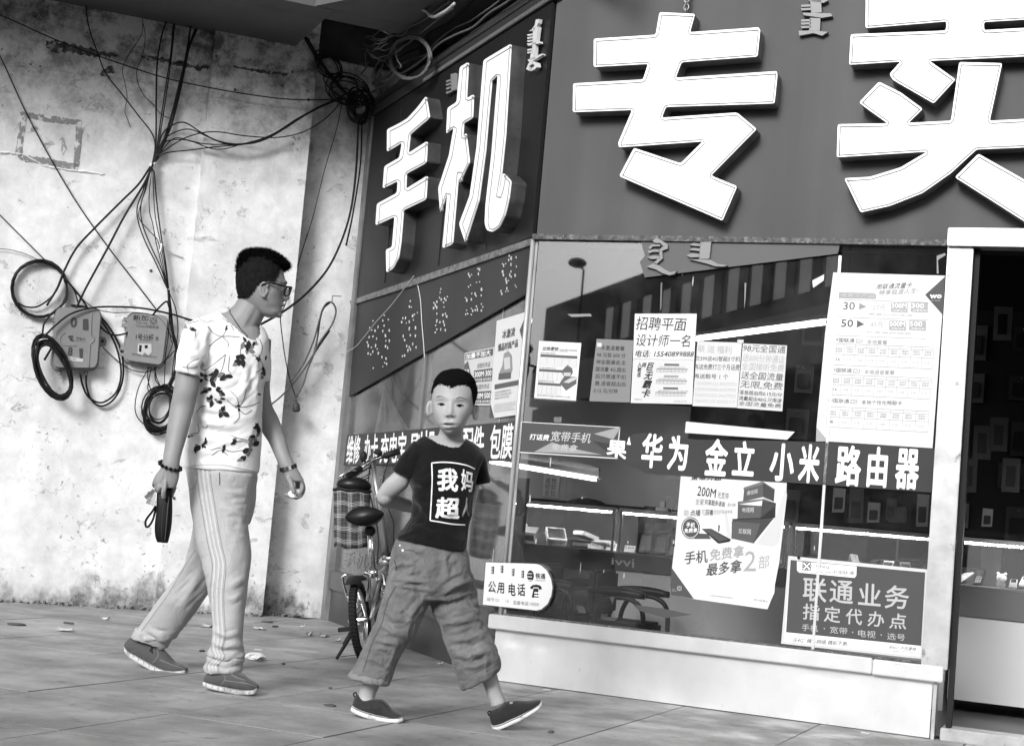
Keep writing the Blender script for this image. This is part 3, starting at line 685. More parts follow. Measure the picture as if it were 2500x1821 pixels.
class Sheet:
    def __init__(s, name, label, cat, Z, quad, plane, nrm, out, mt, part='sheet', outline=None, th=.0012, group=None):
        s.Z, s.plane, s.nrm, s.out = Z, plane, nrm, out
        s.q = [s.P(*p) for p in quad]
        s.t = thing(name, label, cat, (s.q[2] + s.q[3]) / 2, group)
        pts = [s.P(*p) for p in outline] if outline else s.q
        b = MB(); b.prism(pts, -nrm * th); s.base = b.build(part, mt, s.t)
    def P(s, x, y, o=0.0): return s.plane(*s.Z(x, y), s.out + o)
    def sub(s, s0, s1, t0, t1, o=.0): return [p + s.nrm * o for p in qsub(s.q, s0, s1, t0, t1)]
    def text(s, txt, box, mt=None, name='lettering', o=.0012, **kw):   # box in zoom pixels: 4 corners, or (s0,s1,t0,t1) fractions
        q = [s.P(*p, o) for p in box] if len(box) == 4 and hasattr(box[0], '__len__') else s.sub(*box, o)
        return text3(txt, q, mt or ink, s.t, name, **kw)
    def rect(s, box, mt, name='printed_block', o=.0008):
        q = s.sub(*box, o); return mk(name, q[::-1], [(0, 1, 2, 3)], mt, s.t)
    def poly(s, pts, mt, name='printed_shape', o=.0008):
        P_ = [s.P(*p, o) for p in pts]; tri = tessellate_polygon([[Vector(p) for p in P_]]); return mk(name, P_, tri, mt, s.t)
    def lines(s, boxes, mt, name='printed_lines', o=.001):
        b = MB()
        for bx in boxes: b.add(s.sub(*bx, o)[::-1], [(0, 1, 2, 3)])
        return b.build(name, mt, s.t, fixn=False)
    def table(s, s0, s1, t0, t1, rows, cols, mt, w=.004):
        bx = [(s0, s1, t - w * .5, t + w * .5) for t in [t0 + (t1 - t0) * i / rows for i in range(rows + 1)]] + [(c - w * .5, c + w * .5, t0, t1) for c in [s0 + (s1 - s0) * i / cols for i in range(cols + 1)]]
        return s.lines(bx, mt, 'printed_table')
    def small(s, s0, s1, t0, t1, n, mt, seed=0, words='本地套餐国内流量通话分钟资费月费优惠办理'):
        r_ = random.Random(seed); h_ = (t1 - t0) / n
        for i in range(n):
            k = r_.randint(0, 9); txt = ''.join(r_.choice(words) for _ in range(max(4, int(14 * (s1 - s0)))))
            s.text(txt, (s0, s1 - r_.uniform(0, .2) * (s1 - s0), t0 + h_ * (i + .15), t0 + h_ * (i + .85)), mt, name='fine_print', res=1)
    def tape(s, x, y, w_=26, h_=16):
        Q = [s.P(x - w_ / 2, y - h_ / 2, .0016), s.P(x + w_ / 2, y - h_ / 2 + 2, .0016), s.P(x + w_ / 2 - 2, y + h_ / 2, .0016), s.P(x - w_ / 2 + 1, y + h_ / 2, .0016)]
        mk('tape', Q[::-1], [(0, 1, 2, 3)], mat('clear_tape', .55, .2), s.t)
OUT = .004
# -- C side
s = Sheet('price_leaflet', 'small white tariff leaflet with a printed drawing, leftmost sheet on the front window', 'leaflet', ZC1, [(107, 772), (410, 787), (370, 1212), (70, 1192)], PC, nC, OUT, paper)
s.text('比快更快', (.1, .48, .09, .16), bold=.02, shear=.2); s.text('200兆', (.5, .7, .11, .17), ink2); s.small(.7, .95, .11, .16, 1, ink3, 1)
for k, t in enumerate((.22, .47, .70)):
    s.small(.06, .5, t - .035, t, 1, ink2, k); s.rect((.06, .94 if k == 0 else .62, t + .005, t + .05), ink2); s.table(.06, .94 if k == 0 else .62, t + .05, t + .19, 4, 5, ink3, .005)
s.poly([(265, 990), (290, 965), (310, 945), (345, 970), (350, 1000), (330, 1030), (375, 1030), (375, 1080), (300, 1130), (255, 1075), (285, 1030)], ink2, 'printed_drawing'); s.poly([(282, 1000), (335, 1000), (330, 1025), (285, 1025)], lightp, 'printed_drawing', .0011); s.poly([(330, 1040), (372, 1030), (372, 1050), (320, 1075), (280, 1070)], lightp, 'printed_drawing', .0012)
s.small(.06, .94, .90, .95, 1, ink3, 6); s.rect((.0, 1, .975, 1), ink2)
s = Sheet('tariff_notice', 'dark grey sheet with typed lines beside the handwritten job notice', 'notice', ZC1, [(520, 758), (785, 768), (758, 1215), (468, 1205)], PC, nC, OUT, grey_paper)
for i, (l_, b0, b1) in enumerate((('冰激凌套餐', .14, .78), ('98 元包 600 分', .06, .82), ('钟全国通话,全', .06, .84), ('国流量 4G.超出', .07, .84), ('后只限速不扣', .08, .86), ('费,语音超出后', .09, .88), ('0.15 元/分钟', .08, .68))):
    s.text(l_, (b0, b1, .10 + i * .115, .175 + i * .115), mat('typed_ink', .03, .5))
s.tape(540, 800, 34, 30)
s = Sheet('job_notice', 'large white sheet handwritten in black marker asking for a designer', 'notice', ZC1, [(795, 577), (1240, 577), (1222, 908), (782, 900)], PC, nC, OUT + .002, paper)
s.text('招聘平面', [(808, 598), (1172, 608), (1165, 702), (800, 692)], wob=.012, shear=.1, bold=-.004); s.text('设计师一名', [(808, 725), (1200, 728), (1195, 818), (802, 808)], wob=.012, shear=.15); s.text('电话: 15540899888', [(800, 838), (1222, 842), (1218, 890), (796, 888)], wob=.01, shear=.2, bold=.008)
s = Sheet('card_offer_sheet', 'white printed offer sheet directly under the handwritten job notice', 'leaflet', ZC1, [(782, 900), (1222, 908), (1208, 1228), (765, 1218)], PC, nC, OUT, paper2)
s.text('入网\n就\n选', [(815, 925), (880, 930), (860, 1035), (810, 1030)], bold=.03, shear=.15); s.text('巨\n无\n霸\n卡', [(880, 928), (935, 930), (905, 1180), (830, 1175)], bold=.035, shear=.2)
for k, t in enumerate((.10, .36, .63)):
    s.rect((.52, .76, t, t + .045), ink2 if k != 1 else ink3); s.small(.44, .95, t + .06, t + .1, 1, ink3, k); s.rect((.40, .90, t + .11, t + .125), ink2); s.table(.40, .88, t + .125, t + .19, 2, 8, ink3, .006)
s.small(.06, .2, .89, .94, 1, ink, 3, '4G沃'); s.small(.7, .92, .92, .96, 1, ink3, 4)
s = Sheet('faded_handwritten_sheet', 'faded pale sheet of light handwriting between the job notice and the darker scrawled one', 'notice', ZC1, [(1245, 775), (1565, 785), (1528, 1252), (1210, 1240)], PC, nC, OUT, paper2)
s.text('联 送 福利', [(1250, 800), (1490, 812), (1488, 868), (1246, 850)], ink4, wob=.01); s.text('交399送4G智能5寸机', [(1232, 880), (1555, 885), (1548, 920), (1228, 915)], ink2, wob=.01); s.text('再送免费打三个月话费', [(1226, 938), (1550, 942), (1545, 985), (1222, 975)], ink2, wob=.01); s.text('再送靓号 1 个', [(1222, 1008), (1470, 1012), (1466, 1050), (1218, 1040)], ink2, wob=.01)
for i in range(4): s.text(('15540899333 84277773', '15540929988 84277773', '15639123333 84277733', '1564701105 84200117')[i], (.04, .95, .62 + i * .09, .67 + i * .09), mat('ghost_ink', .42, .6))
s.tape(1268, 762, 30, 30)
s = Sheet('scrawled_offer_sheet', 'white sheet with dense shaky handwriting, rightmost of the five in a row', 'notice', ZC1, [(1572, 790), (1890, 805), (1855, 1278), (1530, 1255)], PC, nC, OUT + .001, paper2)
for i, (l_, m_) in enumerate((('98元全国通', ink2), ('送600分钟通话', ink4), ('全国接听免费', ink4), ('送全国流量', ink2), ('无限,免费', ink2), ('语音超出后0.15元/分', ink), ('流量超出40G.只限速', ink), ('全国流量免费', ink2))):
    t = (.01, .16, .29, .43, .57, .72, .81, .89)[i]; h_ = .115 if i < 5 else .065
    s.text(l_, (.02, .97, t, t + h_), m_, wob=.012, shear=.1)
s.tape(1555, 775, 46, 24)
# -- torn thin strip
s = Sheet('torn_phone_sign', 'dark printed plastic sign with peeling corner, left of the torn brand banner', 'sign', ZC1, [(-22, 1352), (690, 1392), (668, 1620), (-38, 1575)], PC, nC, OUT, mat('pale_edge', .7, .4), part='edge_strip')
s.rect((.008, .992, .02, .97), mid); s.text('打话费', (.1, .3, .37, .56), banw, bold=.02, shear=.15); s.text('宽带手机', (.31, .72, .24, .57), lightp, bold=.02, shear=.15); s.text('免费拿', (.33, .6, .64, .86), lightp, bold=.02, shear=.15)
s.poly([(500, 1440), (640, 1480), (690, 1400), (690, 1390)], mat('peeled_film', .3, .2), 'peeled_corner', .004); s.poly([(70, 1570), (200, 1500), (330, 1540), (420, 1560), (560, 1590)], mat('scuffed_film', .28, .3), 'scuff', .0016)
b = MB(); b.prism([PC(*ZC1(x, y), .0015) for x, y in ((1162, 1352), (1945, 1425), (1890, 1482), (1155, 1432))], nC * -.001); s2 = b.build('cardboard_strip', paper); props(s2, 'blank white cardboard strip above the brand banner on the window', 'cardboard')
# -- brand banner
Z0 = lambda x, y: (x, y)
s = Sheet('brand_banner', 'long dark banner with white brand words across the front window, torn at its left end', 'banner', Z0, [(1450, 1056), (2283, 1094), (2274, 1202), (1440, 1146)], PC, nC, OUT + .004, ban, outline=[(1448, 1076), (1520, 1088), (1540, 1062), (1566, 1056), (1700, 1073), (1900, 1076), (2050, 1081), (2283, 1094), (2274, 1202), (2003, 1183), (1600, 1157), (1576, 1153), (1486, 1106)])
def ch(c, x0, y0, x1, y1): s.text(c, [(x0 + 3, y0), (x1 + 3, y0 + (x1 - x0) * .066), (x1 - 4, y1 + (x1 - x0) * .066), (x0 - 4, y1)], banw, bold=.045)
D = 1.1023
for c, x0, y0, x1, y1 in (('华', 1422, 958, 1468, 1035), ('为', 1480, 963, 1524, 1040), ('金', 1562, 970, 1612, 1052), ('立', 1624, 975, 1672, 1052), ('小', 1706, 980, 1760, 1064), ('米', 1770, 982, 1816, 1068), ('路', 1852, 984, 1908, 1074), ('由', 1922, 988, 1966, 1078), ('器', 1984, 992, 2036, 1082)):
    ch(c, x0 * D, y0 * D, x1 * D, y1 * D)
s.text('果', [(1484, 1073), (1532, 1077), (1528, 1124), (1480, 1110)], banw, bold=.045)
s.poly([(1530, 1085), (1536, 1065), (1540, 1086)], banw, 'torn_letter_tip')
# -- broadband poster
s = Sheet('broadband_poster', 'tall pale poster with three stacked dark boxes and a phone, on the window centre', 'poster', ZP7, [(228, 225), (1178, 285), (1005, 1420), (132, 1290)], PC, nC, OUT, paper, outline=[(228, 225), (1178, 285), (1172, 372), (1180, 392), (1110, 1000), (1070, 1210), (1068, 1270), (1040, 1330), (1005, 1420), (345, 1328), (245, 1305), (140, 1295), (130, 1200), (148, 1060), (180, 780)])
s.text('宽带升级', [(330, 232), (600, 243), (590, 268), (310, 262)], ink, bold=.03)
s.text('200M', [(385, 315), (548, 345), (538, 422), (372, 402)], ink, bold=.01); s.text('光宽带', [(560, 362), (660, 380), (655, 440), (555, 425)], ink2)
s.text('全家', [(360, 425), (440, 430), (435, 490), (356, 482)], ink3, bold=.01); s.text('共享超多语音', [(445, 430), (628, 458), (622, 502), (440, 485)], ink, bold=.01); s.text('、超大流量', [(632, 465), (722, 470), (716, 500), (628, 500)], ink3)
s.text('能', [(258, 525), (308, 530), (302, 590), (252, 584)], ink3); s.text('点播', [(315, 530), (408, 528), (402, 585), (310, 584)], ink, bold=.01); s.text('可', [(415, 527), (452, 527), (447, 582), (412, 580)], ink3); s.text('回看', [(456, 525), (522, 530), (516, 578), (450, 578)], ink, bold=.01); s.text('的光纤有线电视', [(528, 525), (692, 530), (690, 560), (524, 575)], ink3)
def disc(cx, cy, rx, ry, mt, o, nm='printed_badge', k=28): s.poly([(cx + rx * math.cos(2 * math.pi * i / k), cy + ry * math.sin(2 * math.pi * i / k)) for i in range(k)], mt, nm, o)
disc(316, 692, 84, 98, mid, .0008); disc(316, 692, 76, 90, paper, .001); disc(316, 692, 70, 84, mid, .0012)
s.text('手机', [(280, 640), (358, 645), (352, 690), (275, 684)], banw, o=.0016, bold=.02); s.text('免费拿', [(262, 695), (378, 690), (376, 730), (258, 738)], banw, o=.0016, bold=.02)
s.poly([(345, 790), (380, 740), (470, 745), (500, 790)], mid, 'printed_phone'); s.poly([(415, 700), (500, 698), (678, 795), (665, 815), (570, 832), (555, 825)], ink, 'printed_phone', .0011); s.poly([(430, 706), (497, 704), (655, 795), (572, 815)], mid, 'printed_phone', .0013)
s.poly([(565, 665), (578, 668), (572, 725), (562, 722)], ink, 'printed_pen')
bx1 = mat('box_print_dark', .05, .5); bx2 = mat('box_print_mid', .085, .5); bx3 = mat('box_print_light', .14, .5)
for (pl, m_) in (([(685, 630), (940, 650), (880, 830), (682, 785)], bx2), ([(940, 650), (1065, 600), (1000, 680), (880, 830)], bx1), ([(690, 610), (945, 600), (1080, 490), (1060, 600), (940, 652), (690, 632)], bx1),
               ([(740, 480), (960, 495), (940, 612), (735, 618)], bx2), ([(960, 440), (1080, 470), (1075, 600), (940, 612)], bx1), ([(738, 455), (975, 430), (1082, 470), (1080, 492), (960, 445), (738, 482)], bx3),
               ([(795, 350), (965, 300), (965, 415), (785, 455)], bx2), ([(965, 285), (1070, 350), (1062, 455), (965, 415)], bx1), ([(790, 330), (960, 275), (1072, 345), (1070, 358), (965, 300), (790, 352)], bx3)):
    s.poly(pl, m_, 'printed_box', .0009)
s.text('通信网', [(820, 362), (918, 340), (914, 385), (818, 400)], lightp, o=.0016, bold=.02); s.text('电视网', [(780, 510), (885, 505), (880, 555), (778, 550)], lightp, o=.0016, bold=.02); s.text('互联网', [(745, 698), (858, 702), (854, 755), (742, 738)], lightp, o=.0016, bold=.02)
s.text('手机', [(270, 905), (462, 885), (470, 1000), (255, 1020)], mid, bold=.02); s.text('免费拿', [(490, 880), (800, 840), (795, 950), (485, 990)], lightp if False else mat('mid_print2', .3, .5), bold=.02)
s.text('最多拿', [(470, 1010), (778, 970), (772, 1088), (450, 1125)], mid, bold=.02); s.text('2', [(810, 900), (905, 895), (900, 1078), (785, 1078)], mat('mid_print2', .3, .5)); s.text('部', [(928, 940), (1025, 935), (1020, 1050), (922, 1058)], mat('mid_print2', .3, .5))
s.poly([(148, 1050), (345, 1326), (245, 1304), (140, 1294), (131, 1200)], mid, 'printed_corner'); s.text('China\nunicom', [(150, 1236), (190, 1240), (188, 1262), (148, 1258)], lightp, o=.0014)
def knot(sh, cx, cy, r_, mt, w_=.0022, o=.0016, nm='knot_logo', par=None):
    b = MB(); pts = []
    for k in range(65):
        a_ = 2 * math.pi * k / 64; rr_ = r_ * (.62 + .38 * math.cos(4 * a_)); 
        pts.append(sh.P(cx + rr_ * math.cos(a_ + .785) * 1.25, cy + rr_ * math.sin(a_ + .785) * 1.25, o))
    for i in range(64):
        p, q = pts[i], pts[i + 1]; d = q - p; n_ = np.cross(d, sh.nrm); n_ = n_ / (np.linalg.norm(n_) + 1e-9) * w_ * .5
        b.add([p + n_, q + n_, q - n_, p - n_], [(0, 1, 2, 3)])
    for k in range(4):
        a_ = math.pi / 2 * k; c_ = (cx + r_ * .85 * math.cos(a_), cy + r_ * .85 * math.sin(a_)); ring = [sh.P(c_[0] + r_ * .24 * math.cos(t_ * .628), c_[1] + r_ * .24 * math.sin(t_ * .628), o) for t_ in range(10)]
        for i in range(10):
            p, q = ring[i], ring[(i + 1) % 10]; d = q - p; n_ = np.cross(d, sh.nrm); n_ = n_ / (np.linalg.norm(n_) + 1e-9) * w_ * .5; b.add([p + n_, q + n_, q - n_, p - n_], [(0, 1, 2, 3)])
    return b.build(nm, mt, sh.t if par is None else par, fixn=False)
knot(s, 215, 1232, 20, lightp, .0016); s.text('扫一扫 码上', [(888, 1325), (1010, 1342), (1006, 1358), (885, 1342)], ink2); s.text('办理宽带详情请咨询当地营业厅', [(488, 1290), (700, 1315), (698, 1326), (486, 1300)], ink3, res=1)
s.poly([(620, 560), (640, 550), (690, 800), (640, 790)], mat('paper_tint', .5, .6), 'printed_facet', .0005); s.poly([(1178, 290), (1175, 400), (1110, 820), (1060, 860), (900, 840), (1080, 600)], mat('paper_tint', .5, .6), 'printed_facet', .0005)
b = MB(); b.sphere(s.P(165, 845, .004), .006, 8, 6); b.build('sucker', black, s.t)
# -- China unicom framed sign
s = Sheet('agency_sign', 'framed dark sign with big pale characters standing low behind the right pane', 'sign', ZR, [(110, 508), (945, 590), (912, 1127), (66, 1035)], PC, nC, OUT, mat('sign_frame_alu', .6, .35, .4), part='frame', th=.012)
s.poly([(124, 530), (932, 605), (903, 1112), (84, 1022)], mat('sign_white', .72, .4), 'white_strip', .001); s.poly([(124, 532), (932, 607), (907, 1048), (96, 966)], mid, 'sign_face', .0016)
s.poly([(162, 540), (520, 572), (518, 625), (508, 640), (175, 608), (162, 596)], banw, 'logo_plate', .0022); knot(s, 220, 570, 26, ink2, .004, .003)
s.text('China', [(277, 556), (358, 562), (356, 586), (276, 580)], ink, o=.003); s.text('unicom中国联通', [(276, 590), (505, 600), (502, 622), (275, 614)], ink, o=.003)
PLm = mat('sign_pale_letters', .42, .5)
for c, q in zip('联通业务', ([(200, 636), (342, 645), (338, 790), (195, 776)], [(362, 652), (502, 660), (498, 800), (356, 785)], [(535, 668), (668, 680), (664, 812), (528, 800)], [(695, 682), (838, 690), (832, 830), (686, 822)])): s.text(c, q, PLm, o=.0024, bold=.02)
for c, q in zip('指定代办点', ([(200, 792), (300, 800), (296, 898), (194, 888)], [(328, 808), (424, 815), (420, 912), (322, 902)], [(458, 822), (556, 830), (552, 926), (452, 916)], [(592, 838), (690, 845), (684, 938), (584, 930)], [(722, 850), (822, 858), (818, 950), (714, 942)])): s.text(c, q, PLm, o=.0024, bold=.02)
for c, q in zip(('手机', '·', '宽带', '·', '电视', '·', '选号'), ([(192, 916), (290, 924), (288, 965), (190, 957)], [(322, 940), (330, 941), (330, 949), (322, 948)], [(360, 930), (466, 940), (464, 980), (358, 972)], [(492, 962), (500, 963), (500, 971), (492, 970)], [(530, 950), (635, 960), (633, 1003), (528, 993)], [(664, 978), (672, 979), (672, 987), (664, 986)], [(705, 970), (812, 980), (810, 1018), (702, 1010)])): s.text(c, q, PLm, o=.0024)
s.text('沃4G⁺ 精心网络 精彩不断', [(136, 998), (468, 1022), (466, 1050), (134, 1025)], ink2, o=.0024, shear=.2); s.text('沃4G⁺ 不仅更快', [(712, 1045), (880, 1058), (876, 1080), (710, 1066)], ink2, o=.0024, shear=.2); s.text('www.10010.com', [(738, 1072), (868, 1082), (866, 1092), (736, 1083)], ink3, o=.0024)
b = MB(); b.sphere(s.P(172, 518, .006), .007, 8, 6); b.build('sucker', black, s.t)
# -- tariff list poster
s = Sheet('tariff_poster', 'tall white tariff price poster with printed tables beside the door post', 'poster', ZP9, [(205, 290), (957, 312), (872, 1470), (92, 1428)], PC, nC, OUT, mat('gloss_paper', .62, .3), outline=[(205, 290), (957, 312), (872, 1470), (175, 1425), (92, 1330), (150, 700)])
T = lambda txt, q, m_=ink2, **k: s.text(txt, q, m_, **k)
T('用联通流量卡', [(500, 368), (740, 355), (730, 395), (490, 405)], shear=.1); T('畅享极速人生!', [(515, 410), (780, 392), (770, 430), (512, 442)], ink3, shear=.1)
s.poly([(822, 440), (956, 318), (944, 580)], mid, 'printed_corner'); T('wo', [(855, 438), (935, 438), (932, 465), (853, 465)], banw, o=.0016, bold=.05); T('沃·精彩', [(862, 474), (925, 476), (924, 484), (861, 482)], lightp, o=.0016, res=1)
s.poly([(242, 422), (480, 428), (495, 445), (490, 468), (238, 462)], mat('light_grey_print', .3, .5), 'printed_tab'); T('流量王产品', [(255, 430), (485, 436), (482, 460), (250, 456)], lightp, o=.0016, bold=.03)
s.lines([(0.045, .9, .158, .16), (0.04, .9, .262, .264), (0.035, .88, .37, .372)], ink3)
T('30', [(275, 488), (352, 490), (348, 540), (270, 540)]); T('50', [(262, 605), (340, 608), (336, 655), (256, 655)], ink)
s.poly([(380, 495), (428, 520), (378, 540)], ink3, 'printed_arrow'); s.poly([(366, 612), (414, 638), (362, 660)], ink2, 'printed_arrow')
for i, (y, a_, b_2) in enumerate(((490, '300M', '300'), (612, '500M', '500'))):
    dx = -12 * i
    for (xa, xb, tx) in ((594, 706, a_), (728, 842, b_2)):
        s.poly([(xa + dx, y), (xb + dx, y + 4), (xb - 2 + dx, y + 70), (xa - 2 + dx, y + 64)], mat('light_grey_print', .3, .5) if i == 0 else mat('mid_print2', .3, .5), 'printed_block')
        T(tx, [(xa + 4 + dx, y + 6), (xb - (6 if tx[-1] == 'M' else 26) + dx, y + 9), (xb - (8 if tx[-1] == 'M' else 28) + dx, y + 42), (xa + 3 + dx, y + 38)], banw, o=.0016, bold=.01)
        T('流量包月', [(xa + 12 + dx, y + 48), (xb - 12 + dx, y + 52), (xb - 13 + dx, y + 62), (xa + 11 + dx, y + 58)], banw, o=.0016, res=1)
T('27元', [(470, 505), (560, 505), (556, 545), (468, 545)], ink4); T('45元', [(455, 620), (545, 622), (540, 658), (452, 658)], ink4)
s.small(.35, .8, .232, .245, 1, ink4, 2); s.small(.35, .8, .338, .351, 1, ink4, 3)
for (ya, tt, t0, t1, nc, nums) in ((728, '本地套餐', .42, .545, 9, ('16', '26', '36')), (930, '本地语音套餐', .60, .72, 9, ('16', '160')), (1135, '本地个性化畅聊卡', .79, .91, 8, ('6',))):
    x_ = 208 - (ya - 728) * .09
    T('中国联通', [(x_, ya), (x_ + 140, ya + 6), (x_ + 138, ya + 34), (x_ - 2, ya + 28)]); s.poly([(x_ + 152, ya + 8), (x_ + 196, ya + 10), (x_ + 190, ya + 36), (x_ + 146, ya + 34)], mat('light_grey_print', .3, .5), 'printed_block'); T('4G', [(x_ + 155, ya + 12), (x_ + 190, ya + 13), (x_ + 186, ya + 32), (x_ + 150, ya + 31)], banw, o=.0016, bold=.02)
    T(tt, [(x_ + 225, ya + 12), (x_ + 225 + 34 * len(tt), ya + 18), (x_ + 222 + 34 * len(tt), ya + 48), (x_ + 222, ya + 42)], ink2 if ya > 1000 else ink3)
    s.table(.07, .95, t0, t1, 1, nc, ink3, .0022); s.lines([(.07, .95, t0 + (t1 - t0) * .5 - .001, t0 + (t1 - t0) * .5 + .001), (.18, .95, t0 + .016, t0 + .018)], ink3)
    r_ = random.Random(ya)
    for c_ in range(nc):
        s0_ = .07 + .88 * c_ / nc
        if c_ == 0:
            for k, nn in enumerate(nums[:1]): s.text(nn, (s0_ + .03, s0_ + .065, t0 + (t1 - t0) * .65, t0 + (t1 - t0) * .8), ink2, res=1)
        else: s.text(r_.choice(('0.10', '0.15', '0.20', '0.30')), (s0_ + .025, s0_ + .07, t0 + (t1 - t0) * .68, t0 + (t1 - t0) * .78), ink3, res=1)
        for k in range(2): s.text(''.join(r_.choice('套餐月费国内流量语音短信') for _ in range(3)), (s0_ + .02, s0_ + .078, t0 + .024 + k * .015, t0 + .034 + k * .015), ink3, name='fine_print', res=1)
s.poly([(92, 1330), (175, 1425), (88, 1425)], mat('light_grey_print', .3, .5), 'folded_corner')
# -- public phone sign
arc = [(560, 912), (600, 925), (645, 965), (678, 1030), (690, 1100), (680, 1170), (650, 1235), (600, 1278), (560, 1287)]
s = Sheet('public_phone_sign', 'small white public telephone sign with a rounded right end, low at the shop corner', 'sign', ZI, [(150, 895), (690, 915), (690, 1290), (125, 1240)], PC, nC, OUT + .018, mat('phone_sign_edge', .05, .4), part='edge', outline=[(148, 890)] + [(x + 10, y - 4) for x, y in arc[:5]] + [(x + 10, y + 8) for x, y in arc[5:]] + [(122, 1246)], th=.01)
s.poly([(152, 898)] + arc + [(127, 1240)], mat('phone_sign_white', .6, .45), 'sign_face', .001)
for c, q in zip('公用电话', ([(178, 1048), (232, 1052), (236, 1146), (166, 1140)], [(250, 1060), (300, 1066), (300, 1152), (240, 1148)], [(338, 1066), (392, 1070), (392, 1172), (334, 1165)], [(408, 1068), (470, 1074), (470, 1172), (404, 1168)])): s.text(c, q, ink, o=.002, bold=.03)
s.text('铁通', [(554, 985), (632, 990), (632, 1034), (552, 1030)], ink, o=.002, bold=.03); s.text('CHINA RAILCOM', [(552, 1038), (632, 1042), (632, 1052), (551, 1048)], ink2, o=.002); disc(512, 1008, 28, 44, ink, .002, 'round_emblem'); s.lines([(.635, .705, t_, t_ + .012) for t_ in (.22, .29, .36)], banw, 'emblem_lines', .0026)
s.text('编号:02', [(162, 1180), (262, 1188), (258, 1218), (158, 1210)], ink3, o=.002); s.text('16', [(312, 1196), (338, 1198), (338, 1225), (312, 1222)], ink3, o=.002); s.text('监督电话:10050', [(374, 1206), (580, 1222), (578, 1254), (372, 1238)], ink2, o=.002)
s.poly([(510, 1098), (530, 1082), (560, 1078), (590, 1085), (604, 1104), (600, 1118), (580, 1118), (576, 1102), (536, 1100), (530, 1115), (512, 1112)], ink, 'printed_handset', .002); s.poly([(538, 1108), (574, 1110), (582, 1186), (522, 1182)], ink, 'printed_handset', .002)
s.lines([(.745 + .024 * i, .762 + .024 * i, .62 + .06 * j, .655 + .06 * j) for i in range(3) for j in range(3)], banw, 'printed_keys', .0026)
for (x_, y_) in ((210, 962), (285, 955), (375, 980), (452, 995)):
    b = MB()
    for k in range(5): b.add([s.P(x_ - 14, y_ - 26 + k * 12, .002), s.P(x_ + 4, y_ - 28 + k * 12, .002), s.P(x_ + 4, y_ - 22 + k * 12, .002), s.P(x_ - 12, y_ - 19 + k * 12, .002)], [(0, 1, 2, 3)])
    b.add([s.P(x_ + 2, y_ - 30, .002), s.P(x_ + 9, y_ - 30, .002), s.P(x_ + 7, y_ + 30, .002), s.P(x_ + 0, y_ + 30, .002)], [(0, 1, 2, 3)]); b.build('small_script_word', ink, s.t, fixn=False)
# -- B side
s = Sheet('repair_banner', 'long dark banner with white repair words on the angled side window behind the boy', 'banner', ZB1, [(190, 1405), (1350, 1310), (1330, 1580), (165, 1615)], PB, nB, .006, mat('banner_vinyl_b', .032, .4, noise=(3, .15)))
for c, q in (('维修', [(195, 1412), (285, 1402), (270, 1600), (180, 1605)]), ('办卡', [(312, 1405), (405, 1395), (392, 1598), (298, 1602)]), ('充电宝', [(425, 1395), (598, 1382), (585, 1595), (410, 1600)]), ('刷机', [(625, 1385), (800, 1365), (790, 1590), (612, 1594)]), ('配件', [(985, 1352), (1130, 1340), (1120, 1575), (975, 1582)]), ('包膜', [(1175, 1338), (1330, 1320), (1312, 1568), (1155, 1575)])): s.text(c, q, banw, bold=.03)
s = Sheet('snack_poster', 'tall pale poster with a cup-like drawing at the corner end of the side window', 'poster', ZB1, [(1212, 625), (1420, 562), (1365, 1265), (1180, 1290)], PB, nB, .004, paper, outline=[(1212, 625), (1420, 562), (1365, 1265), (1195, 1290), (1168, 1190)])
s.text('冰激凌', (.22, .66, .12, .21), ink2, bold=.03); s.text('爆品时尚产品', (.1, .78, .25, .33), ink2, bold=.04); s.poly([(1260, 850), (1290, 830), (1315, 860), (1320, 960), (1300, 1010), (1240, 1020), (1228, 980), (1250, 930)], ink3, 'printed_drawing'); s.poly([(1260, 880), (1300, 870), (1305, 950), (1265, 960)], paper2, 'printed_drawing', .0012); s.poly([(1225, 985), (1310, 975), (1308, 1020), (1222, 1028)], ink2, 'printed_drawing', .001)
s.rect((.04, .97, .66, .71), ink2); s.small(.06, .7, .73, .82, 3, ink3, 4); s.small(.06, .9, .86, .95, 4, ink4, 6); s.poly([(1418, 566), (1408, 730), (1398, 800), (1368, 690)], mid, 'printed_corner'); s.poly([(1168, 1190), (1195, 1290), (1160, 1288)], mid, 'printed_corner')
s = Sheet('data_plan_poster', 'half-hidden poster of dark boxed numbers behind the boy head on the side window', 'poster', ZB1, [(993, 845), (1195, 805), (1175, 1202), (985, 1205)], PB, nB, .003, paper2)
s.rect((.03, .97, .02, .14), ink2); s.text('加量不加大', (.06, .9, .03, .13), banw, o=.0016, bold=.03); s.poly([(990, 925), (1015, 900), (1035, 990), (990, 1010)], ink2); s.text('30', (.02, .18, .32, .42), banw, o=.0016)
for t in (.36, .75): s.rect((.35, .98, t, t + .22), ink2); s.text('300M·300' if t < .5 else '500M·500', (.38, .96, t + .03, t + .13), banw, o=.0016, bold=.02); s.text('省内流量 省内通话', (.38, .96, t + .155, t + .205), banw, o=.0016, res=1)
s.text('全国长市话', (.45, .9, .24, .33), ink2, shear=.2); s.text('全国长市话', (.45, .9, .62, .71), ink2, shear=.2)
# faded window lettering, low on side window
text3('手机壳', [PB(*p, -.008 + .002) for p in ((843, 1345), (925, 1355), (918, 1398), (838, 1380))], mat('faded_film_letters', .16, .6), shop, 'faded_lettering')
text3('贴', [PB(*p, -.006) for p in ((925, 1162), (955, 1160), (950, 1205), (922, 1205))], mat('faded_film_letters', .16, .6), shop, 'faded_lettering')
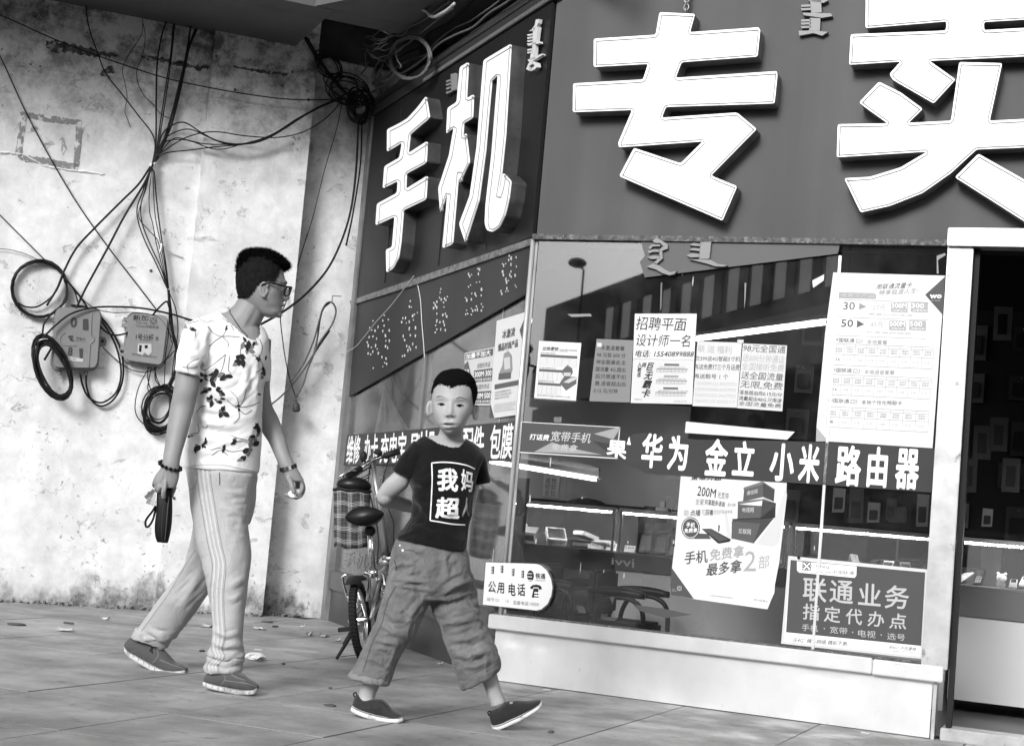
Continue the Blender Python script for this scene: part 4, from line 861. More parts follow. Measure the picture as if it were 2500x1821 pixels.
# scraps and smears on the glass
smear = mat('glue_smear', .2, .5); rr = random.Random(4)
def scrap(pts, plane, nrm, mt, o=.001): b = MB(); b.prism([plane(x, y, o) for x, y in pts], nrm * -.0006); return b.build('paper_scrap', mt, shop)
scrap([(1983, 685), (2012, 670), (2011, 685), (1985, 703)], PC, nC, paper)
scrap([(1545, 1475), (1620, 1485), (1690, 1500), (1625, 1508), (1560, 1490)], PC, nC, mat('grey_scrap', .07, .5)); scrap([(1470, 1505), (1510, 1507), (1500, 1515), (1472, 1512)], PC, nC, mat('grey_scrap', .07, .5)); scrap([(1488, 1457), (1500, 1457), (1495, 1475)], PC, nC, mat('grey_scrap', .07, .5)); scrap([(1408, 1478), (1425, 1480), (1432, 1497), (1412, 1495)], PC, nC, mat('grey_scrap', .07, .5))
scrap([(1385, 767), (1440, 766), (1446, 772), (1396, 774)], PC, nC, smear); scrap([(1352, 1018), (1372, 1018), (1370, 1032), (1352, 1030)], PC, nC, mat('grey_scrap2', .14, .5)); scrap([(1818, 690), (1822, 692), (1820, 730), (1817, 755)], PC, nC, smear); scrap([(1613, 690), (1617, 690), (1615, 750), (1611, 760)], PC, nC, mat('grey_scrap2', .14, .5)); scrap([(2287, 625), (2306, 618), (2310, 622), (2290, 635), (2292, 668), (2287, 668)], PC, nC, smear)
b = MB()
for k in range(26):
    u_, z_ = rr.uniform(.05, 1.9), rr.uniform(.4, 2.05); w_, h_ = rr.uniform(.001, .004), rr.uniform(.004, .03)
    b.prism([LC(u_ + w_ * math.cos(t_) * 1.0, z_ + h_ * math.sin(t_), .0012) for t_ in (0, 1.2, 2.3, 3.3, 4.4, 5.4)], nC * -.0006)
for k in range(16):
    u_, z_ = rr.uniform(-2.8, -.1), rr.uniform(.45, 1.9); w_, h_ = rr.uniform(.002, .006), rr.uniform(.008, .07)
    b.prism([LB(u_ + w_ * math.cos(t_), z_ + h_ * math.sin(t_), -.007) for t_ in (0, 1.2, 2.3, 3.3, 4.4, 5.4)], nB * -.0006)
b.build('glue_smears', mat('glue_specks', .4, .5), shop, kind='stuff')

# ================================================================== INSIDE THE SHOP
CO = -1.14
tube_m = mat('lit_fluorescent', .9, .5, emit=6.0); led_m = mat('lit_led', .9, .5, emit=60.0)
ctr_top = glass_mat('counter_glass', .04, .9)
grey_panel = mat('counter_valance', .13, .35, .3); white_panel = mat('counter_white', .5, .5, noise=(2, .04)); dark_panel = mat('counter_dark', .035, .4)
def counter(name, label, u0, u1, zbase, upper, lower, zval, logo=None):
    t = thing(name, label, 'display counter', LC((u0 + u1) / 2, zbase, CO - .22), 'glass display counters in a row inside the shop')
    B_ = lambda nm, *a, mt: (lambda b: b.build(nm, mt, t))(MB().fbox(LC, *a))
    B_('lower_panel', u0, u1, zbase, zval, CO - .45, CO, mt=lower)
    B_('valance', u0 - .0, u1, zval, .635, CO - .46, CO + .012, mt=upper)
    B_('shelf', u0 + .01, u1 - .01, .636, .642, CO - .44, CO, mt=mat('shelf_dark', .2, .25))
    B_('back_panel', u0 + .01, u1 - .01, .642, .868, CO - .452, CO - .446, mt=mat('counter_back', .09, .5))
    B_('front_glass', u0 + .01, u1 - .01, .642, .862, CO - .004, CO, mt=ctr_top)
    B_('top_rail', u0, u1, .862, .880, CO - .03, CO + .012, mt=steel_b)
    B_('counter_top', u0, u1, .872, .879, CO - .46, CO - .031, mt=ctr_top)
    for u_ in (u0 + .004, u1 - .016): B_('corner_rail', u_, u_ + .012, .642, .862, CO - .012, CO + .001, mt=steel_b)
    n = int((u1 - u0 - .04) / .019); b = MB()
    for k in range(n):
        u_ = u0 + .02 + k * .019; b.fbox(LC, u_, u_ + .0085, .848, .8575, CO - .026, CO - .010)
    o = b.build('led_strip', led_m, t, kind='stuff')
    B_('led_tape', u0 + .015, u1 - .015, .859, .862, CO - .032, CO - .008, mt=mat('led_glow_tape', .9, .5, emit=.25))
    return t
counter('display_counter', 'dark-panelled glass counter with phone boxes, behind the corner pane', -1.02, .145, .0, dark_panel, mat('counter_grey', .18, .5), .53)
c2 = counter('display_counter', 'pale counter lettered with four small letters, behind the broadband poster', .165, 1.10, .0, grey_panel, white_panel, .545)
text3('ivvi', [p for p in (PC(*ZI(1168, 862), CO + .014), PC(*ZI(1350, 872), CO + .014), PC(*ZI(1350, 945), CO + .014), PC(*ZI(1165, 915), CO + .014))], lightp, c2, 'lettering', bold=.02)
counter('display_counter', 'pale counter with lit strip partly behind the framed agency sign', 1.12, 1.93, .0, grey_panel, white_panel, .545)
counter('display_counter', 'tall white-panelled counter seen through the open doorway', 1.95, 3.3, .075, grey_panel, white_panel, .49)
# stock on the shelves
pb = [mat('box_white', .6, .4), mat('box_grey', .3, .4), mat('box_dark', .04, .3), mat('phone_black', .02, .15), mat('phone_silver', .4, .3, .5)]
def boxy(name, label, cat, u, z, o, w_, d_, h_, rot, mt, tilt=0.0, group=None, screen=None, trim=None):
    ca, sa = math.cos(rot), math.sin(rot); ax = dC * ca + nC * sa; ay = -dC * sa + nC * ca
    ay2 = ay * math.cos(tilt) - ZUP * math.sin(tilt); az2 = ZUP * math.cos(tilt) + ay * math.sin(tilt)
    lift = abs(d_ * math.sin(tilt)) + h_ * math.cos(tilt)
    c = LC(u, z + .0005, o) + ZUP * lift
    t = thing(name, label, cat, c - ZUP * lift, group)
    b = MB(); b.obox(c, ax * w_, ay2 * d_, az2 * h_); b.build('case' if screen is not None else 'carton', mt, t, bevel=min(.002, h_ * .3))
    if screen is not None:
        b = MB(); b.obox(c + az2 * (h_ + .0004), ax * w_ * .86, ay2 * d_ * .78, az2 * .0004); b.build('screen', screen, t)
    if trim is not None:
        b = MB(); b.obox(c + ay2 * (d_ + .0003), ax * w_ * .8, ay2 * .0003, az2 * h_ * .5); b.build('printed_end', trim, t)
    return t
ph = 'phone cartons on the corner counter shelf'
boxy('phone_carton', 'upright white carton leaning at the far left of the corner counter', 'carton', -.63, .642, CO - .12, .035, .08, .012, .3, pb[0], .9, ph, screen=pb[1])
boxy('phone_carton', 'white carton lying flat beside the leaning one', 'carton', -.50, .642, CO - .12, .05, .08, .03, .2, pb[0], .3, ph, trim=pb[2])
boxy('phone_carton', 'dark-ended grey carton with a white top near the corner seam', 'carton', -.40, .642, CO - .12, .045, .08, .03, -.25, pb[1], .2, ph, trim=pb[2])
boxy('phone_carton', 'carton with a big dark phone picture on its tilted lid', 'carton', -.23, .642, CO - .10, .055, .095, .018, -.45, pb[0], .35, ph, screen=pb[2], trim=pb[1])
boxy('phone_carton', 'two-tone dark flat carton in the middle of the shelf', 'carton', -.06, .642, CO - .09, .06, .05, .02, .0, pb[2], .0, ph, trim=pb[1])
boxy('phone_carton', 'white carton propped over the two-tone dark one', 'carton', -.06, .684, CO - .12, .045, .06, .012, .5, pb[0], -.25, ph)
boxy('phone_carton', 'low white carton with a printed edge right of the dark flat one', 'carton', .055, .642, CO - .09, .05, .05, .022, .1, pb[0], .1, ph, trim=pb[1])
for i, (u_, w_) in enumerate(((.30, .032), (.385, .030), (.47, .032), (.56, .028), (.65, .03))):
    boxy('display_phone', ('dark phone on show, first from the left on the pale counter', 'dark phone on show, second from the left on the pale counter', 'dark phone on show, third from the left on the pale counter', 'dark phone on show, fourth from the left on the pale counter', 'dark phone on show, last in the row by the poster edge')[i], 'phone', u_, .642, CO - .09, w_, .075, .005, -.2, pb[3], .75, 'dark phones on show on the pale counter', screen=pb[2])
# price cards
def card(u, z, o, w_, h_, txt=None, label='small white price card', rot=0.0, parent=None):
    t = thing('price_card', label, 'price card', LC(u, z, o), 'price cards on the counters')
    b = MB(); b.prism([LC(u - w_, z, o), LC(u + w_, z, o), LC(u + w_, z + h_, o - h_ * .4), LC(u - w_, z + h_, o - h_ * .4)], nC * -.001); b.build('card', paper, t)
    if txt: text3(txt, [LC(u - w_ * .8, z + h_ * .85, o - h_ * .33), LC(u + w_ * .8, z + h_ * .85, o - h_ * .33), LC(u + w_ * .8, z + h_ * .2, o - .004), LC(u - w_ * .8, z + h_ * .2, o - .004)], ink, t, bold=.02)
card(.03, .645, CO - .03, .045, .035, 'VIVO', 'price card lettered in capitals, left one at the counter joint'); card(.12, .645, CO - .03, .03, .04, 'MASTER', 'price card right at the joint of the two counters'); card(.22, .645, CO - .05, .03, .035, '150', 'price card with a number at the left end of the pale counter'); card(2.62, .66, CO - .05, .05, .11, None, 'blank white card standing in the doorway counter by the frame edge')
# stock on the doorway counter: bar phone, flip phone, bear phone
def px_phone(name, label, Z, quad, mt, scr, extra=None):
    P_ = [PC(*Z(*p), CO - .07) for p in quad]; c = sum(P_) / 4
    t = thing(name, label, 'phone', [c[0], c[1], .642], 'odd-shaped phones on the doorway counter')
    P_ = [p - nC * .0 + nC * (-(p[2] - .66)) * 1.2 for p in P_]
    b = MB(); b.prism(P_, (nC * .6 + ZUP * .8) * -.014); b.build('case', mt, t, bevel=.003)
    f = quadmap(P_); up_ = (nC * .6 + ZUP * .8) * .001
    b = MB(); b.add([f(.15, .55) + up_, f(.85, .55) + up_, f(.85, .92) + up_, f(.15, .92) + up_], [(0, 1, 2, 3)]); b.build('screen', scr, t, fixn=False)
    b = MB()
    for i in range(3):
        for j in range(4): b.add([f(.2 + i * .22, .08 + j * .11) + up_, f(.36 + i * .22, .08 + j * .11) + up_, f(.36 + i * .22, .15 + j * .11) + up_, f(.2 + i * .22, .15 + j * .11) + up_], [(0, 1, 2, 3)])
    b.build('keypad', pb[4] if mt is not pb[4] else pb[2], t, fixn=False); return t
ZD = ZZ(2280, 900, 2.753)
px_phone('bar_phone', 'pale phone lying slanted, leftmost on the doorway counter', ZD, [(200, 1368), (262, 1364), (180, 1425), (132, 1418)], pb[0], pb[1])
px_phone('bar_phone', 'dark keypad phone standing upright on the doorway counter', ZD, [(275, 1340), (340, 1345), (325, 1445), (262, 1440)], pb[3], pb[2])
px_phone('bar_phone', 'narrow white-edged phone at the right edge of the doorway counter', ZD, [(592, 1390), (640, 1392), (622, 1455), (568, 1450)], pb[0], pb[2])
px_phone('bar_phone', 'patterned small phone right of the white bear-shaped one', ZD, [(510, 1410), (560, 1412), (555, 1470), (502, 1465)], pb[1], pb[3])
c = PC(*ZD(455, 1405), CO - .06); t = thing('bear_phone_case', 'white rounded animal-eared phone case on the doorway counter', 'phone case', [c[0], c[1], .642], 'odd-shaped phones on the doorway counter')
b = MB(); b.sphere(c, (.026, .012, .022)); b.sphere(c + dC * -.018 + ZUP * .02, .008); b.sphere(c + dC * .018 + ZUP * .02, .008); b.build('case', pb[0], t, smooth=True)
b = MB(); b.fbox(lambda u, z, o: c + dC * u + ZUP * z + nC * o, -.022, .02, -.045, -.02, .0, .016); b.build('phone_body', pb[1], t, bevel=.004)
# items on the counter tops
b = thing('charger', 'white plug charger standing in a socket strip on the counter', 'charger', PC(*ZI(1450, 440), CO - .1))
c = LC(.37, .88, CO - .12); m_ = MB(); L_ = lambda u, z, o: c + dC * u + ZUP * z + nC * o
m_.fbox(L_, -.035, .035, .002, .022, -.02, .02); m_.build('socket_strip', pb[0], b, bevel=.003); m_ = MB(); m_.fbox(L_, -.014, .014, .023, .055, -.014, .014); m_.build('plug', pb[0], b, bevel=.003)
m_ = MB(); m_.tube(smoothpath([L_(.008, .055, 0), L_(.01, .075, 0), L_(.03, .085, 0), L_(.048, .07, 0), L_(.05, .03, 0), L_(.055, .004, .0), L_(.09, .004, .02), L_(.15, .004, .04)]), .0018, 6); m_.build('cable', pb[0], b, smooth=True)
boxy('stock_box', 'flat pile of dark boxes on the counter behind the charger', 'box', .29, .88, CO - .25, .06, .03, .012, 0, pb[2]); boxy('stock_box', 'white box lying open on the corner counter top', 'box', -.62, .88, CO - .2, .07, .05, .014, .3, pb[0]); boxy('stock_box', 'dark box leaning on the white one on the corner counter top', 'box', -.54, .909, CO - .22, .05, .04, .01, .1, pb[2], .1)
boxy('stock_box', 'small white cube box by the poster edge on the counter', 'box', .60, .88, CO - .1, .014, .014, .012, 0, pb[0])
# keyboard-like dark hump
b = MB(); b.sphere(LC(-.1, .885, CO - .2), (.12, .05, .035), 16, 8, np.array([dC, nC, ZUP])); props(b.build('dark_bag', mat('bag_black', .012, .6), smooth=True), 'low black bag lying on the corner counter top', 'bag')
# lit tubes
def lamp_tube(label, p, q, r_=.013, grp='lit fluorescent tubes in the shop'):
    t = thing('fluorescent_lamp', label, 'lamp', (p + q) / 2, grp); d = q - p; d = d / np.linalg.norm(d)
    b = MB(); b.tube([p, q], r_, 12); b.build('tube', tube_m, t, smooth=True)
    for e, s_ in ((p, -1), (q, 1)): b = MB(); b.tube([e, e + d * .02 * s_], r_ * 1.1, 12); b.build('end_cap', pb[1], t)
    b = MB(); side = ZUP * .03; m_ = (p + q) / 2; b.obox(m_ + side, d * np.linalg.norm(q - p) * .52, np.cross(d, ZUP) * .02, ZUP * .012); b.build('batten', mat('batten_white', .6, .5), t)
P_ = hit(1702, 828, LC(0, 1.98), ZUP); Q_ = hit(2020, 787, LC(0, 1.98), ZUP)
print('tube', P_, Q_)
lamp_tube('long lit ceiling tube seen above the posters', P_, Q_)
lamp_tube('lit tube glaring low behind the side and corner panes', PC(1196, 1126, -.62), PC(1458, 1170, -.62), .011)
# sloping metal shelf end lit by the low tube, and the white handwritten card
b = MB(); b.prism([PC(x, y, -.70) for x, y in ((1255, 1108), (1400, 1125), (1462, 1142), (1462, 1168), (1255, 1135))], nC * -.02); props(b.build('lamp_bracket', mat('bracket_grey', .3, .4, .3)), 'grey metal bracket above the low lit tube', 'bracket')
b = thing('wall_card', 'white card with column of dark writing hung behind the low tube', 'card', PC(1345, 1215, -1.7)); m_ = MB(); m_.prism([PC(x, y, -1.7) for x, y in ((1328, 1160), (1368, 1163), (1362, 1215), (1325, 1210))], nC * -.002); m_.build('card', paper2, b)
text3('诚\n招\n全', [PC(x, y, -1.697) for x, y in ((1331, 1165), (1344, 1166), (1341, 1210), (1329, 1208))], ink2, b); text3('性\n价\n比', [PC(x, y, -1.697) for x, y in ((1347, 1166), (1360, 1168), (1356, 1212), (1344, 1210))], ink2, b)
b = MB(); b.fbox(LC, -1.0, .35, .9, 1.5, -1.74, -1.71); props(b.build('partition_board', mat('partition_grey', .34, .5)), 'grey partition board lit behind the low tube', 'partition')
# hanging goods on the peg board at the back (right) 
hg = 'packets hanging on the back wall of the shop'
rr = random.Random(21); pk_m = [mat('packet_pale', .16, .4), mat('packet_grey', .06, .3), mat('packet_dark', .025, .3)]
desc = ['pale narrow', 'grey wide', 'dark glossy', 'pale square', 'grey long']
n_ = 0
for row, zz in enumerate((1.62, 1.36, 1.9, 2.2, 1.1)):
    for col in range(9):
        u_ = .75 + col * .33 + rr.uniform(-.05, .05); w_ = rr.uniform(.045, .085); h_ = rr.uniform(.13, .23)
        t = thing('hanging_packet', '%s phone accessory packet, column %s of the %s row on the back wall' % (desc[n_ % 5], ('one', 'two', 'three', 'four', 'five', 'six', 'seven', 'eight', 'nine')[col], ('middle', 'second lowest', 'second highest', 'top', 'bottom')[row]), 'packet', LC(u_, zz - h_, -2.93), hg)
        b = MB(); b.fbox(LC, u_ - w_, u_ + w_, zz - h_, zz, -2.95, -2.93); b.build('card_back', pk_m[n_ % 3], t)
        b = MB(); b.fbox(LC, u_ - w_ * .7, u_ + w_ * .7, zz - h_ * .85, zz - h_ * .3, -2.93, -2.905); b.build('blister', pk_m[(n_ + 1) % 3], t, bevel=.008)
        b = MB(); b.tube([LC(u_, zz - .02, -2.97), LC(u_, zz - .02, -2.86)], .003, 5); b.build('hook', steel, t); n_ += 1
# nearer goods rack just behind the right pane : a few bigger packs above counter
gk = [(2035, 1190, 2065, 1250, 0), (2075, 1190, 2110, 1275, 1), (2120, 1225, 2150, 1275, 0), (2165, 1215, 2190, 1270, 1), (2240, 1205, 2268, 1285, 0), (2400, 1240, 2425, 1285, 0)]
for i, (x0, y0, x1, y1, k) in enumerate(gk):
    o_ = -1.75; q = [PC(x0, y0, o_), PC(x1, y0 + 3, o_), PC(x1 - 4, y1, o_), PC(x0 - 4, y1, o_)]
    t = thing('hanging_packet', ('tall paper pack near the glass joint under the banner', 'wide pale pack second right of the glass joint', 'curved-top pack in the middle of the right pane', 'slim pack right of the curved-top one', 'pale pack next to the door post', 'clear bottle-like pack just inside the doorway')[i], 'packet', (q[2] + q[3]) / 2, 'packs hung above the lit counter')
    b = MB(); b.prism(q, nC * -.02); b.build('card_back', pk_m[k], t); f = quadmap(q); b = MB(); b.prism([f(.15, .12) + nC * .004, f(.85, .12) + nC * .004, f(.85, .62) + nC * .004, f(.15, .62) + nC * .004], nC * -.012); b.build('blister', pk_m[2], t, bevel=.003)
for i, (x, y) in enumerate(((2350, 770), (2400, 1080), (2450, 790), (2365, 1160), (2470, 1160), (2440, 1060))):
    q = [PC(x - 22, y - 42, -1.9), PC(x + 22, y - 40, -1.9), PC(x + 18, y + 42, -1.9), PC(x - 26, y + 40, -1.9)]
    t = thing('phone_cover_packet', ('upper left', 'middle left', 'upper right pale-framed', 'lower left', 'lower right', 'middle right')[i] + ' phone cover packet hanging in the dark doorway', 'packet', (q[2] + q[3]) / 2, 'phone covers hanging in the doorway')
    b = MB(); b.prism(q, nC * -.01); b.build('card_back', pk_m[(0, 1, 0, 1, 1, 1)[i]], t); f = quadmap(q); b = MB(); b.prism([f(.2, .15) + nC * .003, f(.8, .15) + nC * .003, f(.8, .8) + nC * .003, f(.2, .8) + nC * .003], nC * -.008); b.build('cover', pk_m[2], t, bevel=.004)
# chairs with padded arms inside
def chair(label, x0, x1, y, yb, o_, dirx):
    c0, c1 = PC(x0, y, o_), PC(x1, y + (x1 - x0) * .09, o_); foot = LC(*uvC((c0 + c1) / 2)[:1], .012, o_)
    t = thing('armchair', label, 'chair', foot, 'black padded chairs in front of the counters')
    z_ = (c0[2] + c1[2]) / 2
    u0, u1 = uvC(c0)[0], uvC(c1)[0]
    for oo in (o_, o_ - .42):
        b = MB(); pts = [LC(u0 + (u1 - u0) * k / 10, z_ + .008 * math.sin(math.pi * k / 10), oo) for k in range(11)]; b.tube(pts, [.010 + .014 * math.sin(math.pi * (k + .6) / 11.2) ** .5 for k in range(11)], 10); b.build('armrest', mat('arm_pad_black', .012, .35), t, smooth=True)
        b = MB(); w_ = u1 - u0
        b.tube(smoothpath([LC(u0 + w_ * .12, .014, oo), LC(u0 + w_ * .13, z_ - .16, oo), LC(u0 + w_ * .25, z_ - .05, oo), LC(u0 + w_ * .45, z_ - .022, oo), LC(u0 + w_ * .75, z_ - .022, oo), LC(u0 + w_ * .97, z_ - .07, oo), LC(u0 + w_ * 1.02, z_ - .2, oo), LC(u0 + w_ * 1.03, .014, oo)]), .0125, 10); b.build('arm_frame', mat('chair_tube', .02, .3), t, smooth=True)
    b = MB(); b.fbox(LC, u0 + .02, u1 - .02, z_ - .2, z_ - .14, o_ - .40, o_ - .02); b.build('seat', mat('seat_black', .02, .6), t, bevel=.015)
    b = MB(); b.fbox(LC, u0 - .02, u0 + .03, z_ - .12, z_ + .10, o_ - .38, o_ - .04); b.build('backrest', mat('seat_black', .02, .6), t, bevel=.015)
chair('black armchair with padded arm facing the lettered counter', 1436, 1574, 1442, 1530, -.35, 1)
chair('black armchair half hidden behind the public phone sign', 1300, 1400, 1423, 1500, -.50, 1)
# hanging plastic sheet behind side window
v = []; f_ = []; nx = 14
for j in range(12):
    for i in range(nx):
        t_ = j / 11; x = 937 + (i / (nx - 1) - .25) * (12 + 95 * t_ ** 1.3); y = 940 + t_ * 125 + abs(i - 4) * 1.0
        v.append(PB(x, y, -.10 + .02 * math.sin(i * 1.9)))
for j in range(11):
    for i in range(nx - 1): q = j * nx + i; f_.append((q, q + 1, q + nx + 1, q + nx))
props(mk('plastic_sheet', v, f_, mat('milky_plastic', .45, .35), None, True), 'milky plastic sheet gathered on a hook inside the side window', 'plastic sheet')
b = MB(); b.fbox(LB, -2.85, -.15, .33, .98, -.14, -.12); props(b.build('window_board', mat('window_board', .08, .5, noise=(3, .3))), 'grey board closing the lower half of the side window inside', 'board')

# ================================================================== BUILDING ACROSS THE STREET (seen only as a reflection)
def mirC(P): P = np.asarray(P, float); return P - 2 * ((P - K) @ nC) * nC
thv = R(14.6); vR = np.array([-math.sin(thv), math.cos(thv), 0]); nR = np.array([-math.cos(thv), -math.sin(thv), 0])
Q0 = CAM + ray(1680, 740) * (48 / ray(1680, 740)[1])
def PRf(x, y, o=0): return hit(x, y, Q0 + nR * o, nR)
def inR(P): return (P - Q0) @ vR, P[2]
def LR(s_, z, o=0): return Q0 * np.array([1, 1, 0]) + vR * s_ + ZUP * z + nR * o
sE, zE = inR(PRf(1334, 743)); s2_, zE2 = inR(PRf(1490, 706)); zw = inR(PRf(1680, 740))[1]
print('refl', sE, zE, s2_, zE2, zw)
ob = thing('street_block', 'long plain block with a row of windows across the street, mirrored in the shop window', 'building', mirC(LR(0, 0, -5)))
def rbox(nm, s0, s1, z0, z1, o0, o1, mt):
    P8 = [LR(s0, z0, o0), LR(s1, z0, o0), LR(s1, z0, o1), LR(s0, z0, o1), LR(s0, z1, o0), LR(s1, z1, o0), LR(s1, z1, o1), LR(s0, z1, o1)]
    b = MB(); b.box8([mirC(p) for p in P8]); return b.build(nm, mt, ob)
zt_ = (zE + zE2) / 2; SB = -22
fac = mat('block_render', .26, .8, noise=(.3, .1)); pale = mat('block_pale_band', .8, .8); win = mat('block_window', .85, .15, 1.0); wind = mat('block_window_dark', .12, .3)
rbox('wall', SB, sE, 0, zt_, -12, 0, fac)
for k, (xa, xb, yt, ybm) in enumerate(((595, 645, 608, 705), (712, 770, 572, 690), (860, 918, 545, 640), (1000, 1055, 518, 610), (1140, 1205, 488, 585), (1295, 1368, 452, 575), (1470, 1548, 412, 543), (1640, 1718, 372, 508), (1810, 1890, 330, 473), (1990, 2075, 290, 430), (2180, 2270, 250, 390))):
    A_, B_ = PRf(*ZC1(xa, (yt + ybm) / 2 + 8)), PRf(*ZC1(xb, (yt + ybm) / 2 - 8)); sa, sb = inR(A_)[0], inR(B_)[0]; zc = zw
    hh = .62 * 1.0
    sa, sb = max(sa, sb), min(sa, sb); rbox('window', sb, sa, zc - hh, zc + hh, .0, .06, win); rbox('window_return', sb - (sa - sb) * .75, sb - .05, zc - hh, zc + hh, .0, .05, wind)
rbox('ledge', SB, sE, zw - 2.6, zw - 1.15, .0, .35, pale)
rbox('lower_wall', SB, sE, 0, zw - 2.7, .01, .2, mat('block_lower', .05, .8))

# street lamp and pole across the road, mirrored in the pane's bright corner
lm = thing('street_lamp', 'street lamp on a pole across the road, mirrored in the upper left of the pane', 'street lamp', mirC(LR(30, 0, 0)))
def PRm(x, y, o): return mirC(PRf(x, y, o))
b = MB(); b.sphere(PRm(1410, 642, 6), (.24, .24, .13)); b.build('lamp_head', darkm, lm, smooth=True)
p0 = PRm(1425, 660, 6); b = MB(); b.tube([PRm(1412, 645, 6), p0, np.array([p0[0], p0[1], 0])], .03, 8); b.build('pole', darkm, lm, smooth=True)

# more small stock lying on the counter shelves
rr = random.Random(77); kinds = [('phone_carton', 'carton'), ('display_phone', 'phone')]
for i in range(11):
    u_ = (-.93, -.86, -.78, -.70, .74, .82, .90, .98, 1.2, 1.3, 1.42)[i]
    boxy('stock_carton', ('pale', 'grey', 'dark')[i % 3] + ' small carton on the counter shelf, ' + ('leftmost behind the boy arm', 'second behind the boy arm', 'third behind the boy arm', 'fourth behind the boy arm', 'first behind the poster edge', 'second behind the poster', 'third behind the poster', 'last behind the poster', 'first behind the agency sign top', 'second behind the agency sign top', 'third behind the agency sign top')[i], 'carton', u_, .642, CO - .12 - rr.uniform(0, .08), rr.uniform(.02, .035), rr.uniform(.04, .07), rr.uniform(.01, .03), rr.uniform(-.5, .5), pb[i % 3], rr.uniform(.1, .5), 'small cartons on the counter shelves', trim=pb[(i + 1) % 3])
for i, u_ in enumerate((1.52, 1.60, 1.70, 1.80, 1.88)):
    boxy('display_phone', 'small phone on show above the agency sign, ' + ('first', 'second', 'third', 'fourth', 'fifth')[i] + ' from the glass joint', 'phone', u_, .642, CO - .08, .026, .06, .005, rr.uniform(-.4, .4), pb[(3, 0, 4, 3, 0)[i]], .7, 'small phones on show above the agency sign', screen=pb[2])

# ================================================================== CABLES ON THE WALL
cab = mat('cable_black', .006, .6, spec=.3); cab_g = mat('cable_grey', .16, .5); cab_w = mat('cable_pale', .5, .5)
def LZ(z): return z
ZW = ZZ(0, 0, 2.36); ZX = ZZ(0, 550, 3.004); ZT = ZZ(740, 0, 5.9)
def cable(label, Z, pts, r_, o=.03, mt=cab, group=None, plane=PA, outs=None, name='cable', k=7):
    q = smoothpath([np.array([x, y, 0.]) for x, y in pts], k); n = len(q); P_ = []
    for i, p in enumerate(q):
        oo = o if outs is None else float(np.interp(i / (n - 1), np.linspace(0, 1, len(outs)), outs))
        P_.append(plane(*Z(p[0], p[1]), oo))
    b = MB(); b.tube(P_, r_, 6); return props(b.build(name, mt, smooth=True), label, 'cable', group)
gB_ = 'thin cables gathered into the tied bundle on the wall'
knotp = (880, 940)
ups = [('leaving the canopy furthest left of the tied bundle', [(1055, -20), (960, 125), (925, 240), (905, 380), (900, 600), (898, 820), knotp], .0055),
      ('second from the left running up to the canopy', [(998, 140), (985, 300), (955, 500), (925, 700), (905, 840), (882, 940)], .004),
      ('third from the left running up to the canopy', [(1006, 140), (990, 310), (965, 500), (935, 700), (912, 840), (886, 938)], .004),
      ('thick one leaving upward past the canopy edge', [(1109, -20), (1095, 180), (1065, 360), (1030, 500), (985, 680), (930, 850), (884, 945)], .0065),
      ('thick twin beside the gouged mortar', [(1125, 170), (1080, 300), (1050, 430), (1010, 600), (950, 800), (888, 940)], .007),
      ('bowed strand right of the thick pair', [(1135, 170), (1090, 280), (1060, 420), (1030, 560), (985, 730), (925, 870), (890, 945)], .006)]
for l_, p_, r_ in ups: cable('black cable, ' + l_, ZW, p_, r_, .03 + random.uniform(0, .015), group=gB_)
right = [([(905, 900), (960, 860), (1080, 790), (1230, 760), (1420, 785), (1600, 793), (1750, 760), (1880, 680), (1985, 565)], .004, 'lowest sagging line from the bundle across to the dark corner'),
         ([(900, 890), (950, 820), (1050, 805), (1180, 830), (1330, 832), (1450, 820), (1600, 760), (1780, 650), (1990, 560)], .004, 'line dipping once before the pilaster edge'),
         ([(912, 860), (960, 790), (1080, 745), (1200, 790), (1320, 835), (1440, 826), (1560, 780), (1760, 665), (1985, 550)], .004, 'line with a hump near the bundle'),
         ([(905, 870), (945, 760), (1050, 705), (1160, 765), (1260, 815), (1400, 832), (1550, 795), (1800, 640), (1990, 545)], .0045, 'highest humped line from the bundle'),
         ([(898, 930), (950, 885), (1100, 865), (1260, 845), (1420, 830), (1560, 785), (1700, 700), (1850, 610), (1995, 570)], .004, 'straightest line from the knot to the corner'),
         ([(905, 905), (1000, 800), (1100, 815), (1250, 862), (1400, 830), (1560, 780), (1720, 680), (1880, 600), (1990, 560)], .0035, 'thin line with a shallow belly')]
for p_, r_, l_ in right: cable('black cable, ' + l_, ZW, p_, r_, outs=[.04, .06, .13, .15, .16, .1], group=gB_)
